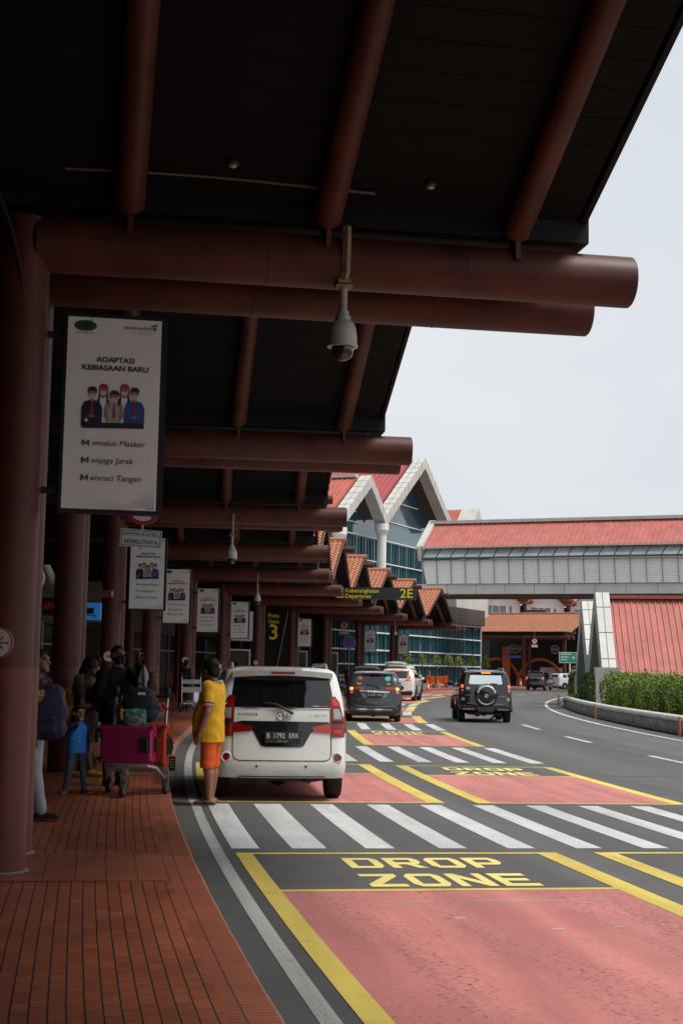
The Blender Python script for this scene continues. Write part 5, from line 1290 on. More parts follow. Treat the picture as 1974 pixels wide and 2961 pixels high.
# ---- white people carrier (closest)
LV = [(.285, .10, 4.05, .75), (.30, .03, 4.12, .800), (.36, .010, 4.16, .822), (.46, 0, 4.19, .83), (.50, .004, 4.19, .83), (.64, .03, 4.17, .832), (.80, .05, 4.12, .832), (.90, .06, 4.02, .830), (.96, .065, 3.85, .827), (1.02, .07, 3.12, .822, .16, .25),
      (1.17, .085, 2.98, .808, .15, .25), (1.35, .155, 2.70, .775, .15, .22), (1.52, .235, 2.44, .735, .14, .2), (1.58, .26, 2.34, .718, .14, .2), (1.63, .30, 2.22, .69, .14, .2), (1.665, .42, 2.05, .63, .14, .2), (1.685, .75, 1.8, .50, .12, .2), (1.692, 1.1, 1.5, .25, .1, .1)]
def mir(p): return [(-h, z) for h, z in p]
rl = [(.605, 1.31), (.67, 1.32), (.725, 1.25), (.765, 1.10), (.795, .98), (.795, .81), (.615, .81)]
AV = dict(L=4.19, W=1.664, H=1.69, wr=.305, ax=(.76, 3.415), ww=.195, paint=paint_white, levels=LV, mirror=(2.85, 1.06),
  side_glass=[('quarter_window', [(.50, 1.13), (1.0, 1.10), (1.0, 1.52), (.58, 1.50)]), ('rear_door_window', [(1.08, 1.10), (1.83, 1.07), (1.83, 1.54), (1.08, 1.53)]), ('front_door_window', [(1.90, 1.07), (2.86, 1.05), (2.42, 1.50), (1.90, 1.54)])],
  door_lines=[[(1.04, 1.54), (1.04, .62), (1.15, .40), (1.84, .36)], [(1.865, 1.55), (1.865, .34)], [(2.9, 1.06), (2.95, .6), (2.86, .34), (1.87, .34)]], handles=[(1.30, .93), (2.05, .92)],
  windscreen=[(-.70, 1.06), (.70, 1.06), (.60, 1.52), (-.60, 1.52)],
  rear_glass=[(-.63, 1.175), (.64, 1.175), (.655, 1.22), (.605, 1.54), (.57, 1.585), (-.57, 1.585), (-.605, 1.54), (-.66, 1.22)],
  rear=[('plate_surround', mat('gloss_black', (.010, .010, .011), .15, var=0, coat=.5), [(-.60, .985), (-.50, 1.005), (.58, 1.00), (.61, .975), (.42, .90), (.36, .86), (.27, .70), (.22, .685), (-.22, .685), (-.27, .70), (-.37, .88), (-.42, .90)]),
        ('tailgate_lamp', lamp_r, [(-.615, .985), (-.37, .935), (-.40, .875), (-.615, .86)]), ('tailgate_lamp', lamp_rb, mir([(-.615, .985), (-.37, .935), (-.40, .875), (-.615, .86)])),
        ('tail_lamp', lamp_r, mir(rl)), ('tail_lamp', lamp_r, rl),
        ('indicator_lens', lamp_w, [(.645, 1.165), (.715, 1.165), (.74, 1.10), (.75, 1.035), (.65, 1.035)]), ('indicator_lens', lamp_w, mir([(.645, 1.165), (.715, 1.165), (.74, 1.10), (.75, 1.035), (.65, 1.035)])),
        ('lamp_upper_lens', lamp_rb, [(.635, 1.285), (.672, 1.29), (.705, 1.24), (.712, 1.20), (.635, 1.20)]), ('lamp_lower_lens', lamp_rb, [(.65, .90), (.755, .90), (.75, .85), (.65, .85)]),
        ('lamp_divider', black_m, [(.628, 1.015), (.775, 1.015), (.782, .985), (.628, .985)]), ('lamp_divider', black_m, mir([(.628, 1.015), (.775, 1.015), (.782, .985), (.628, .985)])),
        ('reflector', lamp_r, circ(-.70, .555, .042, 18)), ('reflector', lamp_r, circ(.70, .555, .042, 18)), ('parking_sensor', black_m, circ(-.32, .445, .016, 12)), ('parking_sensor', black_m, circ(.30, .445, .016, 12)),
        ('bumper_lip', black_m, [(-.58, .295), (.58, .295), (.54, .325), (-.54, .325)]),
        ('window_sticker', lamp_w, [(.38, 1.19), (.46, 1.19), (.46, 1.20), (.38, 1.20)]), ('window_sticker', lamp_rb, [(.47, 1.19), (.58, 1.19), (.58, 1.20), (.47, 1.20)])],
  roff={'indicator_lens': .016, 'lamp_upper_lens': .016, 'lamp_lower_lens': .016, 'lamp_divider': .018, 'plate_surround': .007, 'reflector': .012, 'tailgate_lamp': .014, 'parking_sensor': .006},
  rear_lines=[('chrome_strip', chrome, .016, [(-.60, 1.165), (.62, 1.165)]), ('tailgate_gap', gap_m, .012, [(-.622, .86), (-.622, .60), (-.60, .535), (-.54, .515), (.54, .515), (.60, .535), (.622, .60), (.622, .86)]), ('bumper_crease', gap_m, .006, [(-.80, .50), (-.64, .50)]), ('bumper_crease', gap_m, .006, [(.64, .50), (.80, .50)])],
  plate=(0, .805, 'B  1792  ERK', '0 3 . 2 2'), plate_off=.022, badges=[('AVANZA', -.45, 1.085, .050, black_m, .010, 1.3, .3), ('1.5', .335, 1.08, .044, chrome, .006, 1.3, .3), ('VELOZ', .475, 1.08, .044, chrome, .006, 1.3, .3)],
  emblem=[(0, 1.072, .068, .046)], wiper=((.13, 1.10), (-.25, 1.235)), spoiler=(1.648, .17, .645, .30, .07), rails=(1.715, .75, 2.2, .62), cladding=False)
psA = psi(9)
av, avb = build_car('parked_car', 'white people carrier parked beside the man in yellow, plate B 1792 ERK', P(7.02, 2.985), psA, AV, None)
for v in ('left', 'right'):
    panel(avb, v, [(.25, 1.22), (.33, 1.20), (.36, 1.08), (.34, .92), (.28, .85), (.17, .85), (.17, 1.0), (.22, 1.1)], lamp_r, 'tail_lamp_side', av, .008, .06)
# recessed ring round the reflectors
k = MB()
for sg in (-1, 1):
    r = avb.ray_cast(Vector((-3, sg*.70, .555)), Vector((1, 0, 0)))
    k.tube([r[0]+Vector((-.004, .058*cos(a), .058*sin(a))) for a in [2*pi*i/24 for i in range(25)]], .012, 6, False)
k.build('reflector_ring', paint_white, av, smooth=True)

# ---- dark grey people carrier
def rearset(lampw=lit_red, amb=None): return []
CL = mpv_levels(4.07, 1.74, 1.60, 1.02, .93, lean=.20)
lp_l = [(-.78, 1.08), (-.655, 1.09), (-.655, .86), (-.74, .80), (-.79, .86)]
CA = dict(L=4.07, W=1.74, H=1.60, wr=.30, ax=(.72, 3.25), ww=.19, paint=paint_dgrey, levels=CL, mirror=(2.75, 1.05), mirror_m=black_m,
  side_glass=[('quarter_window', [(.5, 1.12), (.95, 1.10), (.95, 1.43), (.6, 1.41)]), ('rear_door_window', [(1.03, 1.10), (1.75, 1.08), (1.75, 1.44), (1.03, 1.43)]), ('front_door_window', [(1.82, 1.08), (2.7, 1.06), (2.3, 1.42), (1.82, 1.44)])],
  door_lines=[[(1.0, 1.4), (1.0, .5), (1.8, .35)], [(1.79, 1.4), (1.79, .35)]], handles=[(1.25, .92), (2.0, .91)],
  windscreen=[(-.68, 1.06), (.68, 1.06), (.58, 1.44), (-.58, 1.44)],
  rear_glass=[(-.61, 1.13), (.61, 1.13), (.62, 1.18), (.55, 1.46), (.50, 1.49), (-.50, 1.49), (-.55, 1.46), (-.62, 1.18)],
  rear=[('tail_lamp', lamp_r, lp_l), ('tail_lamp', lamp_r, mir(lp_l)), ('tailgate_lamp', lamp_rb, [(-.64, 1.085), (-.36, 1.075), (-.34, 1.02), (-.64, 1.02)]), ('tailgate_lamp', lamp_rb, mir([(-.64, 1.085), (-.36, 1.075), (-.34, 1.02), (-.64, 1.02)])),
        ('lit_lamp', lit_amb, [(-.76, 1.07), (-.67, 1.08), (-.67, .99), (-.77, .99)]), ('lit_lamp', lit_amb, mir([(-.76, 1.07), (-.67, 1.08), (-.67, .99), (-.77, .99)])), ('clear_lens', lamp_w, [(-.755, .965), (-.67, .965), (-.67, .89), (-.755, .89)]), ('clear_lens', lamp_w, mir([(-.755, .965), (-.67, .965), (-.67, .89), (-.755, .89)])),
        ('chrome_bar', chrome, [(-.46, .985), (.46, .955), (.46, .915), (-.46, .945)]), ('silver_recess', mat('grey_trim', (.22, .22, .23), .35, .5), [(-.44, .90), (-.30, .90), (-.26, .74), (-.36, .78)]), ('silver_recess', mat('grey_trim', (.22, .22, .23), .35, .5), mir([(-.44, .90), (-.30, .90), (-.26, .74), (-.36, .78)])),
        ('chrome_lip', chrome, [(-.56, .42), (.56, .42), (.56, .37), (-.56, .37)]), ('round_sticker', mat('green_sticker', (.02, .32, .22), .4, var=0), circ(.42, 1.36, .085, 20)), ('yellow_sticker', mat('yellow_sticker', (.55, .32, .02), .4, var=0), [(.38, 1.22), (.44, 1.19), (.50, 1.22), (.48, 1.17), (.40, 1.17)]), ('small_sticker', mat('pink_sticker', (.5, .14, .10), .4, var=0), [(-.50, 1.32), (-.38, 1.32), (-.40, 1.44), (-.49, 1.44)]), ('yellow_sticker', mat('yellow_sticker', (.55, .32, .02), .4, var=0), [(-.54, 1.17), (-.42, 1.17), (-.42, 1.21), (-.54, 1.21)]),
        ('bumper_lip', black_m, [(-.62, .215), (.62, .215), (.66, .30), (-.66, .30)])],
  roff={'lit_lamp': .018, 'clear_lens': .018, 'round_sticker': .012, 'yellow_sticker': .012, 'small_sticker': .012, 'chrome_bar': .025},
  rear_lines=[('tailgate_gap', gap_m, .012, [(-.635, .80), (-.62, .55), (.62, .55), (.635, .80)]), ('bumper_crease', grey_m, .012, [(-.60, .52), (-.4, .49), (.4, .49), (.60, .52), (.74, .42)])],
  plate=(0, .825, 'B  2729  STD', None), plate_off=.03, emblem=[(0, .95, .055, .038)], wiper=((.16, 1.07), (-.25, 1.15)), spoiler=(1.545, .21, .56, .25, .055), hbl=lamp_r, badges=[('CALYA', .45, .70, .04, chrome, .006, 1.3, 0), ('1.2', -.47, .705, .05, chrome, .006, 1.2, 0)])
psB = psi(36.3)
ca, cab = build_car('parked_car', 'dark grey people carrier with amber lamps lit, plate B 2729 STD', P(34.4, 6.60), psB-rad(2), CA)

# ---- black off-roader with the spare wheel cover
TL_ = mpv_levels(4.05, 1.695, 1.70, 1.10, 1.02, lean=.12, hl=.95)
TL_[0] = (.34, .14, 3.85, .70); TL_[1] = (.40, .03, 3.98, .80); TL_[2] = (.48, 0, 4.05, .84)
lt = [(-.79, 1.22), (-.70, 1.23), (-.70, .88), (-.77, .88), (-.80, .95)]
refl = mat('silver_mirror_glass', (.80, .86, .84), .12, 1.0, var=.03)  # pale metallic pane that mirrors its surroundings
TE = dict(L=4.05, W=1.695, H=1.70, wr=.345, ax=(.80, 3.38), ww=.215, paint=paint_black, levels=TL_, mirror=(2.75, 1.22), mirror_m=black_m, cladding=True,
  side_glass=[('quarter_window', [(.5, 1.22), (.92, 1.20), (.92, 1.53), (.58, 1.52)]), ('rear_door_window', [(1.0, 1.20), (1.72, 1.18), (1.72, 1.54), (1.0, 1.53)]), ('front_door_window', [(1.8, 1.18), (2.66, 1.16), (2.3, 1.52), (1.8, 1.54)])],
  door_lines=[[(.97, 1.5), (.97, .7), (1.15, .48)], [(1.76, 1.5), (1.76, .45)]], handles=[(1.2, 1.02), (1.95, 1.01)],
  windscreen=[(-.68, 1.16), (.68, 1.16), (.58, 1.54), (-.58, 1.54)],
  rear_glass=[(-.54, 1.26), (-.50, 1.23), (.50, 1.23), (.54, 1.26), (.50, 1.52), (.47, 1.545), (-.47, 1.545), (-.50, 1.52)], rear_glass_m=refl,
  rear=[('tail_lamp', lamp_r, lt), ('tail_lamp', lamp_r, mir(lt)), ('lit_lamp', lit_red, [(-.785, 1.20), (-.71, 1.21), (-.71, 1.11), (-.785, 1.11)]), ('lit_lamp', lit_red, mir([(-.785, 1.20), (-.71, 1.21), (-.71, 1.11), (-.785, 1.11)])),
        ('clear_lens', lamp_w, [(-.775, 1.06), (-.715, 1.06), (-.715, 1.00), (-.775, 1.00)]), ('clear_lens', lamp_w, mir([(-.775, 1.06), (-.715, 1.06), (-.715, 1.00), (-.775, 1.00)])),
        ('pale_badge', lamp_w, circ(-.57, 1.10, .075, 16, .035)), ('grey_reflector', mat('grey_lens', (.25, .25, .27), .2, var=0), [(-.78, .80), (-.68, .80), (-.68, .70), (-.78, .70)]), ('grey_reflector', mat('grey_lens', (.25, .25, .27), .2, var=0), mir([(-.78, .80), (-.68, .80), (-.68, .70), (-.78, .70)])),
        ('red_reflector', lamp_rb, [(-.78, .555), (-.64, .555), (-.64, .53), (-.78, .53)]), ('red_reflector', lamp_rb, mir([(-.78, .555), (-.64, .555), (-.64, .53), (-.78, .53)])),
        ('step_pad', mat('cream_step', (.50, .48, .40), .4, .3), [(-.72, .47), (-.36, .47), (-.36, .42), (-.72, .42)]), ('step_pad', mat('cream_step', (.50, .48, .40), .4, .3), mir([(-.72, .47), (-.36, .47), (-.36, .42), (-.72, .42)])),
        ('plate_recess', mat('dusty_plate', (.13, .14, .15), .5, var=.3, scale=12), [(-.27, .50), (.27, .50), (.24, .36), (-.24, .36)])],
  roff={'lit_lamp': .018, 'clear_lens': .018, 'step_pad': .035, 'plate_recess': .03},
  rear_lines=[('door_gap', grey_m, .012, [(-.66, .88), (-.35, .87)]), ('door_gap', grey_m, .012, [(.35, .85), (.66, .85)]), ('bumper_crease', grey_m, .012, [(-.6, .62), (-.3, .605)]), ('bumper_crease', grey_m, .012, [(.3, .60), (.6, .60)])],
  wiper=((.0, 1.22), (.38, 1.25)), spoiler=(1.635, .13, .56, .26, .07), hbl=lit_amb, rails=(1.735, .5, 2.2, .60), badges=[('7', -.6, 1.17, .06, chrome, .01, 1, 0)])
TE['badges'] = []
psC = psi(37.5)
te, teb = build_car('black_off_roader', 'black off-roader driving away with a silver ringed spare wheel cover', P(35.75, 10.22), psC, TE)
k = MB(); k.lathe([(.02, -.20), (.30, -.20), (.36, -.18), (.38, -.10), (.37, .06)], (.05, 0, .88), 'X', 36); sw = k.build('spare_wheel_cover', paint_black, te, smooth=True)
k = MB()
for a0, a1 in ((.08*pi, .92*pi), (1.14*pi, 1.86*pi)):
    pts = [(.05-.205, -(.288*cos(a)), .88+.288*sin(a)) for a in [a0+(a1-a0)*i/24 for i in range(25)]]; k.tube(pts, .040 if a0 < 1 else .017, 8)
k.build('silver_ring', mat('satin_silver', (.66, .66, .67), .35, .6, var=.03), sw, smooth=True)
k = MB(); k.tube([(.05-.21, .05*cos(a), .86+.04*sin(a)) for a in [2*pi*i/16 for i in range(17)]], .016, 6, False); k.build('emblem', chrome, sw, smooth=True)

# ---- white crossover with red lamps
VL = mpv_levels(4.58, 1.855, 1.68, 1.10, 1.02, lean=.30, hl=1.15)
lv_ = [(.52, 1.52), (.58, 1.50), (.66, 1.27), (.80, 1.16), (.80, 1.08), (.44, 1.05), (.44, 1.10), (.62, 1.15)]
CV = dict(L=4.58, W=1.855, H=1.66, wr=.36, ax=(.88, 3.54), ww=.23, paint=paint_white, levels=VL, mirror=(3.0, 1.16), cladding=True,
  side_glass=[('quarter_window', [(.62, 1.25), (1.0, 1.20), (1.0, 1.46), (.75, 1.42)]), ('rear_door_window', [(1.08, 1.20), (1.85, 1.17), (1.85, 1.49), (1.08, 1.47)]), ('front_door_window', [(1.92, 1.17), (2.9, 1.15), (2.5, 1.46), (1.92, 1.49)])],
  door_lines=[[(1.04, 1.4), (1.04, .7)], [(1.88, 1.4), (1.88, .4)]], handles=[(1.3, 1.02), (2.1, 1.01)], windscreen=[(-.74, 1.16), (.74, 1.16), (.62, 1.52), (-.62, 1.52)],
  rear_glass=[(-.56, 1.17), (.56, 1.17), (.53, 1.48), (-.53, 1.48)],
  rear=[('tail_lamp', lamp_rb, lv_), ('tail_lamp', lamp_rb, mir(lv_)), ('lit_lamp', lit_amb, [(.68, 1.16), (.78, 1.13), (.78, 1.09), (.68, 1.09)]), ('lit_lamp', lit_amb, mir([(.68, 1.16), (.78, 1.13), (.78, 1.09), (.68, 1.09)])), ('chrome_bar', chrome, [(-.43, 1.10), (.43, 1.10), (.43, 1.05), (-.43, 1.05)]),
        ('lower_bumper', black_m, [(-.80, .30), (.80, .30), (.86, .50), (-.86, .50)]), ('bumper_lamp', lamp_r, [(.5, .52), (.78, .55), (.78, .48), (.5, .46)]), ('bumper_lamp', lamp_r, mir([(.5, .52), (.78, .55), (.78, .48), (.5, .46)])), ('skid_plate', alu, [(-.6, .30), (.6, .30), (.55, .24), (-.55, .24)])],
  roff={'lit_lamp': .02, 'bumper_lamp': .016, 'skid_plate': .02}, plate=(0, .90, 'B', None), spoiler=(1.60, .30, .62, .28, .06), hbl=lit_red)
CV['plate'] = (0, .90, None, None)
build_car('white_crossover', 'white crossover with red lamps in the second lane, behind the dark grey carrier', P(64.9, 6.32), psi(67.5), CV)

# ---- black people carrier with its tailgate up
def open_gate(t, W, H, paint, z=1.55, x=.28):
    k = MB(); vs = []; n = 7
    for i in range(n):
        y = (W/2-.14)*(2*i/(n-1)-1); c = 1-(2*i/(n-1)-1)**2
        vs += [(x, y, z+.05*c), (x-.62, y, z+.20+.08*c), (x-.95, y*.94, z+.12+.05*c), (x-.95, y*.94, z+.04+.04*c), (x-.6, y, z+.12+.06*c), (x, y, z-.02+.04*c)]
    fs = []
    for i in range(n-1): fs += [(i*6+j, i*6+(j+1) % 6, (i+1)*6+(j+1) % 6, (i+1)*6+j) for j in range(6)]
    fs += [tuple(range(6)), tuple((n-1)*6+j for j in reversed(range(6)))]
    k.faces(vs, fs); o = k.build('open_tailgate', paint, t, smooth=True)
    k = MB(); k.box((x-.95+.03, 0, z+.10), (.06, W-.6, .05)); k.build('tailgate_handle', black_m, o)
    for sg in (-1, 1): k = MB(); k.cyl((x-.45, sg*(W/2-.22), z+.10), (x+.05, sg*(W/2-.16), z-.45), .018, n=8); k.build('gas_strut', alu, t)
BK = dict(CA); BK.update(paint=paint_black, rear_glass=[(-.60, .55), (.60, .55), (.62, 1.2), (.54, 1.5), (-.54, 1.5), (-.62, 1.2)], rear_glass_m=mat('dark_boot_interior', (.012, .011, .010), .9), badges=[], emblem=[], plate=(0, .42, None, None))
BK['rear'] = [r for r in CA['rear'] if r[0] in ('tail_lamp',)]
for q in ('wiper', 'spoiler'): BK.pop(q)
gate_p = mat('grey_brown_tailgate', (.11, .105, .095), .35, var=.1, coat=.3)
bk, _ = build_car('parked_car', 'black people carrier with its tailgate raised, beyond the dark grey one', P(74.5, 3.4), psi(76), BK)
open_gate(bk, 1.7, 1.6, gate_p, 1.54, .30)
VN = dict(BK); VN.update(paint=paint_silver, H=1.9, W=1.70, levels=mpv_levels(4.4, 1.70, 1.92, 1.15, 1.05, lean=.12), L=4.4, mirror=(3.0, 1.2), mirror_m=paint_silver,
  side_glass=[('quarter_window', [(.5, 1.28), (1.1, 1.28), (1.1, 1.68), (.5, 1.66)]), ('rear_door_window', [(1.2, 1.28), (2.0, 1.25), (2.0, 1.70), (1.2, 1.7)]), ('front_door_window', [(2.1, 1.25), (2.9, 1.22), (2.5, 1.66), (2.1, 1.7)])], windscreen=[(-.68, 1.2), (.68, 1.2), (.6, 1.7), (-.6, 1.7)],
  rear_glass=[(-.62, .6), (.62, .6), (.62, 1.3), (.58, 1.72), (-.58, 1.72), (-.62, 1.3)], door_lines=[[(1.15, 1.6), (1.15, .45)], [(2.05, 1.6), (2.05, .4)]])
vn, _ = build_car('white_van', 'white van with its tailgate raised, beyond the white crossover', P(84.6, 3.35), psi(87), VN)
open_gate(vn, 1.7, 1.9, paint_silver, 1.86, .24)

# ---- far black car at the bend
FB = dict(AV); FB.update(paint=paint_black, badges=[], emblem=[], rails=None, plate=(0, .93, None, None), rim=mat('cream_rim', (.5, .44, .32), .4, .3))
FB['rear'] = [('tail_lamp', lit_red, [(-.79, 1.14), (-.63, 1.16), (-.63, 1.0), (-.79, 1.0)]), ('tail_lamp', lit_red, mir([(-.79, 1.14), (-.63, 1.16), (-.63, 1.0), (-.79, 1.0)])), ('clear_lens', lamp_w, [(-.78, 1.0), (-.65, 1.0), (-.65, .90), (-.78, .90)]), ('clear_lens', lamp_w, mir([(-.78, 1.0), (-.65, 1.0), (-.65, .90), (-.78, .90)])), ('chrome_bar', chrome, [(-.48, 1.10), (.45, 1.10), (.45, 1.0), (-.48, 1.0)])]
FB['rear_lines'] = AV['rear_lines'][1:]; FB.pop('wiper', None)
build_car('black_car', 'black people carrier turning at the far bend before the porch', (17.15, 125.4, 0), rad(20), FB)
# ---- white patrol car
PL = dict(FB); PL.update(paint=mat('patrol_white', (.66, .68, .70), .3, var=.03, coat=.5), H=1.48, levels=[(z if z < 1.0 else 1.0+(z-1.0)*.72, a, c, w, *r) for (z, a, c, w, *r) in LV], rear=[], rear_lines=[], plate=(0, .6, None, None), side_glass=[(n_, [(x, 1.0+(z-1)*.72+.02) for x, z in p]) for n_, p in AV['side_glass']], windscreen=[(-.68, 1.04), (.68, 1.04), (.58, 1.36), (-.58, 1.36)], rear_glass=[(-.55, 1.13), (.55, 1.13), (.5, 1.38), (-.5, 1.38)], handles=[], door_lines=[])
PL.pop('spoiler', None)
pc, pb = build_car('patrol_car', 'white patrol car with a blue roof light bar half behind the hedge', (20.1, 134.2, 0), rad(62), PL)
for v in ('left', 'right'):
    panel(pb, v, [(1.05, .45), (1.22, .45), (1.42, .98), (1.22, .98)], lamp_rb, 'red_band', pc, .008); panel(pb, v, [(1.28, .45), (1.9, .45), (1.9, .98), (1.48, .98)], mat('patrol_blue', (.03, .05, .25), .3, var=0), 'blue_band', pc, .008)
    panel(pb, v, [(.5, 1.385), (1.9, 1.40), (1.9, 1.425), (.5, 1.41)], lamp_rb, 'red_stripe', pc, .008)
k = MB(); k.box((1.5, 0, 1.54), (.22, 1.1, .10)); k.build('light_bar', mat('blue_light_bar', (.02, .06, .35), .2, var=0), pc)
# ================================================================== people
def _cap(k, p0, p1, r0, r1, n=14):
    p0, p1 = Vector(p0), Vector(p1); d = p1-p0; L = max(d.length, 1e-4); d = d/L
    pts, rs = [], []
    for a in (-85, -60, -30): pts.append(p0+d*r0*sin(rad(a))); rs.append(r0*cos(rad(a)))
    pts.append(p0); rs.append(r0); pts.append(p1); rs.append(r1)
    for a in (30, 60, 85): pts.append(p1+d*r1*sin(rad(a))); rs.append(r1*cos(rad(a)))
    k.tube(pts, rs, n)
def _ell(k, c, r, R=None, n=16):
    c = Vector(c); i0 = len(k.v); ph = [-87]+list(range(-75, 76, 15))+[87]
    for a in ph:
        for j in range(n):
            t = 2*pi*j/n; v = Vector((r[0]*cos(rad(a))*cos(t), r[1]*cos(rad(a))*sin(t), r[2]*sin(rad(a))))
            k.v.append(c+(R @ v if R else v))
    m_ = len(ph)
    def af(f): k.f.append(f); k.mi.append(0); k.uv.append(None)
    for i in range(m_-1):
        for j in range(n): a = i0+i*n+j; b_ = i0+i*n+(j+1) % n; af((a, b_, b_+n, a+n))
    af(tuple(i0+j for j in reversed(range(n)))); af(tuple(i0+(m_-1)*n+j for j in range(n)))
def _loft(k, rings, n=22):
    i0 = len(k.v)
    for c, rx, ry in rings:
        for j in range(n):
            t = 2*pi*j/n; a, b_ = cos(t), sin(t); e = .86
            k.v.append(Vector(c)+Vector((rx*math.copysign(abs(a)**e, a), ry*math.copysign(abs(b_)**e, b_), 0)))
    def af(f): k.f.append(f); k.mi.append(0); k.uv.append(None)
    for i in range(len(rings)-1):
        for j in range(n): a = i0+i*n+j; b_ = i0+i*n+(j+1) % n; af((a, b_, b_+n, a+n))
    af(tuple(i0+j for j in reversed(range(n)))); af(tuple(i0+(len(rings)-1)*n+j for j in range(n)))
def blob(name, prims, mats, parent, voxel=.010, smooth=5, cuts=(), paint=None, wrinkle=0):
    k = MB()
    for p in prims:
        if p[0] == 'c': _cap(k, *p[1:])
        elif p[0] == 'l': _loft(k, p[1])
        else: _ell(k, *p[1:])
    o = k.build(name, mats, None)
    md = o.modifiers.new('r', 'REMESH'); md.mode = 'VOXEL'; md.voxel_size = voxel; md.adaptivity = 0
    s = o.modifiers.new('s', 'SMOOTH'); s.iterations = smooth; s.factor = .5
    bpy.context.view_layer.update()
    me = bpy.data.meshes.new_from_object(o.evaluated_get(bpy.context.evaluated_depsgraph_get())); o.modifiers.clear(); o.data = me; me.name = name
    me.materials.clear()
    for mm in (mats if isinstance(mats, (list, tuple)) else [mats]): me.materials.append(mm)
    bm = bmesh.new(); bm.from_mesh(me)
    for co, no in cuts: bmesh.ops.bisect_plane(bm, geom=bm.verts[:]+bm.edges[:]+bm.faces[:], plane_co=co, plane_no=no, clear_outer=True)
    if wrinkle:
        bm.normal_update()
        for v in bm.verts:
            c = v.co; q = sin(c.x*17+c.y*11+sin(c.z*7)*1.5); v.co = c+v.normal*wrinkle*(sin(c.x*38+c.y*26+c.z*14+2.2*sin(c.z*8+c.x*9))*.6+sin(c.z*46+c.x*18+q*2.5)*.4*max(0, q))
    for f in bm.faces:
        f.smooth = True
        f.material_index = paint(f.calc_center_median()) if paint else 0
    bm.to_mesh(me); bm.free(); o.parent = parent; return o
JD = dict(ankle=(.09, 0, .075), knee=(.095, .02, .49), hip=(.088, 0, .90), shoulder=(.175, 0, 1.425), elbow=(.235, -.03, 1.13), wrist=(.245, .05, .875), head=(0, .025, 1.635), neck=(0, -.005, 1.46), chest=(0, 0, 1.27), waist=(0, 0, 1.06), pelvis=(0, 0, .94))
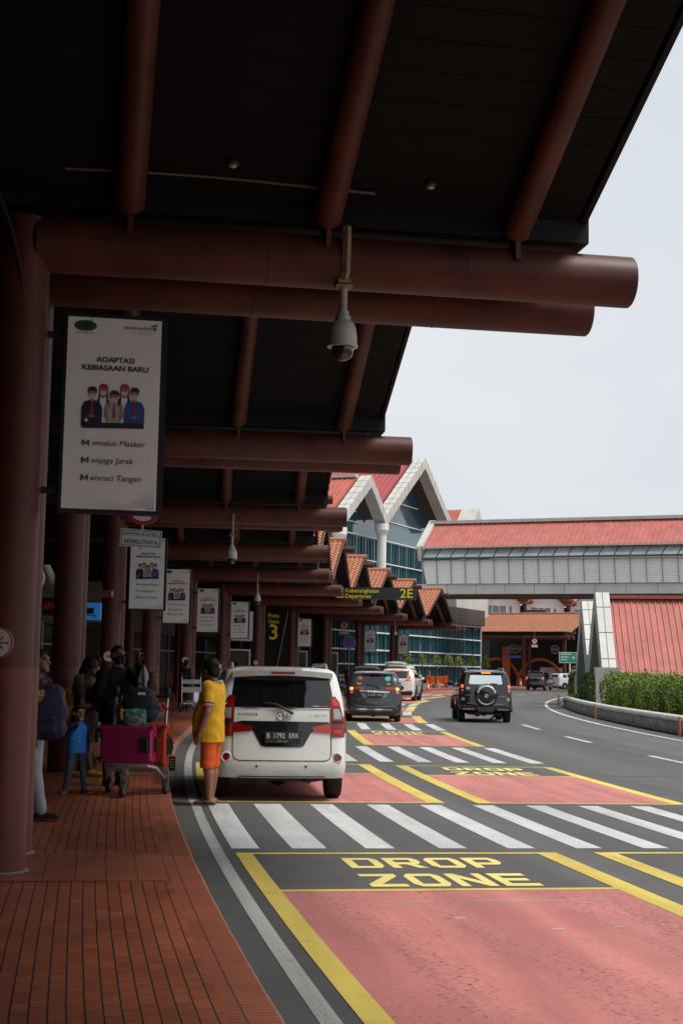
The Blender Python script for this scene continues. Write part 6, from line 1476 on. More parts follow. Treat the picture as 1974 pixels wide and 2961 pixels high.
def person(label, loc, rz, h, look, pose=None, world=None, voxel=.010):
    sc = h/1.75; t = thing('person', label, 'person', loc, rz)
    W2L = (Matrix.Translation(Vector(loc)) @ Matrix.Rotation(rz, 4, 'Z')).inverted()
    J = {}
    for s, sg in (('l', -1), ('r', 1)):          # r = +x of the figure (its right when facing +y), l = -x
        for n_ in ('ankle', 'knee', 'hip', 'shoulder', 'elbow', 'wrist'): v = JD[n_]; J[n_+'_'+s] = Vector((v[0]*sg, v[1], v[2]))
    for n_ in ('head', 'neck', 'chest', 'waist', 'pelvis'): J[n_] = Vector(JD[n_])
    for n_, v in (pose or {}).items(): J[n_] = Vector(v)
    J = {n_: v*sc for n_, v in J.items()}
    for n_, v in (world or {}).items(): J[n_] = W2L @ Vector(v)
    g = lambda n_: J[n_]
    f = look.get('fat', 1.0); hs = look.get('head', 1.0)*sc*1.0; yaw = look.get('yaw', 0); tilt = look.get('tilt', 0)
    R = Matrix.Rotation(yaw, 3, 'Z') @ Matrix.Rotation(tilt, 3, 'X'); H = g('head')
    hp = lambda x, y, z: H+R @ (Vector((x, y, z))*hs)
    sk = []
    sk += [('e', hp(0, -.008, .022), (.076*hs, .094*hs, .098*hs), R), ('e', hp(0, .028, -.045), (.060*hs, .066*hs, .072*hs), R), ('c', hp(-.022, .074, -.088), hp(.022, .074, -.088), .026*hs, .026*hs),
           ('c', hp(0, .088, .018), hp(0, .106, -.026), .010*hs, .017*hs), ('e', hp(-.079, -.005, -.008), (.012*hs, .024*hs, .034*hs), R), ('e', hp(.079, -.005, -.008), (.012*hs, .024*hs, .034*hs), R),
           ('c', hp(-.045, .078, .030), hp(.045, .078, .030), .016*hs, .016*hs), ('c', hp(-.018, .089, -.058), hp(.018, .089, -.058), .012*hs, .012*hs)]
    sk += [('c', g('neck')-Vector((0, 0, .04*sc)), hp(0, -.012, -.06), .060*sc*f, .055*sc)]
    sk += [('c', g('pelvis'), g('chest'), .10*sc, .11*sc), ('c', g('shoulder_l'), g('shoulder_r'), .055*sc, .055*sc)]
    for s, sg in (('l', -1), ('r', 1)):
        sk += [('c', g('shoulder_'+s), g('elbow_'+s), .050*sc*f, .041*sc*f), ('c', g('elbow_'+s), g('elbow_'+s).lerp(g('wrist_'+s), .35), .042*sc*f, .041*sc*f), ('c', g('elbow_'+s).lerp(g('wrist_'+s), .35), g('wrist_'+s), .041*sc*f, .026*sc)]
        sk += [('c', g('hip_'+s), g('knee_'+s), .082*sc*f, .054*sc*f), ('c', g('knee_'+s), g('knee_'+s).lerp(g('ankle_'+s), .3)+Vector((0, -.018, 0))*sc, .053*sc*f, .056*sc*f), ('c', g('knee_'+s).lerp(g('ankle_'+s), .3)+Vector((0, -.018, 0))*sc, g('ankle_'+s), .055*sc*f, .034*sc)]
        a = g('ankle_'+s); td = look.get('toe_'+s, sg*.12); fd = Vector((sin(td), cos(td), 0))*sc; dz = Vector((0, 0, -.045*sc))
        sk += [('c', a+dz-fd*.045, a+dz*1.05+fd*.10, .036*sc, .032*sc), ('c', a+dz*1.1+fd*.08, a+dz*1.2+fd*.165, .034*sc, .022*sc)]
        # hand: palm, four unequal curled fingers, thumb from the side of the palm
        w = g('wrist_'+s); ax = (w-g('elbow_'+s)).normalized()
        if 'hand_'+s in look: ax = Vector(look['hand_'+s]).normalized()
        fw = Vector((0, 1, 0)); fw = (fw-ax*fw.dot(ax)); fw = fw.normalized() if fw.length > .1 else Vector((1, 0, 0)); side = ax.cross(fw)*(-sg)   # side: towards the body
        pc = w+ax*.05*sc; hm = look.get('hand', 1.0)*sc
        sk += [('c', w, w+ax*.02*sc, .026*sc, .028*sc)]
        for q in (-.022, -.007, .008, .022): sk += [('c', w+ax*.02*hm+fw*q*.8*hm, w+ax*.085*hm+fw*q*hm, .0145*hm, .0125*hm)]
        for i, (q, ln) in enumerate(((.024, .072), (.008, .082), (-.008, .076), (-.023, .058))):
            b0 = w+ax*.088*hm+fw*q*1.12*hm; cu = look.get('curl', .35)
            if look.get('point_'+s) and i == 0: cu = .02
            if look.get('point_'+s) and i > 0: cu = 1.3
            m1 = b0+(ax*cos(cu*.6)+side*sin(cu*.6))*ln*.55*hm; m2 = m1+(ax*cos(cu*1.7)+side*sin(cu*1.7))*ln*.5*hm
            sk += [('c', b0, m1, .0105*hm, .0095*hm), ('c', m1, m2, .0095*hm, .0075*hm)]
        tb = w+ax*.03*hm+fw*.026*hm; tm_ = tb+(ax*.55+fw*.6+side*.35)*.042*hm; sk += [('c', tb, tm_, .013*hm, .011*hm), ('c', tm_, tm_+(ax*.85+fw*.2+side*.3)*.032*hm, .011*hm, .0085*hm)]
    eyes = [hp(-.032, .088, .012), hp(.032, .088, .012)]; brow = [(hp(-.047, .088, .034), hp(-.018, .098, .037)), (hp(.018, .098, .037), hp(.047, .088, .034))]; mouth = (hp(-.02, .10, -.058), hp(.02, .10, -.058))
    def dseg(p, a, b_):
        d = b_-a; u = max(0, min(1, (p-a).dot(d)/d.length_squared)); return (p-a-d*u).length
    def pf(c):
        if (c-H).length > .2*hs: return 0
        if min((c-e).length for e in eyes) < .0135*hs: return 1
        if not look.get('child') and min(dseg(c, a, b_) for a, b_ in brow) < .0085*hs: return 1
        if dseg(c, *mouth) < .008*hs: return 2
        return 0
    sm = look['skin']
    blob('body', sk, [sm, sgn_k, mat('lip', (.20, .06, .05), .5)], t, look.get('vox', voxel)*.8, 3, paint=pf)
    # hair
    hr = look.get('hair', 'short'); hmat = look.get('hair_m', hair_m)
    if hr:
        hq = [('e', hp(0, -.016, .040), (.085*hs, .100*hs, .096*hs), R), ('e', hp(0, -.045, .0), (.078*hs, .066*hs, .095*hs), R)]
        if hr == 'short': hq += [('c', hp(-.045, .062, .085), hp(.045, .062, .085), .030*hs, .030*hs)]
        if hr == 'crew': hq = [('e', hp(0, -.016, .035), (.080*hs, .097*hs, .094*hs), R), ('e', hp(0, -.045, .0), (.076*hs, .062*hs, .085*hs), R)]
        if hr == 'long': hq += [('e', hp(0, -.03, .03), (.12*hs, .12*hs, .12*hs), R), ('e', hp(0, -.06, -.08), (.125*hs, .10*hs, .15*hs), R)]
        if hr == 'bushy': hq += [('e', hp(0, -.025, .035), (.094*hs, .108*hs, .102*hs), R), ('e', hp(0, -.06, -.03), (.082*hs, .062*hs, .085*hs), R)]
        c0 = hp(0, .083, .052); n0 = R @ Vector((0, 1, -.95)); c1 = hp(0, -.0, -.115 if hr != 'long' else -.3); n1 = R @ Vector((0, .25, -1))
        blob('hair', hq, hmat, t, .009, 2, cuts=[(c0, n0), (c1, n1)], wrinkle=.004)
    if look.get('mask'):
        mq = [('e', hp(0, .034, -.05), (.074*hs, .080*hs, .062*hs), R), ('c', hp(0, .102, -.018), hp(0, .088, -.09), .026*hs, .028*hs)]
        blob('face_mask', mq, look['mask'], t, .008, 3)
    if look.get('cap'):
        blob('cap', [('e', hp(0, -.005, .06), (.088*hs, .104*hs, .075*hs), R), ('c', hp(0, .07, .055), hp(0, .16, .04), .05*hs, .03*hs)], look['cap'], t, .012, 3)
    # upper garment
    if 'top' in look:
        mm = look['top']; tf = look.get('topfat', 1.0); by = look.get('belly', 0); th = look.get('hem', .86)*sc; sl = look.get('sleeve', 'long'); th_ = .012*sc
        hz = th/sc-.03; ring = []
        def cen(z):
            pts = [(g('pelvis').z/sc, g('pelvis')), (g('waist').z/sc, g('waist')), (g('chest').z/sc, g('chest')), (g('neck').z/sc, g('neck'))]
            for (za, pa), (zb, pb) in zip(pts, pts[1:]):
                if z <= zb: q = max(0, (z-za)/(zb-za)); return pa.lerp(pb, q)
            return pts[-1][1]
        nz_ = g('neck').z/sc; sw_ = abs(g('shoulder_r').x-g('shoulder_l').x)/sc/2
        for z, rx, ry, bl in ((hz, .178, .128, .55), (hz+.08, .178, .128, .8), (nz_-.46, .172, .124, 1), (nz_-.36, .168, .120, .9), (nz_-.24, sw_+.0, .120, .4), (nz_-.14, sw_+.012, .116, .1), (nz_-.07, sw_+.006, .100, 0), (nz_-.025, sw_*.74, .082, 0), (nz_+.015, .082, .072, 0), (nz_+.03, .062, .06, 0)):
            c = cen(z); f_ = tf if z < nz_-.05 else 1+(tf-1)*.5; yb = by*bl
            ring.append((Vector((c.x, c.y+yb*.55*sc, z*sc)), rx*f_*sc, (ry*f_+yb*.5)*sc))
        up = [('l', ring)]
        cuts = [(Vector((0, 0, th)), Vector((0, 0, -1)))]
        slv = []
        for s in ('l', 'r'):
            if sl == 'short': e = g('shoulder_'+s).lerp(g('elbow_'+s), .62); slv += [('c', g('shoulder_'+s), e, .070*sc*f, .064*sc*f)]
            else: slv += [('c', g('shoulder_'+s), g('elbow_'+s), .068*sc*f, .056*sc*f), ('c', g('elbow_'+s), g('elbow_'+s).lerp(g('wrist_'+s), .93), .056*sc*f, .040*sc*f)]
        if look.get('sleeve_m'):
            blob('shirt', up, mm, t, voxel, 5, cuts, wrinkle=.003); blob('sleeves', slv, look['sleeve_m'], t, voxel, 4)
        else: blob('shirt' if look.get('topname') is None else look['topname'], up+slv, mm, t, voxel, 5, cuts, paint=look.get('toppaint'), wrinkle=look.get('wr', .006))
        if look.get('trim'):
            for s in ('l', 'r'):
                a, b_ = g('shoulder_'+s), g('elbow_'+s); d = (b_-a).normalized(); c = a.lerp(b_, .70)
                k = MB(); k.tube([c-d*.012*sc, c, c+d*.006*sc], [.0665*sc*f]*3, 24, False); k.cur = 1; k.tube([c+d*.006*sc, c+d*.016*sc], [.067*sc*f]*2, 24, False); k.build('sleeve_trim', look['trim'], t, smooth=True)
            k = MB(); nk = g('neck'); 
            for z, r, ci in ((.012, .083, 1), (.026, .080, 0)): k.cur = ci; k.tube([nk+Vector((r*f*sc*cos(a), (r+.004)*f*sc*sin(a)-.005, z*sc-.012*sin(a))) for a in [2*pi*i/20 for i in range(21)]], .010*sc, 6, False)
            k.build('collar_trim', look['trim'], t, smooth=True)
    if 'bottom' in look:
        mm = look['bottom']; kind = look.get('leg', 'long'); bf = look.get('legfat', 1.0); q = [('e', g('pelvis')-Vector((0, 0, .02*sc)), (.152*sc*bf, .112*sc*bf, .15*sc), None)]
        cuts = []
        for s in ('l', 'r'):
            if kind == 'short':
                q += [('c', g('hip_'+s), g('knee_'+s)+Vector((0, 0, -.02))*sc, .105*sc*bf, .092*sc*bf)]
            elif kind != 'skirt':
                q += [('c', g('hip_'+s), g('knee_'+s), .098*sc*bf, .070*sc*bf), ('c', g('knee_'+s), g('ankle_'+s)+Vector((0, 0, .03))*sc, .070*sc*bf, look.get('cuff', .052)*sc)]
        if kind == 'short': cuts = [(Vector((0, 0, look.get('shorthem', .52)*sc)), Vector((0, 0, -1)))]
        if kind == 'skirt': q += [('e', g('pelvis')+Vector((0, 0, -.22*sc)), (.20*sc, .18*sc, .42*sc), None)]; cuts = [(Vector((0, 0, look.get('shorthem', .5)*sc)), Vector((0, 0, -1)))]
        blob('trousers' if kind == 'long' else 'shorts' if kind == 'short' else 'skirt', q, mm, t, voxel, 5, cuts, wrinkle=.004)
    if 'shoe' in look:
        for s, sg in (('l', -1), ('r', 1)):
            a = g('ankle_'+s); td = look.get('toe_'+s, sg*.12); fd = Vector((sin(td), cos(td), 0))*sc; z0 = a.z-.075*sc
            if look.get('sandal'):
                k = MB(); sd = Vector((cos(td), -sin(td), 0))*sc
                pl = [(-.075, -.034), (-.03, -.042), (.06, -.046), (.15, -.046), (.19, -.03), (.198, 0), (.185, .03), (.14, .044), (.04, .038), (-.03, .038), (-.075, .03)]
                k.prism([(y, x) for x, y in pl], Vector((a.x, a.y, z0)), sd, fd, (0, 0, 1), .022*sc)
                k.tube([a+fd*.03+sd*.04+Vector((0, 0, -.045*sc)), a+fd*.09+sd*.02+Vector((0, 0, -.02*sc)), a+fd*.125+Vector((0, 0, -.035*sc)), a+fd*.09-sd*.02+Vector((0, 0, -.02*sc)), a+fd*.03-sd*.04+Vector((0, 0, -.045*sc))], .008*sc, 6)
                k.build('sandal', look['shoe'], t)
            else:
                p = [('c', a+Vector((0, 0, -.01*sc))-fd*.01, a+Vector((0, 0, -.035*sc))-fd*.03, .046*sc, .042*sc), ('c', Vector((a.x, a.y, z0+.042*sc))-fd*.03, Vector((a.x, a.y, z0+.036*sc))+fd*.14, .042*sc, .036*sc), ('c', Vector((a.x, a.y, z0+.034*sc))+fd*.06, Vector((a.x, a.y, z0+.034*sc))+fd*.165, .042*sc, .034*sc)]
                zz_ = z0+.022*sc
                blob('shoe', p, look['shoe'] if isinstance(look['shoe'], list) else [look['shoe'], look['shoe']], t, .009, 2, [(Vector((0, 0, z0+.002)), Vector((0, 0, -1)))], paint=lambda c: 1 if c.z < zz_ else 0)
    return t, J, hp
hair_m = mat('black_hair', (.008, .0065, .006), .6, spec=.2, var=.3, scale=30)
skin1 = mat('brown_skin', (.30, .135, .075), .5, var=.1, scale=12); skin2 = mat('brown_skin_dark', (.20, .088, .050), .5, var=.1, scale=12)
yel_sh = mat('mustard_polo', (.72, .37, .012), .85, var=.10, scale=9, bump=.15, bscale=120); ora_sh = mat('orange_shorts', (.78, .105, .012), .75, var=.10, scale=8)
blk_cl = mat('black_jacket', (.010, .010, .011), .8, spec=.15, var=.2, scale=8); blk_tr = mat('black_trousers', (.010, .010, .011), .8, var=.2)
# the man in the yellow polo shirt
tp, J, hp = person('person in a mustard polo shirt, orange shorts and flip flops standing by the white car', (P(6.60, 2.08).x, P(6.60, 2.08).y, .008), rad(76), 1.76,
    dict(skin=skin1, top=yel_sh, sleeve='short', bottom=ora_sh, leg='short', shorthem=.445, shoe=mat('navy_rubber', (.012, .014, .022), .6), sandal=True, hair='bushy', fat=1.16, topfat=1.14, belly=.10, hem=.755, legfat=1.0, trim=[mat('trim_navy', (.012, .014, .05), .8, var=0), mat('trim_white', (.5, .5, .55), .8, var=0)], head=1.04, curl=.5, tilt=-.18, yaw=-.45, wr=.006),
    dict(wrist_l=(-.235, .08, .86), elbow_l=(-.25, -.02, 1.12), shoulder_l=(-.19, 0, 1.42), shoulder_r=(.19, 0, 1.42), wrist_r=(.235, .10, .87), ankle_l=(-.10, -.02, .085), ankle_r=(.10, .02, .085), head=(0, .05, 1.625)), voxel=.010)
k = MB(); w = J['wrist_l']; k.tube([w+Vector((-.012+.011*cos(a), .02+.0, -.105+.011*sin(a))) for a in [2*pi*i/12 for i in range(13)]], .003, 5, False); k.build('ring', mat('gold', (.6, .42, .1), .25, 1.0, var=0), tp, smooth=True)

# the man in black behind the trolley, pointing
ML = (-2.83, 18.3, .15)
tp, J, hp = person('person in a black jacket and black face mask pointing up beside the luggage trolley', ML, rad(-142), 1.76,
    dict(skin=skin2, top=blk_cl, topname='jacket', sleeve='long', bottom=blk_tr, shoe=black_m, hair='crew', mask=mat('black_mask', (.012, .012, .013), .75), fat=1.1, topfat=1.2, hem=.80, yaw=.18, point_l=True, curl=.9, hand=1.1, **{'hand_l': (.25, .2, 1)}),
    None, dict(elbow_l=(-2.50, 18.05, 1.42), wrist_l=(-2.52, 18.05, 1.70), elbow_r=(-3.02, 18.0, 1.26), wrist_r=(-2.80, 17.72, 1.20)))
# pale roundels on the trousers
for z, dx in ((.72, .12), (.36, .10)):
    for_c = J['knee_r']+Vector((0, .085, z-.49)); k = MB(); k.tube([for_c+Vector((.045*cos(a), 0, .045*sin(a))) for a in [2*pi*i/18 for i in range(19)]], .006, 5, False)
    for a in (0, pi/3, 2*pi/3): k.bar(for_c+Vector((.036*cos(a), 0, .036*sin(a))), for_c-Vector((.036*cos(a), 0, .036*sin(a))), .008, .006)
    k.build('trouser_emblem', mat('pale_print', (.36, .37, .38), .7), tp)
# plastic bag hanging from the raised hand
k = MB(); rnd = random.Random(2); prof = [(.012, 0), (.03, -.06), (.075, -.16), (.095, -.28), (.09, -.38), (.05, -.42), (.005, -.425)]
for i in range(len(prof)): pass
k.lathe([(r, z) for r, z in prof], (-2.44, 18.0, 1.68), 'Z', 22)
for v in k.v:
    d = v-Vector((-2.44, 18.0, v.z)); a = math.atan2(d.y, d.x); v.x += d.x*.28*sin(3*a+v.z*14); v.y += d.y*.28*sin(5*a+v.z*9)
o = k.build('plastic_bag', mat('grey_plastic_film', (.22, .225, .23), .22, var=.35, scale=14), smooth='all'); tag(o, 'crumpled grey plastic bag hanging from the pointing hand', 'plastic bag')

# the boy in blue
BL_ = (-3.08, 17.07, .15)
jeans = mat('blue_jeans', (.06, .09, .15), .85, var=.35, scale=7)
tp, J, hp = person('small child in a blue shirt with navy sleeves and jeans, hand at the mouth', BL_, rad(-152), 1.06,
    dict(skin=skin1, top=mat('bright_blue_shirt', (.02, .24, .70), .8, var=.10, scale=9), sleeve='long', sleeve_m=mat('navy_sleeve', (.012, .016, .05), .85), bottom=jeans, shoe=[mat('red_shoe', (.22, .02, .03), .6), mat('pale_sole', (.5, .42, .44), .6)], hair='short', child=True, head=1.42, topfat=1.12, hem=.80, legfat=1.05, yaw=.22, cuff=.05, hand=1.05, toe_l=-.5, toe_r=.7, **{'hand_r': (-.2, .35, .9)}),
    dict(head=(0, .03, 1.57), neck=(0, 0, 1.38), shoulder_l=(-.165, 0, 1.32), shoulder_r=(.165, 0, 1.32), elbow_r=(.28, .10, 1.10), wrist_r=(.06, .20, 1.34), elbow_l=(-.22, -.05, 1.05), wrist_l=(-.22, -.02, .82), ankle_l=(-.17, .0, .085), ankle_r=(.19, -.03, .085), knee_l=(-.13, .03, .48), knee_r=(.14, .02, .48)), voxel=.008)
for i in range(3): k = MB(); k.lathe([(.007, 0), (.006, .004), (.001, .005)], Vector((.0, .135*.66, .72-.05*i)), 'Y', 8); k.build('shirt_button', white_m, tp)

# the woman carrying a child under a dark patterned wrap
WL = (-3.46, 19.6, .15)
camo_m, n_, b_ = _nodes('dark_camouflage'); z_ = _noise(n_, 9, 4); r_ = n_.nodes.new('ShaderNodeValToRGB'); r_.color_ramp.interpolation = 'CONSTANT'
for i, (p_, c_) in enumerate(((0, (.03, .026, .022)), (.45, (.095, .048, .036)), (.54, (.04, .036, .026)), (.62, (.15, .09, .06)))):
    e_2 = r_.color_ramp.elements[i] if i < 2 else r_.color_ramp.elements.new(p_); e_2.position = p_; e_2.color = (*c_, 1)
n_.links.new(z_, r_.inputs[0]); n_.links.new(r_.outputs[0], b_.inputs['Base Color']); b_.inputs['Roughness'].default_value = .85
tp, J, hp = person('person with big dark hair in a dark camouflage wrap and yellow shoes, carrying a child', WL, rad(-112), 1.62,
    dict(skin=skin2, top=camo_m, topname='wrap', sleeve='short', bottom=camo_m, leg='skirt', shorthem=.52, shoe=mat('yellow_shoe', (.55, .38, .02), .6), hair='long', fat=1.05, topfat=1.28, hem=.72, belly=.03, yaw=.5, tilt=-.25),
    dict(head=(0, .10, 1.60), neck=(0, .02, 1.44), wrist_r=(-.05, .36, 1.14), elbow_r=(.26, .14, 1.02), elbow_l=(-.25, .12, 1.08), wrist_l=(.06, .34, 1.20), ankle_l=(-.10, .10, .085), ankle_r=(.10, -.12, .085)))
# the carried child: only head and back show out of the wrap
CP = Vector((-3.18, 19.42, 1.30))
t = thing('person', 'child asleep against the shoulder of the person with the camouflage wrap', 'person', CP, rad(-100))
blob('body', [('e', (0, 0, 0), (.13, .12, .22), None), ('e', (.06, .02, .20), (.075, .085, .095), None), ('c', (.0, 0, .1), (.05, .02, .16), .05, .05), ('c', (.1, .05, .08), (.18, .12, -.06), .04, .03), ('c', (-.05, 0, -.15), (-.04, .12, -.35), .06, .045), ('c', (.08, 0, -.15), (.09, .12, -.35), .06, .045), ('c', (.06, .105, .19), (.06, .115, .18), .012, .014)], skin1, t, .010, 4)
blob('coverlet', [('e', (0, .0, -.04), (.165, .155, .25), None), ('c', (-.05, 0, -.15), (-.04, .12, -.33), .08, .065), ('c', (.08, 0, -.15), (.09, .12, -.33), .08, .065)], camo_m, t, .012, 4, wrinkle=.006)
blob('hair', [('e', (.055, -.005, .225), (.083, .092, .088), None)], hair_m, t, .010, 2, [(Vector((.06, .04, .23)), Vector((.0, 1, -.5)))])
# yellow backpack on her back
def backpack(name, label, loc, rz, d, mm, strap, extra=None, cat='backpack'):
    w, dp, h = d; t = thing(name, label, cat, loc, rz)
    blob('bag_body', [('c', (-w*.27, 0, dp*.55), (w*.27, 0, dp*.55), dp*.52, dp*.52), ('c', (-w*.27, 0, h*.5), (w*.27, 0, h*.5), dp*.55, dp*.55), ('c', (-w*.2, 0, h-dp*.5), (w*.2, 0, h-dp*.5), dp*.48, dp*.48), ('e', (0, 0, h*.5), (w*.5, dp*.5, h*.48), None)], mm, t, .012, 4, wrinkle=.004)
    blob('front_pocket', [('c', (-w*.2, -dp*.42, h*.22), (w*.2, -dp*.42, h*.22), dp*.2, dp*.2), ('c', (-w*.18, -dp*.42, h*.40), (w*.18, -dp*.42, h*.40), dp*.18, dp*.18)], mm, t, .012, 3)
    k = MB()
    for sg in (-1, 1): k.tube([(sg*w*.25, dp*.45, h*.95), (sg*w*.33, dp*.85, h*.75), (sg*w*.36, dp*.8, h*.35), (sg*w*.38, dp*.45, h*.08)], .018, 8)
    k.tube([(-.05, 0, h-.01), (-.03, 0, h+.035), (.03, 0, h+.035), (.05, 0, h-.01)], .012, 8); k.build('straps', strap, t, smooth=True)
    k = MB(); k.tube([(w*.48*cos(a), -dp*.33, h*.55+h*.42*sin(a)) for a in [pi*i/12 for i in range(13)]], .006, 6); k.build('zip', extra or strap, t, smooth=True)
    return t
backpack('backpack', 'yellow backpack on the back of the person with the camouflage wrap', (-3.80, 19.42, .90), rad(-60), (.36, .22, .46), mat('yellow_bag', (.50, .24, .012), .7, var=.12), mat('yellow_strap', (.42, .2, .012), .8), black_m)

# the person with the navy backpack, half hidden by the nearest pillar
BPm = (-2.99, 14.05, .15)
greyp = mat('grey_sweatpants', (.36, .36, .37), .9, var=.08, scale=9); navy = mat('navy_bag', (.015, .015, .050), .75, var=.15, scale=8)
tp, J, hp = person('person in grey sweatpants with a navy backpack, half hidden by the nearest pillar', BPm, rad(-100), 1.70,
    dict(skin=skin2, top=mat('charcoal_shirt', (.03, .03, .035), .85), sleeve='long', bottom=greyp, shoe=[mat('navy_shoe', (.012, .014, .025), .7), mat('red_white_sole', (.45, .12, .10), .6)], hair='crew', mask=None, topfat=1.15, legfat=1.12, cuff=.06, hem=.84),
    dict(head=(0, .06, 1.60), elbow_l=(-.22, .08, 1.12), wrist_l=(-.12, .26, 1.12), elbow_r=(.22, .08, 1.12), wrist_r=(.12, .26, 1.10), ankle_l=(-.10, .10, .08), ankle_r=(.1, -.1, .08)))
t = backpack('backpack', 'navy backpack with red strap and club crest, worn by the half hidden person', (-2.83, 13.9, .93), rad(14), (.36, .24, .57), navy, mat('crimson_strap', (.26, .015, .05), .8), mat('crimson_zip', (.30, .02, .06), .6))
k = MB(); X, Z = Vector((1, 0, 0)), Vector((0, 0, 1)); O = Vector((-.06, -.125, .44))
def cp(pl, c, l): k.cur = c; k.poly([O+X*x+Z*z-Vector((0, .0015*l, 0)) for x, z in pl])
shield = [(-.045, .05), (-.02, .06), (0, .05), (.02, .06), (.045, .05), (.042, 0), (.025, -.04), (0, -.06), (-.025, -.04), (-.042, 0)]
cp(shield, 0, 0); cp([(-.036, .042), (-.004, .042), (-.004, .012), (-.036, .012)], 1, 1); cp([(-.023, .042), (-.016, .042), (-.016, .012), (-.023, .012)], 2, 2); cp([(-.036, .03), (-.004, .03), (-.004, .023), (-.036, .023)], 2, 2)
for i in range(3): cp([(.004+.011*i, .042), (.010+.011*i, .042), (.010+.011*i, .012), (.004+.011*i, .012)], 2, 1)
cp([(-.033, -.005), (.033, -.005), (.02, -.036), (0, -.05), (-.02, -.036)], 3, 1)
for i in (-1, 1): cp([(i*.012-.005, -.005), (i*.012+.005, -.005), (i*.012+.005, -.038), (i*.012-.005, -.038)], 2, 2)
cp(circ(0, -.022, .009, 10), 0, 3)
k.build('club_crest', [mat('crest_gold', (.55, .38, .04), .5, var=0), mat('crest_white', (.6, .6, .6), .5, var=0), mat('crest_red', (.35, .02, .05), .5, var=0), mat('crest_blue', (.03, .04, .22), .5, var=0)], t, norm=False)
k = MB(); k.bar((-.10, -.13, .36), (-.08, -.16, -.06), .035, .006, up=(0, 1, 0)); k.build('hanging_strap', mat('crimson_strap', (.26, .015, .05), .8), t)

# people farther in
person('person in a bright yellow top in the dark behind the camouflage wrap', (-4.72, 28, .15), rad(60), 1.66, dict(skin=skin2, top=mat('bright_yellow_top', (.55, .40, .02), .8), bottom=blk_tr, shoe=black_m, hair='short', cap=black_m), None, None, .014)
person('person in dark clothes and white face mask holding papers beyond the mustard polo', (-3.72, 45, .15), rad(150), 1.66, dict(skin=skin1, top=mat('slate_top', (.035, .04, .06), .8), bottom=mat('slate_trousers', (.05, .06, .09), .8), shoe=black_m, hair='short', mask=mat('white_mask', (.62, .66, .68), .7)), dict(wrist_r=(.1, .3, 1.1), elbow_r=(.24, .05, 1.08)), None, .014)
k = MB(); k.prism([(-.10, -.14), (.10, -.14), (.10, .14), (-.10, .14)], (-3.62, 44.65, 1.37), (1, 0, 0), (0, 0, 1), (0, 1, 0), .01); o = k.build('paper_sheets', mat('paper', (.6, .6, .62), .7)); tag(o, 'white papers held by the masked person beyond the white car', 'papers')
person('person in dark clothes pushing a trolley far under the canopy, left of the silver bin', (-5.05, 47.5, .15), rad(-30), 1.68, dict(skin=skin2, top=mat('dusk_top', (.03, .03, .05), .8), bottom=blk_tr, shoe=black_m, hair='short'), None, None, .014)
person('person in a dark red top near the black car with the raised tailgate', (.62, 99, .15), rad(170), 1.70, dict(skin=skin2, top=mat('dark_red_top', (.13, .025, .02), .8), bottom=blk_tr, shoe=black_m, hair='short'), None, None, .018)
person('person in dark grey far under the canopy, left of the brown door', (-4.4, 62, .15), rad(20), 1.68, dict(skin=skin2, top=mat('dark_grey_top', (.04, .04, .042), .8), bottom=blk_tr, shoe=black_m, hair='short'), None, None, .018)

# ================================================================== luggage trolley and what stands on it
steel = mat('brushed_steel', (.55, .55, .54), .3, .85, var=.08, scale=20)
def trolley(label, loc, rz):
    t = thing('luggage_trolley', label, 'luggage trolley', loc, rz, 'luggage trolleys')
    k = MB(); k.tube([(-.30, -.20, .36), (-.24, -.36, .36), (0, -.40, .36), (.24, -.36, .36), (.31, -.20, .33), (.36, .0, .20), (.36, .06, .20)], .022, 10); k.tube([(-.30, -.20, .36), (-.33, .0, .22), (-.33, .06, .2)], .022, 10)
    for x in (-.2, -.07, .07, .2): k.bar((x, -.36, .355), (x, .08, .30), .03, .015)
    k.bar((-.34, .08, .28), (.36, .08, .28), .05, .05); k.build('frame', steel, t, smooth=True)
    for x, sg in ((-.30, -1), (.335, 1)):
        k = MB(); k.tube([(x, .08, .28), (x, .13, .8), (x, .20, 1.17)], .019, 10); k.build('upright', steel, t, smooth=True)
        k = MB(); k.lathe([(.02, 1.13), (.036, 1.15), (.038, 1.22), (.025, 1.26), (.005, 1.27)], (x, .20, 0), n=12); k.build('hand_grip', black_m, t, smooth=True)
    k = MB(); k.tube([(-.30, .20, 1.15), (.335, .20, 1.15)], .017, 10); k.build('handle', black_m, t, smooth=True)
    k = MB(); k.box((.02, .16, .98), (.6, .02, .14)); k.box((.02, .13, .72), (.6, .02, .18)); k.build('back_plate', mat('pale_plate', (.42, .42, .43), .5), t)
    for x, y, r in ((0, -.52, .10), (.36, .10, .085), (-.33, .10, .085)):
        k = MB(); k.lathe([(r*.5, -.02), (r*.9, -.025), (r, -.015), (r, .015), (r*.9, .025), (r*.5, .02)], (x, y, r), 'Y', 20)
        k.v = [Vector((x+(v.y-y), y+(v.x-x), v.z)) for v in k.v]; o = k.build('wheel', rubber, t, smooth=True)
        k = MB(); k.lathe([(r*.52, -.022), (r*.52, .022)], (x, y, r), 'Y', 16); k.v = [Vector((x+(v.y-y), y+(v.x-x), v.z)) for v in k.v]; k.build('hub', steel, o, smooth=True)
        k = MB()
        for s in (-.033, .033): k.bar((x+s, y, r), (x+s, y+(.06 if y < 0 else -.01), r*2+.06), .008, .04)
        k.box((x, y+(.05 if y < 0 else 0), r*2+.06), (.09, .07, .02)); 
        if y < 0: k.bar((x, y+.06, r*2+.06), (x, -.36, .34), .05, .05)
        k.build('fork', steel, t)
    return t
TP = Vector((-2.41, 17.22, .15)); TR = rad(-6)
tr0 = trolley('loaded steel luggage trolley with a magenta suitcase facing the viewer', TP, TR)
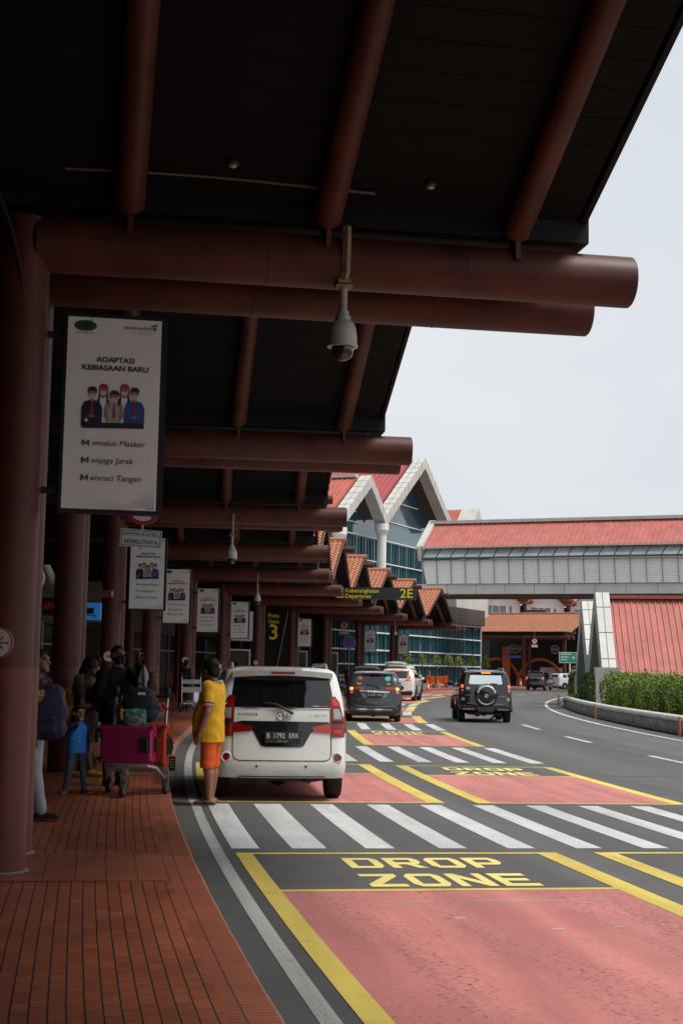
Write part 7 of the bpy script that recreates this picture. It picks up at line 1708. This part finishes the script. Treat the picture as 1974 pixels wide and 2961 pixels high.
def onT(x, y, z): return TP+Matrix.Rotation(TR, 3, 'Z') @ Vector((x, y, z))
def suitcase(label, loc, rz, w, d, h, mm, name='suitcase', hs='side', rib=.018):
    t = thing(name, label, 'suitcase', loc, rz); bm = bmesh.new()
    bmesh.ops.create_cube(bm, size=1); bmesh.ops.scale(bm, vec=(w, d, h), verts=bm.verts); bmesh.ops.translate(bm, vec=(0, 0, h/2), verts=bm.verts)
    bmesh.ops.bevel(bm, geom=bm.edges[:], offset=.045, segments=5, affect='EDGES', profile=.6)
    me = bpy.data.meshes.new('shell'); bm.to_mesh(me); bm.free(); me.materials.append(mm)
    for p in me.polygons: p.use_smooth = True
    me.set_sharp_from_angle(angle=rad(40)); o = bpy.data.objects.new('shell', me); COL.objects.link(o); o.parent = t
    k = MB(); n = int((h-.10)/rib)
    for i in range(n+1):
        z = .05+(h-.10)*i/n
        for y in (-d/2, d/2): k.bar((-w/2+.05, y, z), (w/2-.05, y, z), .006, rib*.45)
        if i % 2 == 0: k.bar((w/2, -d/2+.05, z), (w/2, d/2-.05, z), .006, rib*.5)
    k.build('ribs', mm, t)
    k = MB()
    for x in (-w/2, w/2):
        for z in (.02, h-.02):
            for y in (-d/2+.01, d/2-.01): k.box((x*.965, y*1.01, z), (.05, .035, .045))
    k.build('corner_guard', mm, t)
    k = MB(); k.box((w/2+.004, 0, h*.5), (.012, .10, h*.42)); k.box((w/2-.09, -d/2-.004, h*.5), (.13, .012, h*.40)); k.build('handle_recess', mat('suitcase_black', (.02, .02, .021), .35), t)
    k = MB(); k.tube([(w/2+.01, -.03, h*.34), (w/2+.04, -.03, h*.36), (w/2+.04, -.03, h*.64), (w/2+.01, -.03, h*.66)], .012, 8); k.tube([(w/2-.05, -d/2-.012, h*.35), (w/2-.05, -d/2-.03, h*.4), (w/2-.05, -d/2-.03, h*.6), (w/2-.05, -d/2-.012, h*.65)], .011, 8); k.build('handle', black_m, t, smooth=True)
    k = MB()
    for x in (-w/2-.025,):
        for z in (.05, h-.05):
            for y in (-d/2+.05, d/2-.05): k.lathe([(.012, -.012), (.024, -.01), (.024, .01), (.012, .012)], (x, y, z), 'Y', 12)
    k.build('wheels', black_m, t, smooth=True); return t
mag = mat('magenta_shell', (.36, .018, .11), .42, .25, var=.07, scale=4)
suitcase('large magenta ribbed suitcase lying on its side on the trolley', onT(-.03, -.20, .375), TR, .62, .27, .44, mag)
suitcase('orange red suitcase standing behind the magenta one', onT(.30, .045, .325), TR+rad(80), .20, .20, .50, mat('orange_red_shell', (.42, .045, .015), .38, var=.08))
t = backpack('backpack', 'dark navy backpack on top of the magenta suitcase', onT(.06, -.05, .83), TR, (.36, .24, .44), mat('dark_navy_bag', (.014, .018, .028), .8, var=.2), black_m, mat('zip_grey', (.05, .055, .06), .6))
k = MB(); k.box((.04, -.128, .36), (.09, .006, .03)); k.build('tag_patch', white_m, t)
# teal pouch with a grey bear face
t = thing('bear_pouch', 'small teal bag with a grey bear face, in front of the navy backpack', 'bag', onT(.05, -.265, .822), TR)
tealb = mat('teal_cloth', (.03, .22, .16), .8, var=.1); greyf = mat('grey_felt', (.20, .19, .21), .9, var=.1)
blob('pouch', [('c', (-.10, 0, .04), (.10, 0, .04), .04, .04), ('c', (-.10, 0, .155), (.10, 0, .155), .032, .032), ('e', (0, 0, .1), (.14, .045, .1), None)], tealb, t, .008, 3)
blob('bear_face', [('e', (0, -.035, .05), (.10, .022, .075), None), ('e', (-.085, -.032, .115), (.028, .016, .028), None), ('e', (.085, -.032, .115), (.028, .016, .028), None)], greyf, t, .006, 2)
k = MB()
for x in (-.04, .04): k.lathe([(.009, -.0), (.007, -.004), (.001, -.006)], (x, -.057, .055), 'Y', 10)
k.lathe([(.014, 0), (.01, -.006), (.001, -.009)], (0, -.058, .04), 'Y', 10); k.build('face_details', black_m, t)
k = MB(); k.box((.0, -.040, .165), (.05, .008, .03)); k.build('label_patch', mat('label_yellow', (.55, .48, .08), .6), t)
k = MB(); k.tube([(-.13, 0, .16), (-.165, -.01, .19), (-.16, -.02, .13), (-.15, -.02, .06)], .02, 8); k.build('strap', mat('yellow_strap', (.42, .2, .012), .8), t, smooth=True)
# red cloth, bottle, hanging tag
o = blob('red_cloth', [('c', (0, 0, 0), (.10, .02, .01), .02, .028), ('c', (.1, .02, .01), (.15, .01, -.05), .024, .02), ('c', (0, 0, 0), (-.05, 0, .03), .022, .018), ('c', (.06, -.02, 0), (.09, -.03, -.07), .02, .018), ('c', (.02, -.02, 0), (.03, -.03, -.05), .018, .014)], mat('red_cloth', (.32, .028, .012), .85, var=.15), None, .008, 3, wrinkle=.006); o.location = onT(.19, .10, 1.06); tag(o, 'crumpled red cloth draped behind the navy backpack', 'cloth')
o = blob('soft_toy', [('e', (0, 0, 0), (.07, .06, .10), None), ('e', (.0, 0, .10), (.055, .05, .055), None), ('c', (-.03, 0, .13), (-.05, 0, .17), .018, .012), ('c', (.03, 0, .13), (.05, 0, .17), .018, .012)], mat('brown_fur', (.10, .055, .03), .95, var=.3, scale=20), None, .008, 3, wrinkle=.005); o.location = onT(.16, .12, 1.30); tag(o, 'brown furry soft toy on top of the navy backpack', 'soft toy')
t = thing('water_bottle', 'small water bottle with a blue cap by the left trolley grip', 'bottle', onT(-.22, .13, .93), TR)
k = MB(); k.lathe([(.03, 0), (.032, .02), (.03, .14), (.014, .19), (.013, .2)], n=14); k.build('bottle', mat('bottle_plastic', (.16, .18, .22), .15, var=0), t, smooth=True)
k = MB(); k.lathe([(.016, .2), (.016, .225), (.004, .227)], n=12); k.build('cap', mat('cap_blue', (.12, .2, .6), .4, var=0), t, smooth=True)
t = thing('luggage_tag', 'black luggage strap with a green printed tag hanging right of the orange suitcase', 'luggage tag', onT(.43, -.02, .45), TR)
k = MB(); k.tube([(-.06, 0, .30), (0, -.02, .22), (.03, -.02, .0)], .007, 6); k.build('cord', black_m, t); k = MB(); k.box((.035, -.02, -.08), (.075, .012, .17)); k.build('card', black_m, t)
k = MB()
for i in range(4): k.box((.035, -.0275, -.03-.03*i), (.045, .003, .010))
k.build('print', mat('tag_print', (.22, .35, .02), .6), t)
dup(tr0, 'empty steel trolley far under the canopy, pushed by the person left of the silver bin', Vector((-4.75, 46.6, .15)), rad(20))
dup(tr0, 'empty trolley standing near the person in the dark red top', Vector((.35, 97.5, .15)), rad(60))
# pink suitcase beside the dark grey car
suitcase('bright pink suitcase standing left of the dark grey people carrier', P(37.2, 4.72), -psi(36), .36, .24, .62, mat('bright_pink_shell', (.62, .12, .36), .4, var=.05))
# green bundle on the pavement
o = blob('carrier_bag', [('e', (0, 0, .14), (.22, .14, .15), None), ('c', (-.1, 0, .22), (.1, 0, .24), .05, .05)], mat('olive_bag', (.06, .05, .022), .8, var=.3), None, .015, 3, wrinkle=.008); o.location = (-3.62, 20.6, .15); tag(o, 'dark olive carrier bag on the pavement behind the child in blue', 'bag')
# ================================================================== street furniture
t = thing('litter_bin', 'tall silver litter bin at the foot of the fifth pillar from the front', 'litter bin', P(4*BAY-.9, .52, .15), 0)
k = MB(); k.lathe([(.20, 0), (.20, .72), (.19, .74)], n=24); k.build('drum', steel, t, smooth=True)
k = MB(); k.lathe([(.205, .72), (.205, .78), (.14, .80), (.13, .76)], n=24); k.build('rim', black_m, t, smooth=True)
cone_o = mat('cone_orange', (.62, .16, .015), .55, var=.06); cone_w = mat('cone_white', (.68, .68, .66), .5)
def cone_proto():
    t = thing('traffic_cone', 'x', 'traffic cone', (0, 0, 0), 0, 'orange traffic cones')
    k = MB(); k.box((0, 0, .02), (.42, .42, .04)); k.build('foot', mat('cone_foot', (.42, .10, .012), .6), t)
    k = MB(); k.lathe([(.16, .04), (.125, .25)], n=20); k.lathe([(.092, .47), (.04, .78), (.03, .80)], n=20); k.build('shell', cone_o, t, smooth=True)
    k = MB(); k.lathe([(.126, .25), (.093, .47)], n=20); k.build('reflective_band', cone_w, t, smooth=True)
    return t
cn = cone_proto()
CL_ = (((6.9, 110.5), 'orange traffic cone in front of the left end of the orange barrier'), ((8.15, 117.4), 'orange traffic cone in front of the middle of the orange barrier'), ((10.1, 121), 'orange traffic cone just left of the black off-roader'),
       ((16.3, 138), 'orange cone with white band just right of the black off-roader'), ((17.6, 138.4), 'orange cone with white band between the black off-roader and the far black car'), ((19.1, 139), 'orange cone in the dark just left of the far black car'))
for i, ((x, y), lb) in enumerate(CL_):
    p = Vector((x, y, .0 if i in (0, 1, 2) else .15))
    if i == 0: cn.location = p; cn['label'] = lb
    else: dup(cn, lb, p, .3*i)
t = thing('water_barrier', 'orange plastic road barrier between the white van and the black off-roader', 'road barrier', (8.35, 120.8, .15), rad(-4))
k = MB(); k.prism([(-.28, 0), (.28, 0), (.28, .15), (.14, .35), (.14, .95), (-.14, .95), (-.14, .35), (-.28, .15)], (-.95, 0, 0), (0, 1, 0), (0, 0, 1), (1, 0, 0), 1.9); k.build('body', mat('barrier_orange', (.62, .10, .012), .55, var=.06), t)
k = MB()
for x in (-.6, 0, .6): k.box((x, -.17, .62), (.16, .08, .5))
for x in (-.75, .75): k.cyl((x, 0, .95), (x, 0, 1.02), .08, n=12)
k.build('ribs', mat('barrier_orange_dark', (.50, .075, .01), .6), t)
